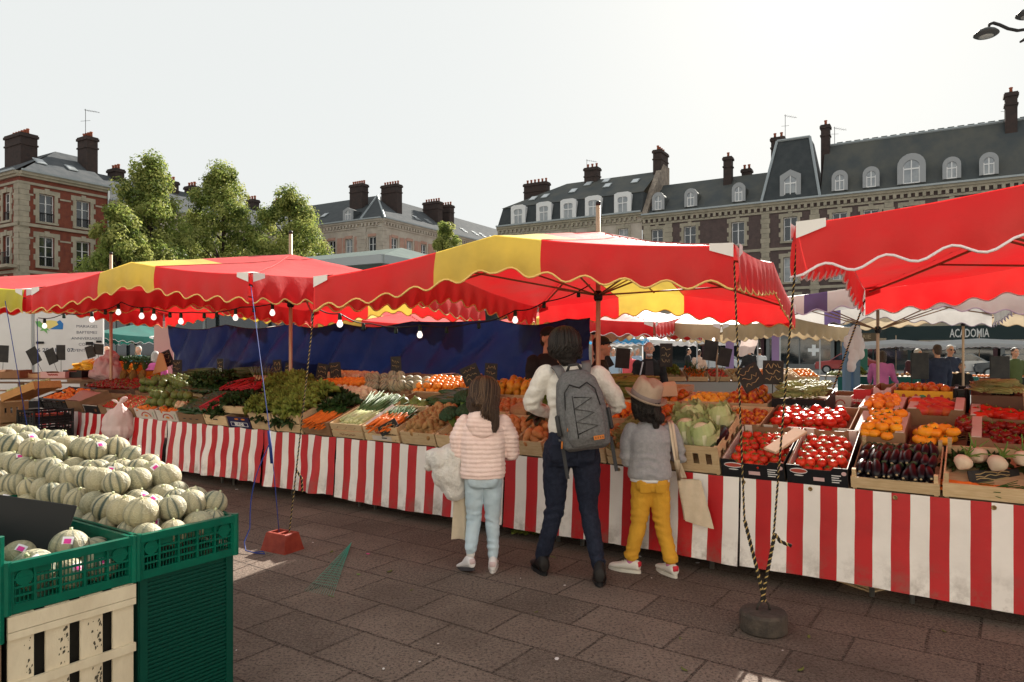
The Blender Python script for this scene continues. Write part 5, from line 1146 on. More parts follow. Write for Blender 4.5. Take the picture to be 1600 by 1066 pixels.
# ---- the woman with the backpack
def woman():
    o = V((.40, 4.85, 0)); root = thing('person', 'woman seen from behind in a white jumper and dark jeans with short dark hair', 'person', T(*o))
    hipL, hipR = V((-.085,.0,.87)), V((.1,-.02,.87)); knL, knR = V((-.1,.05,.46)), V((.125,.0,.47)); anL, anR = V((-.19,.09,.09)), V((.185,-.13,.09))
    shL, shR = V((-.165,.03,1.395)), V((.2,.03,1.39)); elL, elR = V((-.262,.1,1.19)), V((.345,.12,1.185)); wrL, wrR = V((-.09,.27,1.10)), V((.2,.33,1.08))
    hc = V((-.04,.06,1.585))
    b = MB(); HM = head(b, hc, -.35, 1.0, -.12); _cap(b, (.0,.03,1.4), .055, hc + V((.005,-.02,-.06)), .05)
    _sec(b, [(.0,0,.82,.12,.09), (.01,0,.95,.13,.09), (.01,.01,1.1,.11,.08), (.015,.03,1.3,.14,.09), (.015,.03,1.42,.09,.06)])
    for h, k, a in ((hipL, knL, anL), (hipR, knR, anR)): chain(b, [h, k, a, a+V((0,.02,-.04))], [.07,.048,.034,.034])
    for s, e, w_ in ((shL, elL, wrL), (shR, elR, wrR)): chain(b, [s, e, w_], [.045,.036,.025])
    hand(b, wrL, V((.5,.8,-.2)), -1); hand(b, wrR, V((-.6,.7,-.1)), 1)
    blob('body', b, SKIN, root, .008, 3); face_parts(HM, root)
    b = MB(); DEN = m_('dark_denim', (.008, .011, .024), .75, (.016, .021, .04), 40, bump=.3, bscale=120)
    _sec(b, [(.0,-.01,.78,.17,.115), (.005,-.015,.86,.178,.125), (.01,-.01,.95,.165,.115), (.01,0,1.03,.15,.105)])
    chain(b, [hipL+V((.0,0,0)), V((-.1,.03,.66)), knL, V((-.145,.06,.28)), anL + V((0,0,.02))], [.105,.088,.066,.06,.05]); chain(b, [hipR, V((.118,-.01,.66)), knR, V((.155,-.07,.28)), anR + V((0,0,.02))], [.108,.09,.067,.06,.05])
    _ellp(b, (-.075,-.085,.87), .085,.06,.09); _ellp(b, (.095,-.095,.87), .085,.06,.09)
    j = blob('jeans', b, DEN, root, .008, 4, crease(wrinkle(.006, 5, 14, 3), (.46,.07,.003,95), (.2,.09,.0035,110), (.78,.05,.003,90)))
    for x in (-.075, .095):
        q = MB(); q.grid(6, 6, lambda a, c: V((x-.055+.11*a, -.163+.02*abs(a-.5) + .03*max(0,.4-c)*0 - .0, .83+.1*c))); 
        p_ = q.v; 
        for v in p_: v.y = -.148 - .0 + .4*(abs(v.x-x))**2*8*.3
        q.build('back_pocket', m_('denim_pocket', (.012,.016,.032), .75), j, True)
    b = MB(); KN = m_('white_knit', (.8, .76, .7), .9, (.72, .68, .62), 30, bump=.6, bscale=110, sheen=.3)
    _sec(b, [(.005,.0,.965,.152,.115), (.005,.0,1.02,.156,.118), (.01,.01,1.12,.152,.112), (.012,.02,1.25,.172,.122), (.015,.03,1.36,.175,.115), (.015,.035,1.43,.11,.08), (.01,.035,1.462,.07,.066)])
    chain(b, [shL, V((-.225,.05,1.29)), elL, V((-.2,.19,1.135)), wrL], [.07,.066,.059,.05,.042]); chain(b, [shR, V((.285,.06,1.285)), elR, V((.3,.24,1.125)), wrR], [.07,.066,.059,.05,.042])
    blob('jumper', b, KN, root, .008, 4, crease(wrinkle(.009, 6, 11, 5), (1.0,.05,.007,60), (1.17,.06,.009,85), (1.3,.1,.005,50)))
    b = MB(); b.ball(1, 18, 12, HM @ T(0,-.022,.035) @ SC(.102,.112,.106)); b.ball(1, 16, 10, HM @ T(0,-.05,-.035) @ SC(.106,.085,.085)); b.ball(1, 12, 8, HM @ T(0,-.058,-.1) @ SC(.07,.045,.045)); b.ball(1, 12, 8, HM @ T(.07,.0,-.02) @ SC(.03,.05,.06)); b.ball(1,12,8, HM @ T(0,.05,.095) @ SC(.07,.05,.028))
    blob('hair', b, HAIRK, root, .008, 3, lambda c: .007*noise.noise(c*14) + .004*noise.noise(V((c.x*60, c.y*60, c.z*18))))
    hairdo(root, HM, 760, lambda a: .082 - .02*math.sin(a*3), H_BK, 5, 48, .0036, .013, .0, 1.1)
    BOOT = m_('black_boot', (.012,.01,.01), .5)
    shoe(root, anL + V((-.0,-.0,-.09)), -.25, .27, BOOT, BLK, 'boot', 0, None, .06, 1.1); shoe(root, anR + V((0,-.02,-.09)), .12, .27, BOOT, BLK, 'boot', .06, None, .06, 1.1)
    # backpack
    bp = thing('backpack', 'grey backpack with criss-cross cord and orange tabs worn by the woman', 'backpack', T(*(o + V((.055, -.205, 1.175)))) @ RX(-.12) @ RY(R(-9)) @ SC(.95))
    GRY = m_('grey_canvas_fabric', (.1, .1, .102), .85, (.15, .15, .152), 60, bump=.3, bscale=160); GRD = m_('dark_grey_fabric', (.04,.04,.042), .85)
    b = MB(); _sec(b, [(0,.02,-.285,.12,.07,3), (0,0,-.26,.165,.11,3.2), (0,-.01,-.1,.178,.125,3.2), (0,.0,.08,.168,.11,3), (0,.02,.2,.14,.085,2.8), (0,.04,.265,.09,.05,2.6), (0,.05,.28,.05,.03)])
    bd = blob('main_compartment', b, GRY, bp, .009, 8, wrinkle(.006, 6, 6, 2))
    b = MB(); _sec(b, [(0,-.085,-.255,.11,.04,3), (0,-.1,-.2,.135,.06,3), (0,-.1,-.05,.135,.058,3), (0,-.09,.08,.118,.045,3), (0,-.07,.15,.07,.02,3)]); blob('front_pocket', b, GRY, bp, .009, 6, wrinkle(.004, 7, 7, 6))
    b = MB(); b.tube([(-.115,-.115,-.08),(-.115,-.125,.03),(-.105,-.115,.12),(-.06,-.09,.17),(0,-.1,.14),(.06,-.09,.17),(.105,-.115,.12),(.12,-.125,-.0)], .0055, 6); b.build('zip', BLK, bp, True)
    b = MB(); b.tube([(-.05,-.135,.08),(.07,-.14,.06),(-.06,-.155,.0),(.07,-.16,-.04),(-.06,-.165,-.09),(.08,-.16,-.13),(-.06,-.165,-.17)], .004, 6); b.tube([(-.06,-.15,.09),(-.065,-.162,-.2)], .003, 5); b.build('elastic_cord', BLK, bp, True)
    for x in (-.178, .178):
        b = MB(); b.bbox(x-.012, x+.012, -.1, .02, -.17, -.02, .01); b.build('side_pocket', GRD, bp, True)
    b = MB(); b.box(.035,.105,-.172,-.164,-.225,-.197); lp = b.build('logo_patch', m_('orange_leather', (.5,.16,.03), .6), bp)
    for i in range(4): q = MB(); q.box(.043+.016*i,.052+.016*i,-.1735,-.1715,-.218,-.204); q.build('patch_mark', m_('brown_leather', (.2,.07,.02), .6), lp)
    for x, z in ((-.115,-.09), (-.17,-.2)):
        b = MB(); b.tube([(x,-.125 if x > -.15 else -.06, z),(x-.012,-.13 if x > -.15 else -.065,z-.05)], .006, 5); b.build('zip_pull', MT['orange_leather'], bp, True)
    b = MB(); b.tube([(-.05,.03,.27),(-.03,.0,.31),(.03,.0,.31),(.05,.03,.27)], .011, 8); b.build('grab_handle', GRD, bp, True)
    for x in (-1, 1):
        b = MB(); pts = [V((x*.075,.05,.22)), V((x*.1,.08,.30)), V((x*.11,.16,.335)), V((x*.12,.27,.26)), V((x*.13,.33,.1)), V((x*.16,.28,-.1)), V((x*.165,.12,-.2))]
        rings = []
        for i, p in enumerate(pts):
            w_ = .034 if i < 5 else .016; rings.append([p+V((-w_,0,.006)), p+V((w_,0,.006)), p+V((w_,.004,-.006)), p+V((-w_,.004,-.006))])
        b.loft(rings); b.build('shoulder_strap', m_('strap_grey', (.14,.135,.135), .85), bp, True)
        b = MB(); b.box(x*.17-.012, x*.17+.012, -.01, .0, -.46, -.22); b.build('loose_strap', GRD, bp)
woman()
# ---- girl in the pink quilted jacket
def girl():
    o = V((-.205, 4.98, 0)); root = thing('person', 'girl seen from behind in a pale pink quilted jacket and light blue jeans', 'person', T(*o))
    hipL, hipR = V((-.06,.0,.66)), V((.065,.0,.66)); knL, knR = V((-.065,.03,.36)), V((.065,.03,.36)); anL, anR = V((-.085,-.03,.13)), V((.07,.02,.075))
    shL, shR = V((-.13,.02,1.04)), V((.145,.02,1.04)); elL, elR = V((-.175,.03,.83)), V((.205,.05,.83)); wrL, wrR = V((-.13,.19,.79)), V((.13,.21,.82))
    hc = V((.01,.05,1.235))
    b = MB(); HM = head(b, hc, .12, .93, -.3); _cap(b, (.0,.02,1.05), .045, hc + V((0,-.02,-.06)), .042)
    _sec(b, [(0,0,.62,.1,.075), (0,0,.75,.1,.07), (0,0,.9,.1,.07), (0,.01,1.02,.11,.07), (0,.02,1.08,.06,.05)])
    for h, k, a in ((hipL, knL, anL), (hipR, knR, anR)): chain(b, [h, k, a, a+V((0,.01,-.04))], [.055,.038,.028,.028])
    for s, e, w_ in ((shL, elL, wrL), (shR, elR, wrR)): chain(b, [s, e, w_], [.034,.027,.02])
    hand(b, wrL, V((.2,.9,.1)), -1, .8); hand(b, wrR, V((-.3,.9,.1)), 1, .8)
    blob('body', b, SKIN, root, .007, 3); face_parts(HM, root)
    b = MB(); LD = m_('light_denim', (.42, .53, .6), .8, (.52, .62, .68), 7, bump=.25, bscale=130)
    _sec(b, [(0,0,.6,.115,.09), (0,-.005,.66,.125,.095), (0,0,.74,.118,.085)])
    chain(b, [hipL, V((-.066,.01,.52)), knL, V((-.078,.0,.24)), anL+V((0,.0,.03))], [.073,.066,.052,.047,.04]); chain(b, [hipR, V((.068,.01,.52)), knR, V((.07,.03,.24)), anR+V((0,0,.04))], [.073,.066,.052,.047,.04])
    _ellp(b, (-.052,-.055,.66), .06,.05,.07); _ellp(b, (.055,-.055,.66), .06,.05,.07)
    j = blob('jeans', b, LD, root, .0065, 3, crease(wrinkle(.005, 6, 18, 7), (.36,.06,.0022,120), (.17,.05,.003,125), (.58,.04,.002,110)))
    PK = m_('pink_nylon', (.86, .66, .6), .5, (.8, .59, .54), 5, sheen=.2, bump=.3, bscale=40); b = MB()
    _sec(b, [(.0,0,.665,.155,.115), (0,0,.7,.165,.12), (0,0,.8,.155,.112), (0,.0,.92,.157,.115), (0,.01,1.02,.155,.105), (0,.02,1.07,.1,.08), (0,.03,1.1,.065,.06)])
    chain(b, [shL, V((-.175,.02,.94)), elL, V((-.165,.12,.8)), wrL], [.065,.062,.056,.05,.042]); chain(b, [shR, V((.19,.03,.94)), elR, V((.18,.14,.81)), wrR], [.065,.062,.056,.05,.042])
    blob('jacket', b, PK, root, .0065, 3, wrinkle(.006, 9, 9, 2, .0055, .031))
    b = MB(); _ellp(b, (.0,-.075,1.055), .115,.06,.095); _ellp(b, (-.0,-.04,1.1), .11,.085,.05); _ellp(b, (.0,-.095,1.0), .085,.03,.05)
    blob('hood', b, PK, root, .0065, 4, wrinkle(.004, 9, 9, 4, .0048, .031))
    b = MB(); b.ball(1, 18, 12, HM @ T(0,-.02,.025) @ SC(.118,.118,.108)); b.ball(1, 16, 10, HM @ T(0,-.07,-.07) @ SC(.128,.075,.125)); b.ball(1, 14, 10, HM @ T(.06,-.09,-.15) @ SC(.075,.05,.1)); b.ball(1, 12, 8, HM @ T(.105,-.09,-.22) @ SC(.035,.03,.085)); b.ball(1, 14, 10, HM @ T(-.05,-.05,-.11) @ SC(.04,.045,.07)); b.ball(1,12,8, HM @ T(.068,.02,-.06) @ SC(.025,.04,.1))
    blob('hair', b, HAIRB, root, .007, 4, lambda c: .006*noise.noise(V((c.x*70, c.y*40, c.z*4))) + .004*noise.noise(V((c.x*150, c.y*90, c.z*6))))
    hairdo(root, HM, 800, lambda a: (.2 if math.cos(a) > .1 else .13) + .03*math.cos(a), H_BR, 8, 50, .0034, .003, .03, 1.17)
    WS = m_('white_trainer', (.7,.66,.65), .55); SO = m_('pale_sole', (.6,.58,.56), .6)
    shoe(root, anL + V((-.01,.0,-.115)), -.55, .225, WS, m_('dark_sole', (.05,.045,.05), .7), 'trainer', .22, m_('pink_grey_tab', (.6,.45,.45), .6), .03); shoe(root, anR + V((0,-.01,-.075)), .03, .225, WS, SO, 'trainer', 0, MT['pink_grey_tab'], .03)
    for a in (anL, anR): b = MB(); _cap(b, a + V((0,0,.0)), .032, a + V((0,0,.045)), .03); blob('sock', b, m_('white_sock', (.66,.64,.62), .9), root, .006, 2)
    # coat over the arm and cloth bag
    b = MB(); FL = m_('white_fleece', (.72,.68,.63), .95, (.62,.57,.52), 12, bump=.8, bscale=60, sheen=.4)
    chain(b, [V((-.15,.1,.86)), V((-.26,.1,.8)), V((-.36,.1,.78))], [.06,.085,.07]); chain(b, [V((-.2,.06,.8)), V((-.22,.05,.66)), V((-.2,.05,.55))], [.09,.1,.075]); chain(b, [V((-.3,.06,.78)), V((-.3,.07,.66)), V((-.27,.06,.6))], [.075,.07,.05]); chain(b, [V((-.37,.1,.77)), V((-.4,.1,.72))], [.05,.035]); _ellp(b, (-.24,.02,.68), .1,.05,.07)
    blob('coat', b, FL, None, .008, 4, wrinkle(.02, 8, 8, 9), T(*o)); c = bpy.context.scene.objects[-1] if False else [x for x in col.objects if x.name.split('.')[0] == 'coat'][-1]
    tag(c, 'white fleece coat draped over the left arm of the girl in pink', 'coat')
    b = MB(); b.grid(10, 12, lambda p, q: V((-.2+.19*p+.02*(1-q)*math.sin(p*6) - .03*(1-q), .05 + .02*math.sin(p*9+q*4), .21+.5*q)))
    b.grid(10, 12, lambda p, q: V((-.2+.19*p+.02*(1-q)*math.sin(p*6) - .03*(1-q), .075 + .03*math.sin(PI*p)*(1-q) + .02*math.sin(p*9+q*4), .21+.5*q)))
    CANV = m_('natural_canvas', (.6,.5,.37), .9, (.52,.43,.31), 8, bump=.3, bscale=40)
    solo(b, 'cloth_bag', 'beige cloth bag hanging in front of the girl, between her legs and the cloth', 'bag', CANV, T(*o), None, True)
girl()
# ---- child with hat
def child():
    o = V((.965, 4.93, 0)); root = thing('person', 'child seen from behind in a grey jumper and mustard trousers', 'person', T(*o) @ RZ(0))
    hipL, hipR = V((-.055,.0,.64)), V((.06,-.01,.64)); knL, knR = V((-.07,.02,.36)), V((.085,-.0,.36)); anL, anR = V((-.125,.03,.085)), V((.135,-.05,.085))
    shL, shR = V((-.125,.02,1.0)), V((.145,.02,1.0)); elL, elR = V((-.155,.03,.79)), V((.215,.04,.815)); wrL, wrR = V((-.1,.17,.75)), V((.17,.21,.8))
    hc = V((-.03,.04,1.185))
    b = MB(); HM = head(b, hc, -.3, .92, -.2); _cap(b, (.0,.02,1.0), .044, hc + V((0,-.02,-.06)), .042)
    _sec(b, [(0,0,.6,.1,.075), (0,0,.75,.1,.07), (0,0,.9,.1,.07), (0,.01,1.0,.1,.07), (0,.02,1.05,.06,.05)])
    for h, k, a in ((hipL, knL, anL), (hipR, knR, anR)): chain(b, [h, k, a, a+V((0,.01,-.04))], [.055,.038,.028,.028])
    for s, e, w_ in ((shL, elL, wrL), (shR, elR, wrR)): chain(b, [s, e, w_], [.034,.027,.02])
    hand(b, wrL, V((.2,.9,.1)), -1, .8); hand(b, wrR, V((-.4,.9,.1)), 1, .8)
    blob('body', b, SKIN, root, .007, 3); face_parts(HM, root)
    b = MB(); MU = m_('mustard_cotton', (.64, .34, .035), .8, (.55, .28, .03), 8, bump=.3, bscale=90)
    _sec(b, [(0,0,.58,.116,.088), (0,-.005,.63,.124,.092), (0,0,.7,.112,.08)])
    chain(b, [hipL, V((-.062,.01,.5)), knL, V((-.095,.02,.24)), anL+V((0,0,.03))], [.076,.07,.058,.053,.046]); chain(b, [hipR, V((.073,-.0,.5)), knR, V((.107,-.02,.24)), anR+V((0,0,.03))], [.076,.07,.058,.053,.046])
    _ellp(b, (-.05,-.055,.64), .062,.052,.07); _ellp(b, (.057,-.06,.64), .062,.052,.07)
    for a in (anL, anR): _sec(b, [(a.x,a.y,a.z+.015,.05,.05), (a.x,a.y,a.z+.05,.052,.052)])
    j = blob('trousers', b, MU, root, .006, 3, crease(wrinkle(.005, 7, 16, 11), (.36,.08,.0028,120), (.17,.08,.0034,125), (.56,.05,.0028,110)))
    for x in (-.05, .058):
        q = MB()
        q.grid(4, 4, lambda a, c: V((x-.035+.07*a, -.114+.02*abs(a-.5), .585+.055*c))); q.build('back_pocket', m_('mustard_pocket', (.5,.26,.025), .85), j, True)
    GJ = m_('grey_wool', (.27, .27, .285), .9, (.33, .33, .345), 40, bump=.4, bscale=140, sheen=.3); b = MB()
    _sec(b, [(.0,0,.668,.146,.118), (0,0,.72,.15,.118), (0,0,.82,.14,.1), (0,.0,.93,.148,.104), (0,.01,1.0,.14,.095), (0,.02,1.04,.085,.07), (0,.03,1.065,.06,.055)])
    chain(b, [shL, V((-.16,.02,.9)), elL, V((-.14,.11,.765)), wrL], [.056,.052,.047,.042,.036]); chain(b, [shR, V((.19,.03,.91)), elR, V((.205,.14,.8)), wrR], [.056,.052,.047,.042,.036])
    blob('jumper', b, GJ, root, .006, 3, crease(wrinkle(.006, 7, 12, 8), (.7,.04,.006,80), (.8,.06,.007,100)))
    b = MB(); _sec(b, [(0,0,.65,.138,.108), (0,0,.675,.138,.108)]); b.build('shirt_hem', m_('white_cotton', (.7,.7,.72), .9), root, True)
    b = MB(); b.ball(1, 18, 12, HM @ T(0,-.02,.02) @ SC(.087,.098,.1)); b.ball(1, 16, 10, HM @ T(0,-.06,-.08) @ SC(.085,.055,.08)); b.ball(1, 12, 8, HM @ T(.07,-.065,-.12) @ SC(.06,.035,.05)); b.ball(1, 12, 8, HM @ T(.03,-.09,-.17) @ SC(.03,.025,.04)); b.ball(1, 12, 8, HM @ T(-.05,-.05,-.1) @ SC(.05,.045,.05))
    blob('hair', b, HAIRK, root, .007, 3, lambda c: .008*noise.noise(V((c.x*40, c.y*40, c.z*12))))
    hairdo(root, HM, 480, lambda a: .125 + (.05 if math.cos(a) > .2 else 0), H_BK, 11, 52, .0036, .008, .01, 1.02)
    HT = thing('hat', 'brown felt trilby hat worn by the child', 'hat', T(*o) @ T(*hc) @ T(.0,-.02,.045) @ RZ(.15) @ RY(R(15)) @ RX(R(20)) @ SC(1.12,1.08,1.2))
    FE = m_('brown_felt', (.42, .33, .25), .9, (.36, .28, .21), 14, bump=.3, bscale=70)
    b = MB(); n = 40
    prof = [(.098,-.004),(.1,.02),(.095,.06),(.088,.095),(.075,.112),(.05,.114),(.02,.108),(.001,.106)]
    b.loft([[(r*.95*math.cos(2*PI*k/n), r*1.08*math.sin(2*PI*k/n), z - (.02*math.exp(-((r*math.cos(2*PI*k/n))/.02)**2) if z > .1 else 0)) for k in range(n)] for r, z in prof], None, False); b.build('crown', FE, HT, True)
    b = MB(); rings = []
    for r, dz in ((.095,.0),(.115,.001),(.132,.006),(.142,.016),(.141,.019),(.13,.01),(.115,.005),(.095,.004)):
        rings.append([(r*.97*math.cos(2*PI*k/n), r*1.08*math.sin(2*PI*k/n), dz*(1.2 - 1.7*max(0, math.sin(2*PI*k/n)))) for k in range(n)])
    b.loft(rings, None, False); b.build('brim', FE, HT, True)
    b = MB(); b.loft([[(r*.95*math.cos(2*PI*k/n), r*1.08*math.sin(2*PI*k/n), z) for k in range(n)] for r, z in ((.101,.004),(.1025,.012),(.1,.034),(.097,.035))], None, False); b.build('hat_band', m_('grey_band', (.2,.17,.16), .8), HT, True)
    WS = m_('white_leather_trainer', (.68,.64,.58), .5); SO = m_('cream_sole', (.6,.57,.5), .6); RT = m_('red_tab', (.55,.03,.05), .5)
    shoe(root, anL + V((-.0,.0,-.085)), -1.0, .235, WS, SO, 'trainer', 0, RT, .0, 1.1); shoe(root, anR + V((0,-.0,-.085)), -.35, .235, WS, SO, 'trainer', 0, RT, .0, 1.1)
    for a in (anL, anR): b = MB(); _cap(b, a + V((0,0,-.02)), .034, a + V((0,0,.03)), .034); blob('sock', b, m_('pink_sock', (.5,.16,.3), .9), root, .006, 2)
    bg = thing('tote_bag', 'beige canvas tote bag hanging from the shoulder of the child', 'bag', T(*o))
    b = MB()
    def bag(a, c, s): 
        t = -.02 - .035*c; return V((.195 + t*.0 + (.19+.05*c)*a*.9 + .05*c - .0, -.0 + s*(.022+.02*math.sin(PI*a)*c) - .05*a + .006*math.sin(a*14+c*7), .66 - .29*c - .05*a*c + .0 - .07*a*(1-c)*.0))
    for s in (-1, 1): b.grid(14, 16, lambda a, c: bag(a*.85 if True else a, c, s))
    b.build('pouch', MT['natural_canvas'], bg, True)
    for s in (-1, 1):
        b = MB(); pts = [V((.2, s*.03-.02, .66)), V((.175, -.065, .8)), V((.155, -.06, .93)), V((.145, -.03+.0, 1.04)), V((.145, .03, 1.065)), V((.16, .09, 1.0)), V((.19, .1, .85)), V((.25, .04, .66))]
        rings = [[p+V((-.011,0,.003)), p+V((.011,0,.003)), p+V((.011,0,-.003)), p+V((-.011,0,-.003))] for p in [q+V((s*.008,0,0)) for q in pts]]
        b.loft(rings); b.build('strap', MT['natural_canvas'], bg, True)
child()
# ---- simpler figures further back
def figure(label, x, y, yaw, H, top, legs, hairm, arms=((.25,.25,-.5),(.25,.25,-.5)), bend=0, cap=None, bald=False, shoes=BLK, extra=None, z0=0, hairlen=0, female=False, vox=.014, skirt=None, topm2=None, group=None, glasses=False, faces=True):
    """arms: for left and right (out, forward, down) direction of the forearm"""
    root = thing('person', label, 'person', T(x, y, z0) @ RZ(-yaw), group); k = H/1.75
    def q(a, b_, c): return V((a*k, b_*k, c*k))
    bd = bend; off = q(0, .5*math.sin(bd), 0)
    def up(a, b_, c):
        dz = c - .93; return q(a, b_ + dz*math.sin(bd), .93 + dz*math.cos(bd)) if c > .93 else q(a, b_, c)
    hc = up(0, .03, 1.62)
    b = MB(); HM = head(b, hc, 0, k, -bd*.6); chain(b, [up(0,0,1.42), hc + V((0,-.02*k,-.06*k))], [.055*k,.05*k], 10)
    _sec(b, [(*up(0,0,.85)[:], .13*k,.09*k), (*up(0,0,1.1)[:], .12*k,.08*k), (*up(0,0,1.35)[:], .14*k,.09*k), (*up(0,0,1.43)[:], .08*k,.06*k)], 14)
    A = []
    for s, ar in ((-1, arms[0]), (1, arms[1])):
        sh = up(s*.18, 0, 1.38); el = sh + q(s*.06, .03, -.27); w_ = el + q(s*ar[0]*.25 if False else s*ar[0], ar[1], ar[2]).normalized()*.25*k
        A.append((sh, el, w_, s)); chain(b, [sh, el, w_], [.04*k,.033*k,.025*k], 8); hand(b, w_, (w_-el), s, k)
    for s in (-1, 1): chain(b, [q(s*.09,0,.9), q(s*.1,.02,.47), q(s*.1,-.01,.09), q(s*.1,.08,.04)], [.06*k,.045*k,.033*k,.035*k], 8)
    blob('body', b, SKIN, root, vox*.8, 2)
    if faces: face_parts(HM, root, hairm)
    b = MB(); tw = .9 if female else 1
    _sec(b, [(*up(0,0,.86)[:], .175*k*tw,.12*k), (*up(0,0,1.0)[:], .172*k*tw,.12*k), (*up(0,0,1.15)[:], .168*k*tw,.118*k), (*up(0,0,1.3)[:], .19*k*tw,.125*k), (*up(0,0,1.4)[:], .16*k*tw,.1*k), (*up(0,.01,1.47)[:], .075*k,.068*k)], 18)
    for sh, el, w_, s in A: chain(b, [sh, el, w_], [.072*k,.06*k,.045*k], 10)
    blob('top', b, top, root, vox, 3, wrinkle(.01*k, 6, 9, H*10))
    b = MB()
    if skirt: _sec(b, [(0,0,.4*k,.2*k,.16*k), (0,0,.7*k,.18*k,.14*k), (0,0,.95*k,.16*k,.115*k)], 18)
    _sec(b, [(0,0,.8*k,.168*k,.115*k), (0,0,.93*k,.165*k,.112*k)], 18)
    for s in (-1, 1): chain(b, [q(s*.085,0,.87), q(s*.1,.02,.47), q(s*.1,-.01,.1)], [.092*k,.068*k,.056*k], 10)
    blob('trousers', b, legs, root, vox, 3, wrinkle(.008*k, 6, 12, H*7))
    for s in (-1, 1):
        b = MB(); b.loft([[ (s*.1*k + .045*k*math.cos(a), (-.0+.06)*k + (.13*k if z < .05 else .1*k)*math.sin(a) - (.03*k if z > .05 else 0), z*k) for a in [2*PI*i/14 for i in range(14)]] for z in (0, .03, .06, .09)]); b.build('shoe', shoes, root, True)
    b = MB()
    if bald:
        for x_ in (-1, 1): b.ball(1, 10, 8, HM @ T(x_*.07,-.035,.0) @ SC(.014,.05,.04))
        b.ball(1, 12, 8, HM @ T(0,-.085,-.01) @ SC(.06,.02,.045))
    else:
        b.ball(1, 16, 10, HM @ T(0,-.022,.036) @ SC(.082,.09,.088)); b.ball(1, 12, 8, HM @ T(0,-.055,-.03) @ SC(.075,.05,.07))
        if hairlen: b.ball(1, 12, 8, HM @ T(0,-.05,-.1-hairlen/2) @ SC(.085,.05,.06+hairlen)); [b.ball(1, 10, 8, HM @ T(x_*.075,.0,-.05) @ SC(.022,.045,.09)) for x_ in (-1,1)]
    blob('hair', b, hairm, root, vox*.7, 2, lambda c: .005*noise.noise(c*30))
    if cap:
        b = MB(); b.ball(1, 16, 10, HM @ T(0,-.012,.055) @ SC(.086,.1,.07)); b.ball(1, 14, 6, HM @ T(0,.05,.05) @ SC(.072,.075,.014)); blob('cap', b, cap, root, vox*.7, 2)
    if glasses:
        b = MB(); b.tube([HM @ V((-.075,.03,.008)), HM @ V((-.055,.082,.008)), HM @ V((.055,.082,.008)), HM @ V((.075,.03,.008))], .004*k, 5)
        for x_ in (-1,1): b.ball(1, 10, 6, HM @ T(x_*.031,.084,.002) @ SC(.024,.006,.018))
        b.build('sunglasses', BLK, root, True)
    if extra: extra(root, k, HM, A)
    return root, HM, A
BLKC = m_('black_cloth', (.012,.012,.013), .85, (.02,.019,.019), 9); NAVY = m_('navy_cloth', (.018,.025,.05), .85, (.028,.036,.065), 8); JEAN = m_('washed_denim', (.22,.3,.42), .85, (.32,.4,.5), 9); GREYC = m_('grey_cloth', (.2,.2,.2), .9); PLUM = m_('plum_cloth', (.06,.025,.035), .9); MAUVE = m_('mauve_cloth', (.5,.14,.33), .85, (.42,.12,.3), 8); LGREY = m_('light_grey_cloth', (.45,.46,.47), .9); SHIRT = m_('dark_shirt', (.05,.04,.042), .85); KHAKI = m_('khaki_cloth', (.25,.2,.12), .9); REDCL = m_('coral_cloth', (.6,.09,.1), .85); TEAL = m_('teal_cloth', (.06,.16,.18), .85)
qp = P(856, 560, 7.5); figure('stallholder in black with a black cap, half hidden by the woman', qp.x, qp.y, PI-.55, 1.83, BLKC, BLKC, HAIRK, ((.0,.6,-.5),(.0,.6,-.5)), cap=BLKC, vox=.011)
qp = P(937, 560, 8.1); figure('stallholder in black seen in profile behind the pole', qp.x, qp.y, R(95), 1.74, BLKC, BLKC, HAIRK, ((.0,.5,-.6),(.0,.5,-.6)), cap=BLKC, vox=.011)
def open_shirt(root, k, HM, A):
    b = MB(); b.prism([(-.05*k,1.44*k),(.05*k,1.44*k),(.09*k,.95*k),(-.09*k,.95*k)], .105*k, .128*k); b.build('shirt_front', SHIRT, root)
    b = MB(); b.tube([V((.1*k,.11*k,1.42*k)), V((.19*k,.135*k,1.0*k))], .012*k, 5); b.build('bag_strap', LGREY, root, True)
qp = P(1014, 560, 10.9); figure('bald man with a grey beard in a dark jacket, behind the asparagus', qp.x, qp.y, PI+.12, 1.72, BLKC, BLKC, HAIRG, ((.1,.5,-.5),(.1,.5,-.5)), bald=True, vox=.011,
   extra=lambda r, k, HM, A: (open_shirt(r, k, HM, A), (lambda b: (b.ball(1, 12, 8, HM @ T(0,.06,-.095) @ SC(.05,.035,.035)), b.build('beard', HAIRG, r, True)))(MB())))
# ------------------------------------------------------------------ buildings round the square
BRK = m_('brown_brick', (.105,.075,.07), .85, (.075,.056,.054), 2.5, bump=.3, bscale=12); BRKR = m_('red_brick', (.2,.058,.036), .85, (.14,.042,.03), 2.2, bump=.3, bscale=12)
STN = m_('limestone', (.36,.32,.25), .85, (.27,.245,.19), 1.5); STNP = m_('pale_limestone', (.46,.41,.35), .85, (.37,.32,.27), 1.2); PBRK = m_('pink_pale_brick', (.36,.2,.16), .85, (.44,.27,.21), 1.4)
SLT = m_('weathered_slate', (.052,.06,.063), .75, (.085,.086,.076), .55, stretch=(1,1,.5), bump=.3, bscale=7); SLTB = m_('blue_slate', (.036,.043,.047), .7, (.05,.056,.059), 1.5, bump=.2, bscale=9); SLTP = m_('pale_slate', (.07,.078,.085), .95, (.1,.105,.11), 1.5, bump=.2, bscale=9, spec=.04)
ZNC = m_('zinc', (.3,.33,.34), .45, metal=.4); WFR = m_('white_window_frame', (.66,.66,.66), .5); PANE = m_('window_glass', (.02,.025,.03), .04, spec=.9); PANEC = m_('curtained_glass', (.32,.34,.35), .12, (.2,.22,.24), 1.1, spec=.8)
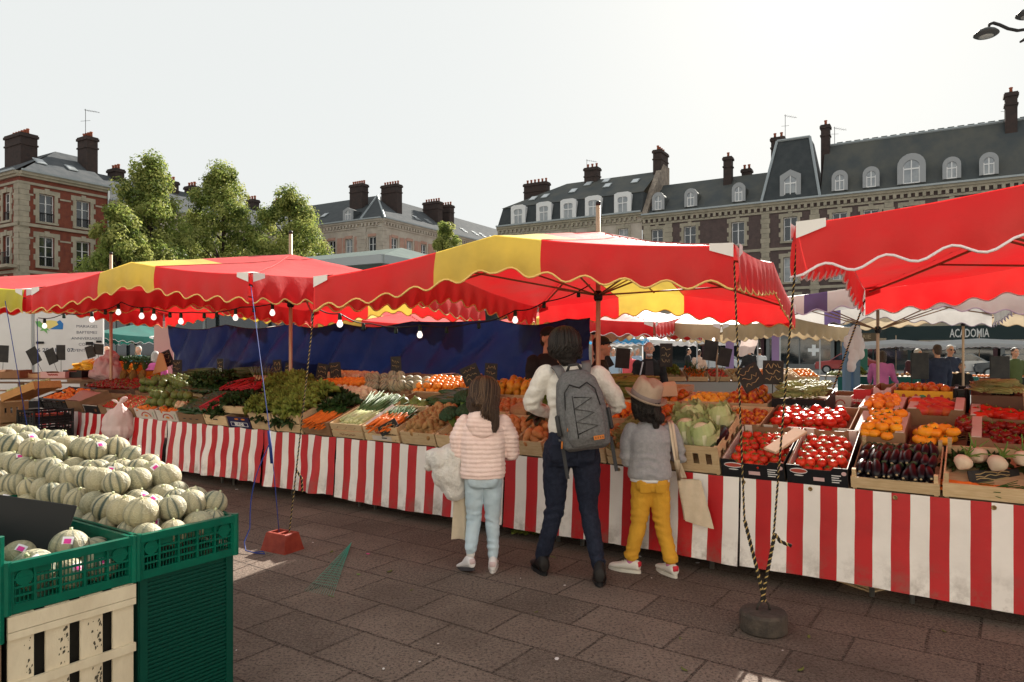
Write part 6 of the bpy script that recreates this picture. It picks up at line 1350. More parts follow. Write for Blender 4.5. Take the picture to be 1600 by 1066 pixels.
CHB = m_('sooty_brick', (.058,.04,.036), .9, (.04,.032,.03), 3, bump=.4, bscale=9); POT = m_('clay_pot', (.3,.09,.05), .8); IRON = m_('black_iron', (.015,.015,.016), .5); DKG = m_('dark_shop_paint', (.02,.035,.036), .5); SHOPG = m_('shop_glass', (.012,.016,.018), .06, spec=.8)
A2 = V((.859, -.511)); B2 = V((.511, .859)); ANG = -math.atan2(.511, .859)
def wall(root, M, L, H, ops, m, th=.45, z0=0, name='wall'):
    xs = sorted(set([0, L] + [q for o in ops for q in (o[0], o[0]+o[2])])); zs = sorted(set([z0, H] + [q for o in ops for q in (o[1], o[1]+o[3])]))
    b = MB()
    for i in range(len(xs)-1):
        for j in range(len(zs)-1):
            cx, cz = (xs[i]+xs[i+1])/2, (zs[j]+zs[j+1])/2
            if any(o[0] < cx < o[0]+o[2] and o[1] < cz < o[1]+o[3] for o in ops): continue
            b.quad((xs[i],0,zs[j]), (xs[i+1],0,zs[j]), (xs[i+1],0,zs[j+1]), (xs[i],0,zs[j+1]), M)
    for x, z, w_, h in ops:
        b.quad((x,0,z),(x,th,z),(x+w_,th,z),(x+w_,0,z), M); b.quad((x,0,z+h),(x+w_,0,z+h),(x+w_,th,z+h),(x,th,z+h), M); b.quad((x,0,z),(x,0,z+h),(x,th,z+h),(x,th,z), M); b.quad((x+w_,0,z),(x+w_,th,z),(x+w_,th,z+h),(x+w_,0,z+h), M)
    return b.build(name, m, root)
def window(root, M, x, z, w_, h, pane=PANE, fr=WFR, d=.2, t=.08, bars=1):
    b = MB(); Mw = M @ T(x, d, z)
    b.box(0, t, 0, .06, 0, h, Mw); b.box(w_-t, w_, 0, .06, 0, h, Mw); b.box(t, w_-t, 0, .06, 0, t, Mw); b.box(t, w_-t, 0, .06, h-t, h, Mw); b.box(w_/2-t*.6, w_/2+t*.6, -.01, .05, t, h-t, Mw)
    for i in range(bars): zz = h*(.62 if bars == 1 else (i+1)/(bars+1)); b.box(t, w_/2-t*.6, .005, .045, zz-.025, zz+.025, Mw); b.box(w_/2+t*.6, w_-t, .005, .045, zz-.025, zz+.025, Mw)
    o = b.build('window', fr, root); g = MB(); g.box(t*.5, w_-t*.5, .055, .075, t*.5, h-t*.5, Mw); g.build('pane', pane, o); return o
def surround(b, M, x, z, w_, h, s=.25, teeth=True, lint=.35):
    n = max(2, int((h+lint)/.42))
    for i in range(n):
        e = s + (.16 if teeth and i % 2 else 0); zz = z + (h+lint)*i/n; hh = (h+lint)/n
        b.box(x-e, x-.003, -.06, .1, zz, zz+hh-.002, M); b.box(x+w_+.003, x+w_+e, -.06, .1, zz, zz+hh-.002, M)
    b.box(x, x+w_, -.07, .1, z+h+.003, z+h+lint, M); b.box(x+w_/2-.18, x+w_/2+.18, -.12, .1, z+h+.01, z+h+lint+.12, M); b.box(x-.3, x+w_+.3, -.16, .1, z-.18, z-.003, M)
def quoin(b, M, x, z0, z1, w_=.7):
    n = int((z1-z0)/.45)
    for i in range(n): e = .16 if i % 2 else 0; b.box(x-w_/2-e/2, x+w_/2+e/2, -.09, .05, z0+(z1-z0)*i/n, z0+(z1-z0)*(i+1)/n-.02, M)
def cornice(root, M, L, z, m, dent=True, name='cornice', x0=0):
    b = MB(); b.box(x0, L, -.35, .3, z-.25, z, M); b.box(x0, L, -.2, .3, z-.45, z-.252, M); b.box(x0, L, -.1, .2, z-1.0, z-.8, M)
    if dent:
        n = int((L-x0)/.55)
        for i in range(n): b.box(x0+.1+.55*i, x0+.1+.55*i+.26, -.22, .1, z-.78, z-.452, M)
    b.build(name, m, root); g = MB(); g.box(x0, L, -.5, -.36, z-.02, z+.14, M); g.build('gutter', ZNC, root)
def chimney(root, M, w_, d, z0, z1, pots=3, m=CHB, bands=True, potm=POT, along=True):
    b = MB(); b.box(-w_/2, w_/2, -d/2, d/2, z0, z1-.35, M); b.box(-w_/2-.1, w_/2+.1, -d/2-.1, d/2+.1, z1-.35, z1-.12, M); b.box(-w_/2-.04, w_/2+.04, -d/2-.04, d/2+.04, z1-.12, z1, M)
    if bands: b.box(-w_/2-.07, w_/2+.07, -d/2-.07, d/2+.07, z1-1.1, z1-.95, M)
    o = b.build('chimney', m, root)
    for i in range(pots):
        q = MB(); x = -w_/2 + w_*(i+.5)/pots; q.lathe([(.13,z1),(.11,z1+.35),(.15,z1+.4),(.14,z1+.48),(.09,z1+.48)], 8, M @ T(x if w_ >= d else 0, 0 if w_ >= d else -d/2+d*(i+.5)/pots, 0)); q.build('chimney_pot', potm, o, True)
    return o
def antenna(root, p, h=2.2):
    b = MB(); p = V(p); b.tube([p, p+V((0,0,h))], .025, 5); b.tube([p+V((-.1,0,h-.1)), p+V((1.2,.2,h-.25))], .018, 5)
    for i in range(5): x = .1+.22*i; c = p+V((x,.03*i,h-.13-.025*i)); b.tube([c-V((.03,.35,0)), c+V((.03,.35,0))], .01, 4)
    b.tube([p+V((-.4,-.1,h*.55)), p+V((.4,.1,h*.6))], .015, 4); b.build('antenna', IRON, root)
def slope(root, M, x0, x1, z0, z1, y0, y1, m, hipl=0, hipr=0, name='roof', th=.12):
    b = MB(); b.grid(14, 6, lambda a, c: V(((x0+hipl*c)*(1-a) + (x1-hipr*c)*a, y0+(y1-y0)*c, z0+(z1-z0)*c)), M); return b.build(name, m, root)
def dormer(root, M, x, z, w_, h, yb, kind='arch', m=SLTB, fr=WFR):
    """window box standing out of the roof; yb: how far back its front stands"""
    n = 10; b = MB()
    def outline(ww, hh, k):
        if kind == 'arch' or kind == 'big': return [(-ww/2,0)] + [(ww/2*math.cos(PI-PI*i/n), hh-ww/2+ww/2*math.sin(PI-PI*i/n)) for i in range(n+1)] + [(ww/2,0)]
        if kind == 'ped': return [(-ww/2,0),(-ww/2,hh*.8),(0,hh),(ww/2,hh*.8),(ww/2,0)]
        return [(-ww/2,0),(-ww/2,hh*.93),(-ww*.3,hh),(ww*.3,hh),(ww/2,hh*.93),(ww/2,0)]
    Md = M @ T(x, yb, z); b.prism(outline(w_, h, 0), 0, 2.2, Md); o = b.build('dormer', m, root)
    s = MB(); out = outline(w_+.12, h+.08, 0); inn = outline(w_*.62, h*.8, 0); 
    k = len(out); vs = [(p[0], -.1, p[1]) for p in out] + [(p[0], -.1, p[1]+.02) for p in inn] + [(p[0], .05, p[1]) for p in out] + [(p[0], .05, p[1]+.02) for p in inn]
    fs = [(i, i+1, k+i+1, k+i) for i in range(k-1)] + [(i, 2*k+i, 2*k+i+1, i+1) for i in range(k-1)] + [(k+i, k+i+1, 3*k+i+1, 3*k+i) for i in range(k-1)]
    s.add(vs, fs, Md); s.build('surround', m_('lead_grey_stone', (.3,.31,.32), .7) if kind != 'flat' else WFR, o)
    w2 = MB(); ww, hh = w_*.62, h*.8; ins = outline(ww, hh, 0); g = MB(); g.prism(ins, -.03, .0, Md); 
    w2.box(-.04,.04,-.07,-.032,.02,hh,Md); w2.box(-ww/2,-ww/2+.07,-.07,-.032,.02,hh*.72,Md); w2.box(ww/2-.07,ww/2,-.07,-.032,.02,hh*.72,Md); w2.box(-ww/2+.07,ww/2-.07,-.072,-.034,.02,.1,Md); w2.box(-ww/2+.07,ww/2-.07,-.068,-.034,hh*.6,hh*.66,Md)
    wo = w2.build('window', fr, o); g.build('pane', PANEC, wo); return o
def skylight(root, M, m=None): b = MB(); b.box(-.4,.4,-.55,.55,.03,.1,M); o = b.build('skylight', ZNC, root); g = MB(); g.box(-.32,.32,-.45,.45,.101,.115,M); g.build('pane', m or PANEC, o)
def quoin_set(root, M, xs, z0, z1, m):
    for x in xs: b = MB(); quoin(b, M, x, z0, z1); b.build('stone_quoin', m, root)
# --- long brick building on the right
def tR(px): k = (px-800)/F; return (65*k - 25.7)/(.859 + .511*k)
MR = T(25.7, 65, 0) @ RZ(ANG)
def long_building():
    root = thing('brick_building', 'long brick building with tall mossy slate roof and arched dormers on the right', 'building'); M = MR; x0, x1 = tR(1004), 34.0
    Ms = M @ T(x0, 0, 0); L = x1-x0; Z = 15.5
    cen = [tR(p)-x0 for p in (1027, 1078, 1153, 1235, 1312, 1361, 1424, 1487, 1545)] + [31.5-0, 35, 38.5, 42, 45]
    cen = [c for c in cen if c < L-1.5]; ops = []; wins = []
    for c in cen:
        for z, h in ((11.8, 2.2), (8.0, 2.3), (4.4, 2.3)): ops.append((c-.6, z, 1.2, h)); wins.append((c-.6, z, 1.2, h))
    wall(root, Ms, L, Z-.02, ops, BRK, z0=3.7)
    tr = MB()
    for w_ in wins: surround(tr, Ms, *w_)
    tr.box(0, L, -.08, .05, 11.0, 11.25, Ms); tr.box(0, L, -.08, .05, 7.3, 7.55, Ms); tr.box(0, L, -.15, .05, 3.72, 4.0, Ms)
    tr.build('stone_trim', STN, root); quoin_set(root, Ms, [.5, tR(1045)-x0, tR(1196)-x0, tR(1273)-x0, tR(1389)-x0, tR(1570)-x0, L-.5], 4.0, Z-1.0, STN)
    for i, w_ in enumerate(wins): window(root, Ms, *w_, pane=PANEC if i % 3 else PANE)
    cornice(root, Ms, L, Z, STN)
    pa, pb = tR(1190)-x0, tR(1282)-x0
    slope(root, Ms, 0, pa, Z, 19.6, -.2, 5, SLT); slope(root, Ms, 0, pa, 19.6, 15.5, 5, 10.5, SLT, name='roof_back')
    slope(root, Ms, pb, L, Z, 21.0, -.2, 3.4, SLT); slope(root, Ms, pb, L, 21.0, 15.5, 3.4, 7, SLT, name='roof_back')
    b = MB(); b.loft([[(pa,-.25,Z),(pb,-.25,Z),(pb,6,Z),(pa,6,Z)], [(pa+1.1,1.6,21.6),(pb-1.1,1.6,21.6),(pb-1.1,4.4,21.6),(pa+1.1,4.4,21.6)], [(pa+2.2,2.6,22.0),(pb-2.2,2.6,22.0),(pb-2.2,3.4,22.0),(pa+2.2,3.4,22.0)]], Ms); b.build('pavilion_roof', SLTB, root)
    for a, c in (((pa,-.28,Z),(pa+1.1,1.55,21.6)), ((pb,-.28,Z),(pb-1.1,1.55,21.6)), ((pa+1.1,1.55,21.62),(pb-1.1,1.55,21.62))): b = MB(); b.tube([Ms @ V(a), Ms @ V(c)], .13, 6); b.build('zinc_hip', ZNC, root)
    b = MB(); b.tube([Ms @ V((pb,3.4,21.02)), Ms @ V((L,3.4,21.02))], .12, 6); b.build('zinc_ridge', ZNC, root)
    rr = MB(); 
    for i in range(40): rr.box(pb+1+(L-pb-2)*i/40, pb+1+(L-pb-2)*i/40+.5, 3.35, 3.45, 21.13, 21.2, Ms)
    rr.build('ridge_crest', SLT, root)
    def yb(z, zt, d): return -.2 + (z+.1-Z)/(zt-Z)*(d+.2)
    for p in (1027, 1078, 1153): dormer(root, Ms, tR(p)-x0, 16.0, 1.15, 1.75, .35, 'arch', SLT)
    for p in (1312, 1361, 1487, 1545): dormer(root, Ms, tR(p)-x0, 15.95, 1.2, 1.75, .05, 'arch', SLT)
    dormer(root, Ms, tR(1424)-x0, 15.9, 2.0, 2.5, .0, 'big', SLT); dormer(root, Ms, tR(1235)-x0, 15.9, 1.7, 2.4, .0, 'ped', SLT)
    for p, wd, zt, y, n in ((1206, 1.2, 22.4, 3.2, 2), (1283, .75, 22.9, 3.2, 1), (1122, .8, 21.4, 4, 1), (1147, .9, 20.3, 5.5, 2), (1585, .85, 23.2, 3.0, 1)): chimney(root, Ms @ T(tR(p)-x0 - .55*y*.0, y, 0), wd, .8, 15.8, zt, n)
    antenna(root, Ms @ V((tR(1218)-x0, 3, 21.9)), 2.6); antenna(root, Ms @ V((tR(1298)-x0, 3, 21)), 1.6); antenna(root, Ms @ V((tR(1575)-x0, 3, 21)), 1.3)
    b = MB(); b.box(0, L, .6, .7, 0, 3.69, Ms); b.build('shop_back_wall', m_('dark_interior', (.03,.03,.03), .9), root)
    # shop fronts at street level
    for i in range(8):
        a = L*i/8; c = L*(i+1)/8; sh = MB(); sh.box(a+.1, c-.1, -.12, .1, 2.75, 3.68, Ms); sh.box(a+.1, a+.4, -.06, .1, 0, 2.75, Ms); sh.box(c-.4, c-.1, -.06, .1, 0, 2.75, Ms); sh.box(a+.4, c-.4, -.04, .1, 0, .45, Ms); sh.box((a+c)/2-.06, (a+c)/2+.06, -.03, .1, .45, 2.75, Ms)
        so_ = sh.build('shop_front', [DKG, m_('plum_shop_paint', (.05,.02,.025), .5), m_('grey_shop_paint', (.16,.17,.17), .5)][i % 3 if i < 6 else 0], root)
        g = MB(); g.box(a+.4, c-.4, .02, .05, .45, 2.75, Ms); g.build('shop_glass', SHOPG, so_)
    tx = tR(1514)-x0; bd = MB(); bd.box(tx-6, tx+6, -.3, -.13, 2.55, 3.72, Ms); so_ = bd.build('sign_board', m_('green_black_sign', (.012,.028,.03), .5), root)
    text('ACADOMIA', .98, Ms @ T(tx, -.32, 3.06), m_('sign_white', (.6,.6,.59), .6), so_, ext=.02, bold=.012, sx=.52)
    tx = tR(1283)-x0; bd = MB(); bd.box(tx+1.2, tx+4.6, -.3, -.13, 2.5, 3.2, Ms); so_ = bd.build('sign_board', m_('brown_sign', (.1,.07,.04), .6), root); text('BRASSERIE', .5, Ms @ T(tx+2.9, -.32, 2.85), m_('sign_tan', (.4,.3,.18), .6), so_, ext=.01)
    cr = MB(); cx = tR(1272)-x0; cr.box(cx-.16, cx+.16, -.16, -.1, 1.2, 2.2, Ms); cr.box(cx-.5, cx-.161, -.16, -.1, 1.55, 1.87, Ms); cr.box(cx+.161, cx+.5, -.16, -.1, 1.55, 1.87, Ms); cr.build('white_cross', m_('cross_white', (.75,.77,.77), .5), root)
long_building()
# --- mansard block left of it
def mansard():
    root = thing('mansard_building', 'slate mansard building with five white framed attic windows behind the middle canopy', 'building'); xa, xb = tR(778), tR(1004); L = xb-xa-.05; M = MR @ T(xa, 0, 0); Z = 15.9
    cen = [tR(p)-xa for p in (811, 851, 889, 928, 974)]; ops = [(c-.55, z, 1.1, 2.2) for c in cen for z in (12.2, 8.6, 5.0)]
    wall(root, M, L, Z-.02, ops, STNP); tr = MB()
    for o in ops: surround(tr, M, *o, teeth=False)
    tr.build('stone_trim', STN, root)
    for o in ops: window(root, M, *o, pane=PANEC)
    cornice(root, M, L, Z, STN); wall(root, M @ RZ(PI/2) @ T(0,0,0) if False else M @ T(0,12,0) @ RZ(-PI/2), 12, Z, [], STNP, name='side_wall')
    b = MB(); D = 10
    b.loft([[(0,-.1,Z),(L,-.1,Z),(L,D,Z),(0,D,Z)], [(.4,.5,18.1),(L,.5,18.1),(L,D-.6,18.1),(.4,D-.6,18.1)]], M, False); b.build('mansard_slope', SLTB, root)
    b = MB(); b.add([(.3,.4,18.12),(L,.4,18.12),(L,5,21.2),(6.4,5,21.2),(.3,D-.5,18.12),(L,D-.5,18.12)], [(0,1,2,3),(4,0,3),(5,4,3,2)], M); b.build('roof', SLT, root)
    for c in cen: dormer(root, M, c, 15.95, 1.75, 2.15, -.12, 'flat', WFR)
    g = MB(); g.add([(L+.02,-.3,15.6),(L+.02,2.0,18.6),(L+.02,5,21.9),(L+.02,7,21.9),(L+.02,7,15.6),(L+.6,-.3,15.6),(L+.6,2.0,18.6),(L+.6,5,21.9),(L+.6,7,21.9),(L+.6,7,15.6)], [(0,1,2,3,4),(9,8,7,6,5),(0,5,6,1),(1,6,7,2),(2,7,8,3)], M); g.build('gable_wall', m_('rubble_stone', (.3,.25,.2), .9, (.16,.13,.11), 2.5, bump=.4, bscale=6), root)
    chimney(root, M @ T(L+.1, 5.5, 0), .9, 2.4, 18, 23.4, 4); chimney(root, M @ T(tR(917)-xa-1.6, 5, 0), 1.6, 1.0, 18, 22.6, 3); chimney(root, M @ T(tR(826)-xa-1.4, 4.5, 0), 3.0, 1.0, 17, 21.6, 6)
    for p, c in ((832, .35), (850, .4), (892, .5), (946, .55), (990, .6), (908, .8), (936, .85)):
        x = tR(p)-xa-1.0; y = .4+4.6*c; z = 18.12+3.08*c; skylight(root, M @ T(x, y, z) @ RX(math.atan2(3.08, 4.6)), m_('pale_skylight', (.5,.53,.55), .2))
    antenna(root, M @ V((tR(900)-xa-1, 5, 21.2)), 2.5)
mansard()
# --- building on the corner beyond the hall
def corner_block():
    root = thing('corner_building', 'pale banded building with chamfered corner and blue slate roof beyond the trees', 'building'); Z = 17.7
    pc = V((-15.6, 85)); pl = V((-18.5, 86.5)); Mr = T(pc.x, pc.y, 0) @ RZ(math.atan2(B2.y, B2.x)); Ml0 = pl + V((-A2.x, -A2.y))*24; Ml = T(Ml0.x, Ml0.y, 0) @ RZ(ANG); ch = pc-pl; Mc = T(pl.x, pl.y, 0) @ RZ(math.atan2(ch.y, ch.x))
    for M, L, cs, nm in ((Mr, 40, [2.2+2.9*i for i in range(13)], 'r'), (Ml, 24, [1.6+2.9*i for i in range(8)], 'l'), (Mc, ch.length, [ch.length/2], 'c')):
        ops = [(c-.6, z, 1.2, 2.4) for c in cs for z in (13.2, 9.4, 5.6)]; wall(root, M, L, Z-.02, ops, STNP); tr = MB()
        for c in cs:
            for z in (13.2, 9.4, 5.6):
                if nm != 'c': tr.box(c+.95, c+1.75, -.05, .02, z-.2, z+2.6, M); tr.box(c-1.0, c-.62, -.04, .02, z-.2, z+2.6, M)
                tr.box(c-.62, c+.62, -.06, .05, z+2.41, z+2.75, M)
        tr.build('brick_panels', PBRK, root); quoin_set(root, M, [.3, L-.3] if nm != 'c' else [.35, L-.35], 1, Z-1, STNP)
        for i, o in enumerate(ops): window(root, M, *o, pane=PANEC if i % 2 else PANE)
        cornice(root, M, L, Z, STNP)
    slope(root, Mr, 0, 40, Z, 22.2, -.3, 6, SLTP, hipl=5.8); slope(root, Ml, 0, 24, Z, 22.2, -.3, 6, SLTB, hipr=2.74)
    a = Mr @ V((0,-.3,Z)); b_ = Ml @ V((24,-.3,Z)); c = Mr @ V((5.807,6,22.2)); d = c.copy(); b = MB(); b.add([b_, a, c], [(0,1,2)]); b.build('corner_roof', SLTB, root)
    b = MB(); b.add([c, Mr @ V((40,6,22.2)), Mr @ V((40,12,17.7)), d, Ml @ V((0,6,22.2)), Ml @ V((0,12,17.7))], [(0,1,2),(3,4,5),(0,2,5,3)]); b.build('roof_back', SLTB, root)
    for p, q in ((a, c), (b_, d)): b = MB(); b.tube([p, q], .14, 5); b.build('zinc_hip', ZNC, root)
    chimney(root, Ml @ T(20.4, 3.4, 0), 2.2, 1.1, 17.8, 23.2, 6); chimney(root, Mr @ T(5.6, 3.4, 0), 1.1, 2.6, 17.8, 23.2, 6); chimney(root, Mr @ T(14.4, 3.4, 0), 1.1, 2.6, 17.8, 22.6, 6); chimney(root, Mr @ T(17.2, 3.4, 0), 1.1, 2.6, 17.8, 22.6, 6); chimney(root, Ml @ T(4, 5, 0), 2.4, 1, 18, 23.2, 7)
    for x in (9, 11.5, 20, 23, 25, 28, 31): skylight(root, Mr @ T(x, 2.0, Z+1.62) @ RX(math.atan2(4.5, 6.3)))
    for x in (12, 15.5): skylight(root, Ml @ T(x, 2.2, Z+1.8) @ RX(math.atan2(4.5, 6.3)))
    dormer(root, Ml, 21.8, Z+.15, 1.5, 1.6, .0, 'ped', SLTB)
corner_block()
# --- red brick house on the left
def brick_house():
    root = thing('brick_house', 'red brick house with cream quoined windows and grey slate roof at the upper left', 'house'); Z = 16.5; pc = V((-40.6, 58)); Mr = T(pc.x, pc.y, 0) @ RZ(math.atan2(B2.y, B2.x)); L = 7.3
    p0 = pc - V((A2.x, A2.y))*12; Ml = T(p0.x, p0.y, 0) @ RZ(ANG)
    for M, LL, cs in ((Mr, L, (2.1, 5.1)), (Ml, 12, (9.9, 6.9, 3.9))):
        ops = [(c-.6, z, 1.2, h) for c in cs for z, h in ((12.55, 2.35), (8.8, 2.5), (5.0, 2.5))]; wall(root, M, LL, Z-.02, ops, BRKR); tr = MB()
        for o in ops: surround(tr, M, *o, s=.28)
        tr.box(0, LL, -.18, .05, 12.0, 12.25, M); tr.box(0, LL, -.12, .05, 8.1, 8.35, M)
        for z in (14.6, 11.0): 
            for c0, c1 in zip([0]+[c+1.05 for c in sorted(cs)], [c-1.05 for c in sorted(cs)]+[LL]): 
                if c1 > c0: tr.box(c0, c1, -.05, .02, z, z+.14, M)
        tr.build('stone_trim', STN, root); quoin_set(root, M, [.35, LL-.35] if M is Ml else [.35], 1, Z-1, STN)
        for o in ops:
            window(root, M, *o, bars=2, t=.07); b = MB(); x, z, w_, h = o; 
            for i in range(9): b.tube([M @ V((x+w_*i/8, .05, z)), M @ V((x+w_*i/8, .05, z+.75))], .02, 4)
            b.tube([M @ V((x, .05, z+.75)), M @ V((x+w_, .05, z+.75))], .03, 4); b.build('railing', IRON, root)
        cornice(root, M, LL, Z, STN, False)
    b = MB(); b.box(7.5, 11.9, -.9, -.02, 8.5, 8.75, Ml); bo = b.build('balcony', STN, root); b = MB()
    for i in range(23): b.tube([Ml @ V((7.5+.2*i, -.85, 8.75)), Ml @ V((7.5+.2*i, -.85, 9.7))], .02, 4)
    b.tube([Ml @ V((7.5,-.85,9.7)), Ml @ V((11.9,-.85,9.7))], .03, 4); b.build('railing', IRON, bo)
    slope(root, Mr, 0, L+.2, Z, 20.2, -.3, 5.5, SLTP, hipl=5.5); slope(root, Ml, 0, 12, Z, 20.2, -.3, 5.5, SLTP, hipr=5.5)
    a = Mr @ V((5.5,5.5,20.2)); e = Mr @ V((L+.2,5.5,20.2)); f_ = Mr @ V((L+.2,11,16.5)); c = Ml @ V((6.5,5.5,20.2)); d = Ml @ V((0,5.5,20.2)); b = MB(); b.add([a, e, f_, c, d, Ml @ V((0,11,16.5))], [(0,1,2),(0,2,5,3),(3,5,4)]); b.build('roof_back', SLTP, root)
    chimney(root, Mr @ T(7.3, 3.4, 0), 1.0, 1.6, 17, 21.6, 4); chimney(root, Ml @ T(3.9, 3.8, 0), 3.0, 1.4, 17.5, 21.6, 6); antenna(root, Mr @ V((7.0, 3.2, 21.6)), 2.6)
    for x in (2.6, 5.2): skylight(root, Mr @ T(x, 2.2, Z+1.6) @ RX(math.atan2(3.7, 5.8)))
    b = MB(); b.tube([Mr @ V((L-.1,-.2,.2)), Mr @ V((L-.1,-.2,Z-.2))], .07, 6); b.build('drainpipe', ZNC, root)
    r2 = thing('terrace_house', 'pale terrace house with slate roof half hidden by the trees on the left', 'house'); M = Mr @ T(L+.1, 0, 0); L2 = 26; Z2 = 15.4
    ops = [(c-.6, z, 1.2, 2.3) for c in [1.8+3*i for i in range(8)] for z in (11.6, 7.9, 4.4)]; wall(r2, M, L2, Z2-.02, ops, STNP)
    for o in ops: window(r2, M, *o, bars=2)
    cornice(r2, M, L2, Z2, STN, False); b = MB(); b.box(0, L2, -.15, -.02, 3.0, 3.7, M); b.box(0, L2, -.1, -.01, 0, .5, M)
    for i in range(9): b.box(L2*i/8-.35, L2*i/8+.35, -.12, -.01, .5, 3.0, M)
    so_ = b.build('shop_front', DKG, r2); b = MB(); b.box(.35, L2-.35, -.06, -.03, .5, 3.0, M); b.build('shop_glass', SHOPG, so_)
    slope(r2, M, 0, L2, Z2, 19, -.3, 5.5, SLTP); slope(r2, M, 0, L2, 19, Z2, 5.5, 11, SLTP, name='roof_back')
    for x in (3.6, 9.5, 12, 20): chimney(r2, M @ T(x, 5.2, 0), .9, 1.4, 16, 19.7, 3)
brick_house()
# --- market hall with low zinc roof
def hall():
    root = thing('market_hall', 'low market hall with hipped green grey metal roof behind the middle canopy', 'market hall'); o = V((-5.3, 31.0)) ; p0 = o - V((A2.x, A2.y))*26; M = T(p0.x, p0.y, 0) @ RZ(ANG); L, D, Z = 26, 12, 5.75
    b = MB(); b.add([(-1,-.6,Z),(L,-.6,Z),(L,D,Z),(-1,D,Z),(3,4.5,6.95),(L-3.2,4.5,6.95)], [(0,1,5,4),(1,2,5),(2,3,4,5),(3,0,4)], M); b.build('roof', m_('green_grey_metal', (.1,.13,.125), .95, (.13,.16,.15), 2, spec=.04), root)
    b = MB(); b.box(-1, L, -.7, -.55, Z-.35, Z+.03, M); b.box(L-.1, L+.05, -.549, D, Z-.35, Z+.03, M); b.build('fascia', ZNC, root)
    for i in range(7): b = MB(); x = .3+4.2*i; b.tube([M @ V((x,.1,0)), M @ V((x,.1,Z-.3))], .1, 8); b.build('column', m_('grey_steel', (.2,.23,.24), .5, metal=.5), root)
    b = MB(); b.box(0, L-.3, .5, .6, .1, Z-.4, M); b.box(L-.41, L-.31, .61, D-.5, .1, Z-.4, M); b.build('glazing', SHOPG, root)
    b = MB()
    for i in range(6): x = .3+4.2*i; b.tube([M @ V((x,.1,Z-1.6)), M @ V((x+2.1,.1,Z-.5)), M @ V((x+4.2,.1,Z-1.6))], .05, 5)
    b.build('truss', MT['grey_steel'], root)
hall()
# --- unseen pale houses added behind the photographer to bounce sunlight onto the stall
for i in range(4):
    M = T(40-28*i, -26, 0) @ RZ(PI); root = thing('unseen_bounce_house', ['cream', 'chalk white', 'pale ochre', 'light stone'][i] + ' town house added unseen behind the photographer to bounce sunlight', 'house'); cs = [2.5+3.3*k for k in range(8)]
    ops = [(c-.6, z, 1.2, 2.2) for c in cs for z in (4.6, 8.2, 11.8)]
    wall(root, M, 27.8, 15.5, ops, m_('bounce_render_%d' % i, [(.66,.6,.5), (.7,.68,.63), (.66,.56,.42), (.6,.57,.52)][i], .85)); [window(root, M, *o) for o in ops]; cornice(root, M, 27.8, 15.6, STNP, False); slope(root, M, 0, 27.8, 15.6, 20, -.3, 5.5, SLTP)
sq = MB(); sq.quad((-90,-26,.004), (90,-26,.004), (90,-2.5,.004), (-90,-2.5,.004)); tag(sq.build('bounce_pavement', m_('bounce_pavement', (.36,.34,.31), .85, (.3,.28,.26), 2)), kind='structure')  # unseen pale sheet added behind the camera to bounce sunlight
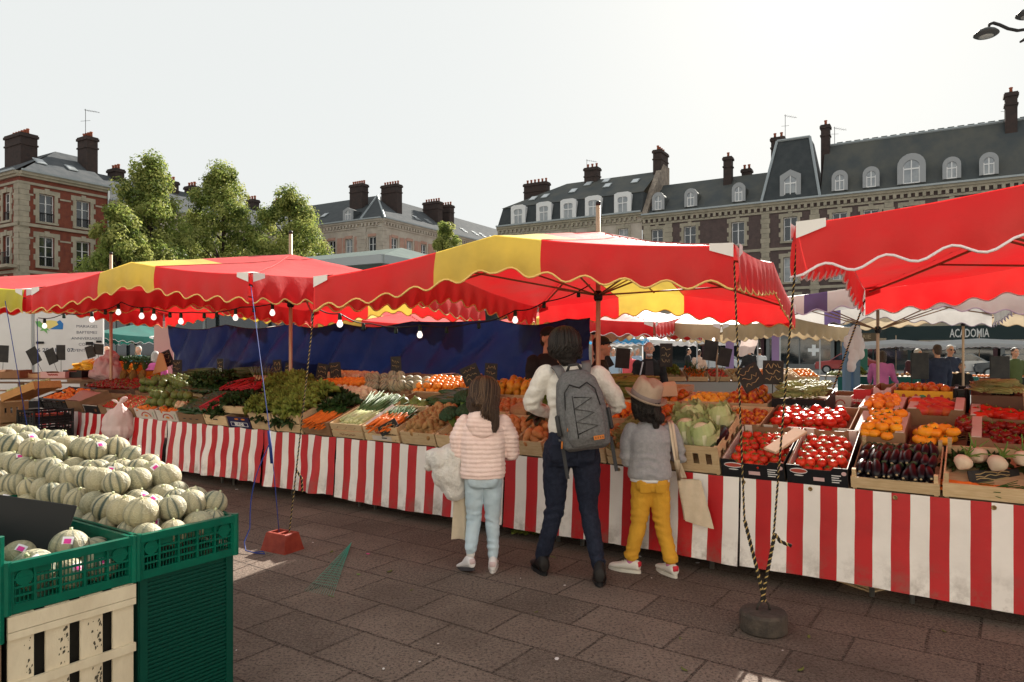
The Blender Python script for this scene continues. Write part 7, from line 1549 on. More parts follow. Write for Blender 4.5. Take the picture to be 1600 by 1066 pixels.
# ------------------------------------------------------------------ trees
LF = [m_('leaf_mid', (.2,.26,.06), .5, (.26,.31,.08), 3, trans=.5), m_('leaf_light', (.34,.36,.1), .5, (.38,.4,.13), 3, trans=.5), m_('leaf_dark', (.08,.12,.028), .6, (.11,.15,.04), 3, trans=.42)]
BARK = m_('bark', (.07,.05,.038), .9, (.04,.03,.024), 6, bump=.5, bscale=10)
def tree(label, x, y, H, Rw, trunk, seed, leaf=.3, n=130, per=95, lean=0, pts=None):
    root = thing('tree', label, 'tree', T(x, y, 0), 'trees round the square'); q = random.Random(seed); b = MB()
    b.tube([(0,0,0),(.1,.05,trunk*.6),(lean*.3,0,trunk),(lean*.6,0,H*.75)], [.3,.24,.2,.05], 9); lim = []
    for i in range(14):
        a = i*2.4+q.random(); z0 = trunk*.8 + (H*.7-trunk*.8)*i/14; r = Rw*q.uniform(.5,.85)*(1-.45*i/14); e = V((lean*.5+r*math.cos(a), r*math.sin(a), z0+r*.6)); b.tube([(lean*.3,0,z0), V((lean*.4+r*.45*math.cos(a), r*.45*math.sin(a), z0+r*.35)), e], [.11,.07,.02], 6); lim.append(e)
    b.build('trunk', BARK, root, True)
    cb_ = MB(); cl = []; n = int(n*1.45); lobes = []
    for i in range(16):
        t = (i+.5)/16; a = i*2.39996 + q.uniform(-.5,.5); env = Rw*1.18*min(1, .62+2.2*t)*(1-t)**.55
        lr = Rw*(.5-.24*t)*q.uniform(.8,1.15); r = max(0, env*q.uniform(.75,1.05)-lr*.55); lobes.append((V((lean*t + r*math.cos(a), r*math.sin(a), trunk*.85+(H-trunk*.85-lr*.5)*(.08+.92*t))), lr))
    for i in range(n):
        c, lr = lobes[i % 16]; d = V((q.gauss(0,1), q.gauss(0,1), q.gauss(.25,.8))).normalized(); cl.append(c + d*lr*q.uniform(.25,1)**.5)
    for c, lr in lobes: b = MB(); b.tube([(lean*.3, 0, max(trunk*.7, c.z-lr*2.2)), c*.5+V((lean*.15,0,max(trunk*.7, c.z-lr*1.6)*.5)), c], [.1,.06,.02], 5); b.build('limb', BARK, root, True)
    for c in cl:
        k = q.choices((0,1,2), (5,5,2))[0]; cr = q.uniform(.35,.8)*Rw/3.2; up_ = V((c.x-lean*.5, c.y, (c.z-H*.55)*.7)).normalized()
        for _ in range(per):
            d = V((q.gauss(0,1), q.gauss(0,1), q.gauss(0,.75))); d.normalize(); p = c + d*cr*q.uniform(.35,1)**.6*V((1,1,.75)).length/1.6
            nrm = (d + V((q.uniform(-.7,.7), q.uniform(-.7,.7), q.uniform(0,1)))).normalized(); x_ = nrm.orthogonal().normalized(); x_.rotate(Matrix.Rotation(q.uniform(0,6.28), 3, nrm)); y_ = nrm.cross(x_); s = leaf*q.uniform(.5,1.0)
            cb_.add([p - x_*s*.5, p - y_*s*.28 + nrm*.03, p + x_*s*.5, p + y_*s*.28 + nrm*.03], [(0,1,2,3)], None, k if q.random() < .8 else q.choice((0,1,2)))
    cb_.build('crown', LF, root)
def tpx(px, Y): return (px-800)/F*Y
tree('tallest leafy tree in front of the red brick house', tpx(232, 50), 50, 15.4, 3.35, 4.5, 1, n=215); tree('lower bright green tree overlapping the tallest tree on the left', tpx(186, 46), 46, 11.3, 2.6, 3.5, 6, n=120)
tree('second tall leafy tree right of the tallest one', tpx(348, 56), 56, 16.3, 3.6, 5, 2, n=225); tree('third leafy tree beside the market hall', tpx(452, 60), 60, 15.3, 3.8, 5, 3, n=235)
tree('dark leafy tree in the gap between the two tall trees', tpx(288, 60), 60, 11.8, 3.0, 4, 8, n=120); tree('dark leafy tree behind the third tree', tpx(405, 66), 66, 12.3, 3.0, 4, 12, n=120); tree('small rounded tree before the pale corner building', tpx(696, 66), 66, 13.6, 2.3, 5, 4, n=110); tree('small tree top beside the third tree by the hall', tpx(500, 64), 64, 11.5, 2.0, 4, 5, n=70)
# ------------------------------------------------------------------ street lamp, top right
def lamp():
    Y = 20; px = lambda x, y: P(x, y, Y); base = px(1690, 60); root = thing('street_lamp', 'black street lamp with a swan neck arm cropped by the top right corner', 'street lamp', T(base.x, base.y, 0)); o = V((base.x, base.y, 0))
    b = MB(); b.tube([(0,0,0),(0,0,.8),(0,0,base.z+2.2)], [.11,.08,.06], 10); b.build('post', IRON, root, True)
    def arm(pts, m=IRON): b = MB(); b.tube([px(*p)-o for p in pts], [.045]*(len(pts)-1)+[.028], 8); b.build('arm', m, root, True)
    arm([(1690,55),(1640,50),(1610,45),(1590,48),(1575,45),(1562,39),(1552,36),(1546,38),(1545,44)]); arm([(1690,20),(1650,8),(1625,3),(1612,8),(1607,14)]); arm([(1690,85),(1640,58),(1615,58),(1600,62),(1594,66)])
    for (x, y) in ((1541,45), (1607,14)):
        c = px(x, y)-o; b = MB(); b.lathe([(.03,.02),(.12,-.0),(.24,-.06),(.315,-.14),(.318,-.17),(.25,-.215),(.02,-.235)], 20, T(*c)); ho = b.build('lamp_head', m_('dark_lamp_metal', (.04,.042,.042), .5), root, True)
        g = MB(); g.ball(1, 14, 8, T(c.x, c.y, c.z-.215) @ SC(.19,.19,.05)); g.build('lens', m_('lamp_lens', (.25,.26,.25), .2), ho, True)
lamp()
# ------------------------------------------------------------------ white van at the left, behind the stall
def van():
    Y = 15.5; xr = tpx(163, Y); root = thing('delivery_van', 'white box van seen from behind with printed doors at the left edge', 'van', T(xr, Y, 0) @ RZ(R(33))); VW = m_('van_white', (.66,.67,.66), .4, (.6,.61,.6), 2); W_, H_ = 2.35, 2.75
    b = MB(); b.bbox(-W_, 0, .0, 5.2, .45, H_, .03); b.build('cargo_box', VW, root)
    for k, (a, c) in enumerate(((-W_+.02, -W_*.56), (-W_*.545, -.02))):
        b = MB(); b.bbox(a, c, -.035, -.002, .55, H_-.08, .01); d = b.build('door', VW, root)
        for z in (1.0, 1.75, 2.4): h = MB(); xx = a+.03 if k == 0 else c-.14; h.bbox(xx, xx+.11, -.055, -.036, z, z+.05, .008); h.build('hinge', BLK, d)
    b = MB(); b.bbox(-W_*.56-.0, -W_*.545+.0, -.05, -.036, .5, H_-.1, .003); b.build('lock_bar', ZNC, root); b = MB(); b.bbox(-W_*.53, -W_*.47, -.07, -.036, 1.72, 1.77, .008); b.build('door_handle', BLK, root)
    b = MB(); b.bbox(-W_*.15, -W_*.09, -.045, -.036, 1.7, 1.77, .003); b.build('black_plate', BLK, root)
    INK = m_('van_ink', (.06,.08,.12), .5); fx = -.43
    for i, s in enumerate(('MARIAGES', 'BAPTEMES', 'ANNIVERSAIRES', 'COMITE', "D'ENTREPRISE")): text(s, .085 if i != 2 else .08, T(-.33, -.037, 2.1-.13*i), INK, root, ext=.001)
    text('06 29 81 52 07', .115, T(-.93, -.037, 1.585), INK, root, ext=.001, bold=.002); text('BLICERT', .13, T(-W_+.36, -.037, 1.62), INK, root, ext=.001, bold=.002)
    def pl(pts, m, nm, y=-.0375): b = MB(); b.prism(pts, y, y+.0015); b.build(nm, m, root)
    c = V((-.98, 2.13)); pl([(c.x + .17*math.cos(a), c.y + .09*math.sin(a)) for a in [2*PI*i/20 for i in range(20)]], m_('logo_yellow', (.7,.6,.2), .5), 'logo_sun'); pl([(c.x-.03, c.y-.1),(c.x+.21,c.y-.1),(c.x+.22,c.y+.02),(c.x+.16,c.y+.1),(c.x+.1,c.y+.06),(c.x+.13,c.y)], m_('logo_blue', (.03,.17,.45), .5), 'logo_wave', -.039); pl([(c.x-.28,c.y+.06),(c.x-.2,c.y+.07),(c.x-.1,c.y-.05),(c.x-.02,c.y-.13),(c.x-.08,c.y-.12),(c.x-.06,c.y-.2),(c.x-.13,c.y-.13),(c.x-.2,c.y-.14),(c.x-.16,c.y-.09),(c.x-.25,c.y-.03)], m_('logo_green', (.15,.4,.12), .5), 'logo_leaf', -.0405)
    for x in (-W_+.3, -.3):
        for y in (.6, 4.3): b = MB(); b.tube([V((x-.1,y,.36)), V((x+.1,y,.36))], .36, 18); wo = b.build('wheel', m_('tyre_rubber', (.02,.02,.02), .8), root)
    b = MB(); b.box(-W_+.05, -.05, -.1, .1, .38, .52); b.build('bumper', BLK, root)
    for x in (-W_+.05, -.13): b = MB(); b.box(x, x+.09, -.05, -.036, .6, .9); b.build('tail_light', m_('red_lens', (.4,.02,.02), .3), root)
van()
def car(label, x, y, rz, c):
    root = thing('parked_car', label, 'car', T(x, y, 0) @ RZ(rz), 'cars parked before the shops'); PM = m_('paint_%d' % int(c[0]*1000), c, .25, coat=.6, metal=.2)
    b = MB(); pr = [(-2.05,.35),(-2.1,.6),(-2.0,.85),(-1.1,.95),(-.45,1.42),(.8,1.45),(1.5,1.0),(2.05,.88),(2.1,.4)]
    b.loft([[(x_*k1, yy, .3+(z-.3)*k2) for x_, z in pr] for yy, k1, k2 in ((-.86,.96,.93),(-.8,1,1),(.8,1,1),(.86,.96,.93))]); b.build('body', PM, root)
    g = MB(); gp = [(-1.0,.97),(-.42,1.38),(.75,1.41),(1.38,1.02)]
    g.prism(gp, -.872, -.85); g.prism(gp, .85, .872); g.build('side_window', SHOPG, root)
    g = MB(); g.quad((-1.09,-.7,.97),(-1.09,.7,.97),(-.5,.66,1.4),(-.5,-.66,1.4)); g.build('windscreen', SHOPG, root)
    for xx in (-1.3, 1.3):
        for yy in (-.8, .8): w_ = MB(); w_.tube([(xx,yy-.1,.31),(xx,yy+.1,.31)], .31, 16); wo = w_.build('wheel', m_('tyre_rubber', (.02,.02,.02), .8), root); r_ = MB(); r_.tube([(xx,yy-.11,.31),(xx,yy+.11,.31)], .19, 12); r_.build('rim', ZNC, wo)
    for yy in (-.65, .65): h = MB(); h.box(-2.09,-2.03,yy-.15,yy+.15,.62,.76); h.build('headlight', m_('headlamp', (.6,.6,.6), .2), root)
for i, (px, Y, c, l) in enumerate(((1495, 44, (.45,.47,.48), 'silver car parked before the shops beyond the navy man'), (1585, 42, (.05,.06,.07), 'dark car parked before the shops at the right edge'), (1325, 50, (.3,.05,.05), 'dark red car parked beyond the green tables'), (1120, 54, (.5,.52,.54), 'pale grey car parked far off behind the dark boards'))): car(l, tpx(px, Y), Y, ANG, c)

# ------------------------------------------------------------------ other market stalls behind
GB = 'pale canopies of the stalls behind'
canopy('white canopy with a purple panel behind the right hand red canopy', 5.3, 10.2, R(27), 3.3, 4.2, 2.2, .16, 2.5, .25, [(9, 9, 1)], m_('lilac_trim', (.45,.38,.5), .7), fmats=(WHT, PUR), group=GB, fstrips=[(-.5, -.34, 1)])
canopy('cream canopy on a varnished pole at the right, behind the white and purple one', 9.1, 14.2, R(27), 4.2, 4.4, 2.3, .16, 2.75, .24, [(9,9,1)], m_('cream_trim', (.5,.4,.28), .7), fmats=(CRM, TAN), group=GB)
canopy('small white canopy with a drooping tan front behind the middle canopy', 3.9, 13.4, R(58), 3.4, 3.6, 1.98, .14, 2.5, .26, [(9,9,1)], m_('cream_trim', (.5,.4,.28), .7), fmats=(WHT, TAN), group=GB, fstrips=[(-1,1,1)], sidemat=1)
canopy('dark green parasol canopy far behind the bananas', tpx(212, 23), 23, R(10), 3.6, 3, 2.0, .15, 2.45, .22, [(9,9,1)], TRIMW, fmats=(GRN, WHT), group=GB)
canopy('white canopy far behind the bald man', tpx(1010, 31), 31, R(20), 4, 3.4, 2.0, .12, 2.4, .22, [(9,9,1)], TRIMW, fmats=(WHT, WHT), group=GB)
canopy('white canopy far off left of the frame tent', tpx(1090, 40), 40, R(20), 4.4, 3.6, 2.1, .12, 2.5, .22, [(9,9,1)], TRIMW, fmats=(WHT, WHT), group=GB)
canopy('long grey white canopy below the dark shop sign at the right', tpx(1530, 44), 44, R(25), 8.5, 4, 1.9, .2, 2.4, .25, [(9,9,1)], TRIMW, fmats=(m_('grey_canvas', (.42,.42,.42), .8, trans=.3), WHT), group=GB, nf=24)
canopy('grey white canopy below the shops, left of the long one', tpx(1400, 45), 45, R(25), 6, 4, 1.9, .2, 2.35, .25, [(9,9,1)], TRIMW, fmats=(MT['grey_canvas'], WHT), group=GB, nf=18)
canopy('blue and white canopy far behind the stallholder', tpx(945, 26), 26, R(15), 3, 3, 2.0, .12, 2.4, .2, [(9,9,1)], TRIMW, fmats=(cloth_mat('sky_blue_canvas', (.05,.3,.55)), WHT), group=GB)
canopy('red canopy of the next stall seen under the middle canopy', 1.5, 13.0, R(26), 3.2, 3.6, 2.0, .15, 2.55, .24, [(-.3,.25,1)], TRIMW, fmats=(RED, YEL), group=GC)
canopy('red and yellow canopy behind the tarpaulin', -2.3, 14.4, R(26), 3.6, 3.6, 2.02, .15, 2.5, .26, [(-.3,.25,1)], TRIM, fmats=(RED, YEL), group=GC)
def frame_tent():
    Y = 20; root = thing('frame_tent', 'flat topped frame stall with pinkish sheet and purple posts at the back', 'stall', T(tpx(1200, Y), Y, 0) @ RZ(-.15)); b = MB(); W_ = 3.6
    b.grid(12, 6, lambda a, c: V((-W_/2+W_*a, -1.5+3*c, 2.08+.28*c+.03*math.sin(a*9)+.02*math.sin(c*7)))); b.build('roof_sheet', cloth_mat('pink_sheet', (.62,.45,.4), .5), root, True)
    for x in (-W_/2, 0, W_/2):
        for y in (-1.5, 1.5): p = MB(); p.tube([(x,y,0),(x,y,2.1+.28*(y > 0))], .02, 6); p.build('post', ZNC, root, True)
    for i in range(7): r_ = MB(); x = -W_/2+W_*i/6; r_.tube([(x,-1.5,2.06),(x,1.5,2.34)], .014, 5); r_.build('roof_bar', BLK, root, True)
    for x in (-.85, .5): p = MB(); p.bbox(x-.12, x+.12, 1.3, 1.36, .6, 2.1, .01); p.build('purple_curtain', m_('purple_fabric', (.2,.15,.3), .9), root)
frame_tent()
b = MB(); b.grid(8, 8, lambda a, c: V((-.22+.44*a+.05*math.sin(c*5), .03*math.sin(a*7), -.5*c-.05*math.sin(a*6)))); solo(b, 'hanging_cloth', 'pinkish cloth pinned under the frame stall', 'cloth', m_('pale_pink_cloth', (.6,.48,.44), .9, trans=.3), T(*P(1168, 524, 18)), None, True)
def back_table(label, x0, x1, Y, z, m, skirt=.3, rz=0, group='tables of the stalls behind'):
    root = thing('trestle_table', label, 'table', T(tpx((x0+x1)/2, Y), Y, 0) @ RZ(rz), group); L = (x1-x0)/F*Y; b = MB(); b.box(-L/2, L/2, -.5, .5, z-.02, z); b.build('tabletop', WOODD, root)
    b = MB(); b.grid(40, 4, lambda a, c: V((-L/2+L*a, -.51-.03*math.sin(a*L*7)*c, z-skirt*c-.02*math.sin(a*9)*c))); b.build('table_skirt', m, root, True)
    for x in (-L/2+.15, 0, L/2-.15):
        for y in (-.4,.4): p = MB(); p.tube([(x,y,0),(x,y,z-.02)], .02, 6); p.build('leg', METAL, root)
    return T(tpx((x0+x1)/2, Y)-L/2, Y-.5, z) if not rz else root.matrix_basis @ T(-L/2,-.5,z), L
TEALC = m_('teal_table_cloth', (.012,.1,.09), .7, (.02,.13,.11), 3)
M1, L1 = back_table('long table with a teal cloth behind the tomato boxes', 1292, 1505, 15.5, 1.02, TEALC, .3)
for i in range(7):
    k = ['bean_pile','lettuce','kale','potato','onion','potato','garlic'][i]; fill(k, M1 @ T(L1*i/7, .05, 0), L1/7*.8, .5, .0, .2 if k in ('lettuce','kale') else .09, 'small %s on the teal table behind' % ['beans','lettuce','greens','loaf','onion','bun','garlic'][i], 'produce', 1, 'goods on the teal table', upright=k in ('lettuce','kale'), gap=1.2)
M2, L2 = back_table('table of crates behind the bald man', 1000, 1270, 13.8, .98, m_('grey_table_cloth', (.3,.32,.32), .8), .5)
kk = [('radish', 'nectarine', .035), ('lettuce', 'lettuce', .2), ('carrot', 'carrot', .05), ('radish', 'tomato', .045), ('potato', 'potato', .06), ('apricot', 'apricot', .07), ('garlic', 'garlic', .07), ('orange', 'orange', .08)]
for i in range(8):
    nm, k, s = kk[i]; Mx = M2 @ T(L2*i/8, .12, .0) @ RX(.3); wood_crate('small wooden crate of %s on the table behind, %s along' % ({'radish':'radishes','lettuce':'salads','carrot':'carrots','potato':'potatoes','apricot':'apricots','garlic':'garlic','orange':'oranges'}[nm], ['first','second','third','fourth','fifth','sixth','seventh','last'][i]), Mx, L2/8*.9, .5, .1, PALEW2, 1, 'crates on the table behind')
    fill(k, Mx, L2/8*.9, .5, .06, max(s, .05), '%s in the %s crate on the table behind' % (nm, ['first','second','third','fourth','fifth','sixth','seventh','last'][i]), nm, 1, 'produce on the table behind', gap=1.15 if s > .06 else 1.6, upright=k == 'lettuce', name=nm)
M3, L3 = back_table('table of dark greens under the green parasol', 168, 262, 19, 1.1, m_('black_table_cloth', (.02,.02,.02), .8), .6); fill('kale', M3, L3, .9, 0, .2, 'dark potted herb on the table under the green parasol', 'herb', 2, 'herbs under the green parasol', upright=True, name='herb')
M4, L4 = back_table('dark table below the shop sign at the right', 1508, 1640, 17, .95, m_('black_table_cloth', (.02,.02,.02), .8), .5); fill('apricot', M4, L4, .5, .0, .08, 'orange fruit on the dark table at the right', 'fruit', 1, 'fruit on the dark table', gap=1.3)
for k, (px, py, Y, w_, h, l) in enumerate(((1437, 572, 13.4, .34, .5, 'large black board beside the bending woman'), (1562, 580, 13, .36, .55, 'large black board at the right of the mustard pole'), (1344, 562, 16.5, .34, .5, 'dark green board behind the hanging bags'))):
    c = P(px, py, Y); root = thing('menu_board', l, 'board', T(c.x, c.y, 0), 'large boards on the stalls behind'); b = MB(); b.bbox(-w_/2, w_/2, -.015, .015, c.z-h/2, c.z+h/2, .006); b.build('board', GRN if k == 2 else SLATE, root)
    for x in (-w_*.4, w_*.4): b = MB(); b.tube([(x,.03,0),(x,.03,c.z)], .012, 5); b.build('leg', STICK, root)
b = MB()
for i, (x, z, r_) in enumerate(((0,0,.12),(-.1,-.14,.1),(.07,-.18,.11),(.1,-.3,.07),(-.02,-.34,.1),(-.06,-.48,.08))): b.ball(1, 12, 8, T(x, .0, z) @ SC(r_, .05, r_*1.25))
o_ = blob('plastic_bag', b, m_('white_plastic_bag', (.72,.7,.7), .4, trans=.3), None, .012, 3, wrinkle(.02, 9, 9, 2), T(*P(1336, 522, 9.5)) @ SC(.8,.6,.9)); tag(o_, 'bunch of white plastic bags hanging from the cord at the right', 'plastic bags')
for px in (1323, 1337): b = MB(); b.bbox(-.07,.07,-.07,.07,0,2.2,.02); solo(b, 'blue_post', 'blue grey post behind the hanging white bags, %s' % ('left' if px == 1323 else 'right'), 'post', m_('blue_grey_paint', (.1,.16,.24), .7), T(tpx(px, 14.6), 14.6, 0), 'blue grey posts')
# background people
fg = 'people at the stalls behind'
def fpx(label, px, Y, H, yaw, top, legs, hair, **k): figure(label, tpx(px, Y), Y, yaw, H, top, legs, hair, group=fg, vox=.02, **k)
fpx('woman in mauve leaning over the teal table', 1376, 14.4, 1.62, .6, MAUVE, MAUVE, HAIRB, arms=((.1,.8,-.3),(.1,.8,-.3)), bend=.35, hairlen=.03, female=True)
fpx('white haired woman in plum bending over the teal table', 1417, 16.4, 1.68, PI-.4, PLUM, PLUM, HAIRG, arms=((.0,.5,-.7),(.0,.5,-.7)), bend=.4, hairlen=.06, female=True)
fpx('man in a navy jacket and washed jeans seen from behind', 1465, 14.0, 1.71, .1, NAVY, JEAN, HAIRB, arms=((.05,.2,-1),(.05,.25,-1)), faces=False)
fpx('grey haired man with sunglasses facing the camera beyond the navy jacket', 1484, 16.2, 1.72, PI, NAVY, BLKC, HAIRG, arms=((.0,.6,-.4),(.0,.6,-.4)), glasses=True)
fpx('child in black standing by the pale pole', 1503, 14.4, 1.34, PI+.5, BLKC, BLKC, HAIRB, arms=((.05,.1,-1),(.05,.1,-1)))
fpx('white haired man under the green parasol', 217, 20.6, 1.74, PI, TEAL, BLKC, HAIRG, arms=((.1,.5,-.5),(.1,.5,-.5)))
fpx('bald man standing beside the white van', 165, 18.5, 1.72, PI/2, NAVY, BLKC, HAIRG, bald=True)
fpx('woman in pink seen from behind at the end of the tarpaulin', 243, 15.4, 1.58, -.7, m_('pink_cloth', (.6,.13,.36), .9), BLKC, HAIRG, hairlen=.02, female=True)
fpx('person in coral beyond the black signs', 984, 17.5, 1.66, 1.0, REDCL, JEAN, HAIRG, female=True); fpx('person in light blue far beyond the black signs', 958, 22, 1.68, PI, m_('pale_blue_cloth', (.3,.4,.5), .9), BLKC, HAIRB); fpx('person in blue standing far off left of the bald man', 995, 24, 1.7, 2.5, JEAN, NAVY, HAIRG)
fpx('couple figure in white shirt at the back of the frame stall', 1187, 26, 1.7, .2, LGREY, BLKC, HAIRB, faces=False); fpx('dark clothed figure at the back of the frame stall', 1171, 25, 1.74, .0, BLKC, BLKC, HAIRK, faces=False); fpx('woman in beige seen far off beside the menu board', 1092, 25, 1.64, .5, m_('beige_cloth', (.45,.3,.22), .9), BLKC, HAIRB, female=True); fpx('person in dark clothes far off right of the menu board', 1075, 27, 1.7, 2.0, BLKC, NAVY, HAIRK)
fpx('person in green at the right behind the large board', 1585, 16.4, 1.66, PI, m_('moss_cloth', (.06,.08,.03), .9), BLKC, HAIRB)
# ------------------------------------------------------------------ odds and ends
def string(pts, bulbs, label):
    root = thing('string_lights', label, 'string lights', None, 'strings of bulbs under the canopies'); P3 = [P(*p) for p in pts]; b = MB(); cen = []
    for a, c in zip(P3, P3[1:]):
        for i in range(8): t = i/8; q = a.lerp(c, t); q.z -= .03*math.sin(PI*t); cen.append(q)
    cen.append(P3[-1]); b.tube(cen, .006, 5); b.build('cable', BLK, root, True)
    BULB = m_('lit_bulb', (1,.95,.9), .3, emit=.4)
    for px, on in bulbs:
        q = min(cen, key=lambda c: abs((800 + F*c.x/c.y) - px)); s = MB(); s.lathe([(.008,.0),(.017,-.01),(.019,-.05),(.016,-.06)], 10, T(*q)); so_ = s.build('socket', m_('dark_socket', (.01,.03,.022), .5), root, True)
        if on: g = MB(); g.lathe([(.012,-.058),(.018,-.07),(.027,-.09),(.028,-.105),(.02,-.122),(.006,-.129)], 14, T(*q)); g.build('bulb', BULB, so_, True)
string([(60,497,9.2),(100,490,8.8),(150,485,8.4),(190,472,8.2),(232,480,8.0),(300,488,7.8),(378,480,7.6),(455,465,7.4)], [(69,1),(100,0),(146,1),(165,0),(184,1),(223,1),(238,1),(265,0),(285,1),(315,0),(340,0),(367,1),(395,0),(428,1)], 'black cable of round bulbs under the left red canopy')
string([(490,478,6.4),(531,490,6.5),(580,506,6.7),(656,508,6.9),(740,505,6.9),(805,485,6.9),(850,472,6.9),(922,445,6.9)], [(531,1),(570,0),(615,0),(656,1),(700,0),(750,0),(805,1),(853,0),(903,0)], 'black cable of round bulbs under the middle canopy')
b = MB(); b.ball(1, 16, 12, SC(.19,.13,.2)); b.ball(1, 12, 8, T(0,0,-.1) @ SC(.2,.14,.14)); _cap(b, (0,0,.1), .1, (.015,0,.24), .024); b.ball(1, 10, 6, T(.07,0,.29) @ RY(1.1) @ SC(.024,.02,.055)); b.ball(1, 10, 6, T(-.045,0,.27) @ RY(-1.2) @ SC(.024,.02,.05))
_pb = S(UX(186, -.14), -.15, .64); o_ = blob('plastic_bag', b, m_('pinkish_plastic', (.74,.62,.6), .4, (.66,.54,.52), 5, trans=.25), None, .009, 4, wrinkle(.02, 7, 3, 5), T(*_pb) @ SC(1.0)); tag(o_, 'knotted white plastic bag hanging on the striped cloth at the left', 'plastic bag')
b = MB(); b.ball(1, 16, 12, SC(.22,.2,.2)); b.ball(1, 12, 8, T(.05,0,.14) @ SC(.14,.12,.12)); b.ball(1, 12, 8, T(-.03,.0,-.12) @ SC(.25,.22,.12))
o_ = blob('plastic_sack', b, m_('pale_pink_plastic', (.62,.46,.47), .45, (.52,.38,.4), 6, trans=.2), None, .012, 3, wrinkle(.045, 6, 6, 7), T(*P(168, 574, 11.6))); tag(o_, 'crumpled pale pink plastic sack behind the bananas', 'sack')
# shelf, cartons and crates at the far left
def shelf():
    p = P(62, 590, 11.5); root = thing('plank_shelf', 'weathered plank shelf on trestles at the far left behind the counter', 'shelf', T(p.x, p.y, 0) @ RZ(-.05))
    for z in (1.13, 1.06, .93): b = MB(); b.box(-.95, .85, -.06 if z < 1.1 else -.2, .05 if z < 1.1 else .25, z-.025, z); b.build('plank', m_('weathered_plank', (.26,.17,.12), .8, (.2,.13,.09), 6, stretch=(1,8,8)), root)
    for x in (-.35, .7): b = MB(); b.box(x, x+.07, -.03, .03, 0, 1.034); b.build('trestle_leg', MT['weathered_plank'], root)
shelf()
for px, Y, py, w_, h, m, l in ((18, 11.3, 580, .42, .13, BROWNC, 'pinkish brown carton on the plank shelf at the left edge'), (90, 11.4, 576, .4, .1, PINKC, 'pink and white fruit carton on the plank shelf'), (60, 11.5, 578, .28, .08, PALEW2, 'small wooden tray on the plank shelf'), (120, 11.5, 574, .3, .12, BLACKC, 'black tray of bananas on the plank shelf')):
    p = P(px, py, Y); r = carton(l, T(p.x-w_/2, p.y-.12, 1.132), w_, .3, h, m, None, .2, 'cartons on the plank shelf')
    if m is PINKC: b = MB(); b.tube([(w_*(.3+.4*i/20), -.001, .05+.014*math.sin(i*1.8)) for i in range(21)], .006, 4); b.build('printed_script', INK_R, r)
pl_ = P(6, 690, 9.6)
for i in range(3): wood_crate(['lowest of the stacked slatted crates at the left edge', 'middle of the stacked slatted crates at the left edge', 'top of the stacked slatted crates at the left edge'][i], T(pl_.x-.42, pl_.y, .005+.29*i) @ RZ(-.3), .5, .4, .28, m_('aged_crate_wood', (.42,.28,.15), .8, (.32,.2,.1), 6), 2, 'stacked crates at the far left', windows=4)
Mg = T(*P(30, 612, 9.3)) @ RZ(-.3) @ RY(-.3) @ T(-.35,0,-.05); wood_crate('tilted orange brown crate of small pale cabbages at the left edge', Mg, .62, .4, .11, m_('orange_crate_wood', (.5,.25,.09), .7, (.4,.2,.07), 6, stretch=(1,9,9)), 1, 'stacked crates at the far left'); fill('pointed_cabbage', Mg, .62, .4, .03, .1, 'small pale green cabbage in the tilted crate at the left edge', 'cabbage', 1, sc=(.4,.5), upright=True, gap=.9)
for i in range(4): M = T(*P(34, 690, 9.5).xy, .01+.19*i) @ RZ(-.5) @ T(-.1,0,0); plastic_crate('black stacked plastic crate beside the left end of the cloth, %s' % ['lowest', 'second from the bottom', 'third from the bottom', 'topmost'][i], M, .4, .5, .18, BLKPL, 'black crates at the left end', .08); fill('red_mango', M @ T(0,0,0), .4, .5, .05, .1, 'dark red fruit in the stacked black crates', 'fruit', 1, 'fruit in the stacked black crates', sc=(.6,.8), name='dark_fruit') if i == 3 else None
b = MB(); b.bbox(-.22,.22,-.01,.01,0,1.35,.004); solo(b, 'pink_panel', 'upright pinkish panel at the left end of the tarpaulin', 'panel', m_('dusty_pink_board', (.42,.26,.24), .8), T(*P(256, 600, 16).xy, .9))
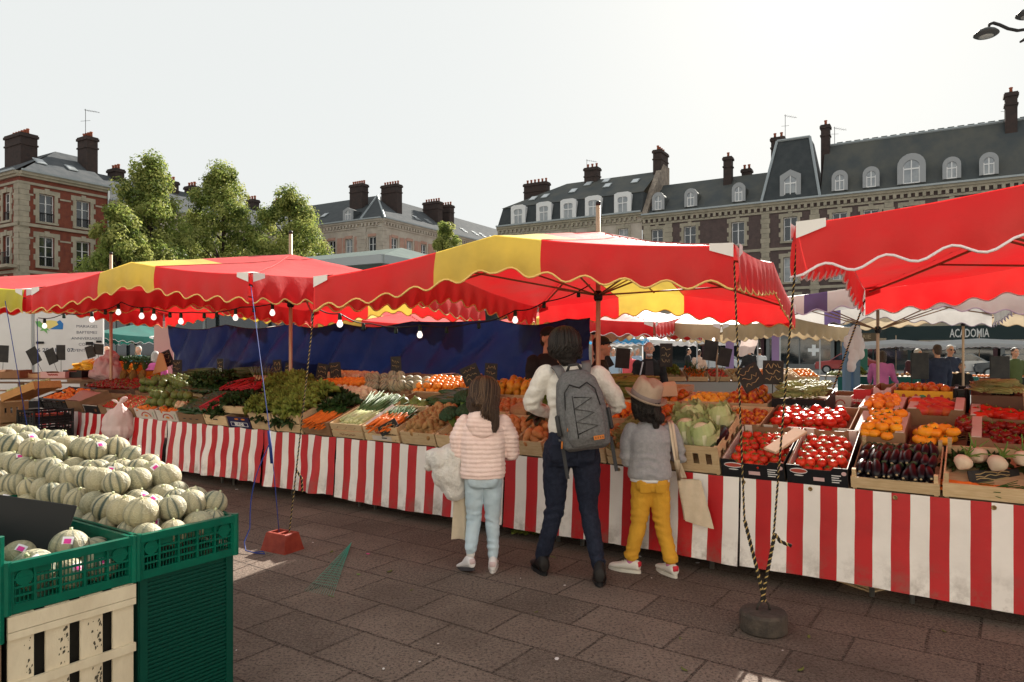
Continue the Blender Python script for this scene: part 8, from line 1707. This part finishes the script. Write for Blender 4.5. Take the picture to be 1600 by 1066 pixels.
# litter on the paving
NET = m_('green_net', (.08,.5,.38), .5, trans=.3); b = MB()
tip, e1, e2 = P(549, 852, 5.65), P(476, 925, 4.55), P(520, 932, 4.46); tip.z = e1.z = e2.z = 0
for i in range(13): t = i/12; e = e1.lerp(e2, t); b.tube([tip + V((0,0,.02)), tip.lerp(e, .45) + V((0,0,.012+.006*math.sin(i*1.7))), e + V((0,0,.004))], [.0016,.001,.0007], 4)
for i in range(24): t = (i/24)**1.2*.9; a = tip.lerp(e1, t); c = tip.lerp(e2, t); b.tube([a + V((0,0,.013*(1-t)+.004)), (a+c)/2 + V((0,0,.02*(1-t)+.005)), c + V((0,0,.013*(1-t)+.004))], .0007, 4)
solo(b, 'green_net', 'scrap of green netting lying on the paving in the middle', 'net', NET)
inst(PR['kale'], 'leaf_scrap', T(*PZ(828, 6.0, .02)) @ SC(1.1,.7,.4), 'yellow green leaf scraps on the paving under the cloth', 'leaves', 'leaf scraps'); col.objects[-1].data = PR['lettuce']
b = MB(); b.box(-.13,.13,-.09,.09,.004,.016); solo(b, 'paper_scrap', 'pale flattened carton on the paving behind the woman', 'carton', m_('pale_card', (.55,.48,.36), .8), T(*PZ(884, 6.2, 0)) @ RZ(.3))
for i, (px, py) in enumerate(((1000, 870), (575, 866), (370, 765), (870, 1030), (560, 898), (1090, 880))):
    p = PZ(px, 1705/(py-550), .003); b = MB(); b.ball(1, 6, 4, SC(.012,.02,.003)); solo(b, 'litter', ['pale fleck by the shoe of the child', 'pink fleck near the netting', 'white fleck by the cloth near the melons', 'pale fleck near the lower edge', 'green stem fragment on the paving', 'pale fleck under the right cloth'][i], 'litter', [NEWS, MAGC, NEWS, NEWS, STEM, NEWS][i], T(*p) @ RZ(i))

q = random.Random(21)
for i in range(46):
    y = q.uniform(3.35, 6.6); x = q.uniform(-.42*y, .7*y)
    if S(0,0).y - .677*x - y < .25: continue
    k = q.choice((0,0,1,1,2)); b = MB()
    if k == 0: b.grid(3, 3, lambda a, c: V(((a-.5)*.05, (c-.5)*.028*(1-abs(a-.5)*1.6), .003+.006*abs(a-.5)+.004*math.sin(c*5))))
    elif k == 1: b.ball(1, 7, 4, SC(.009,.006,.0025))
    else: b.tube([(-.035,0,.003),(0,.008,.005),(.04,0,.003)], .0025, 4)
    solo(b, 'litter', ['small dry leaf scrap lying on the paving', 'small pale crumb lying on the paving', 'bit of green stalk lying on the paving'][k], 'litter', [m_('dry_leaf', (.12,.13,.03), .8), NEWS, STEM][k], T(x, y, .002) @ RZ(q.uniform(0, 6)) @ SC(q.uniform(.6, 1.2)), ['leaf scraps on the paving', 'pale crumbs on the paving', 'stalks on the paving'][k])
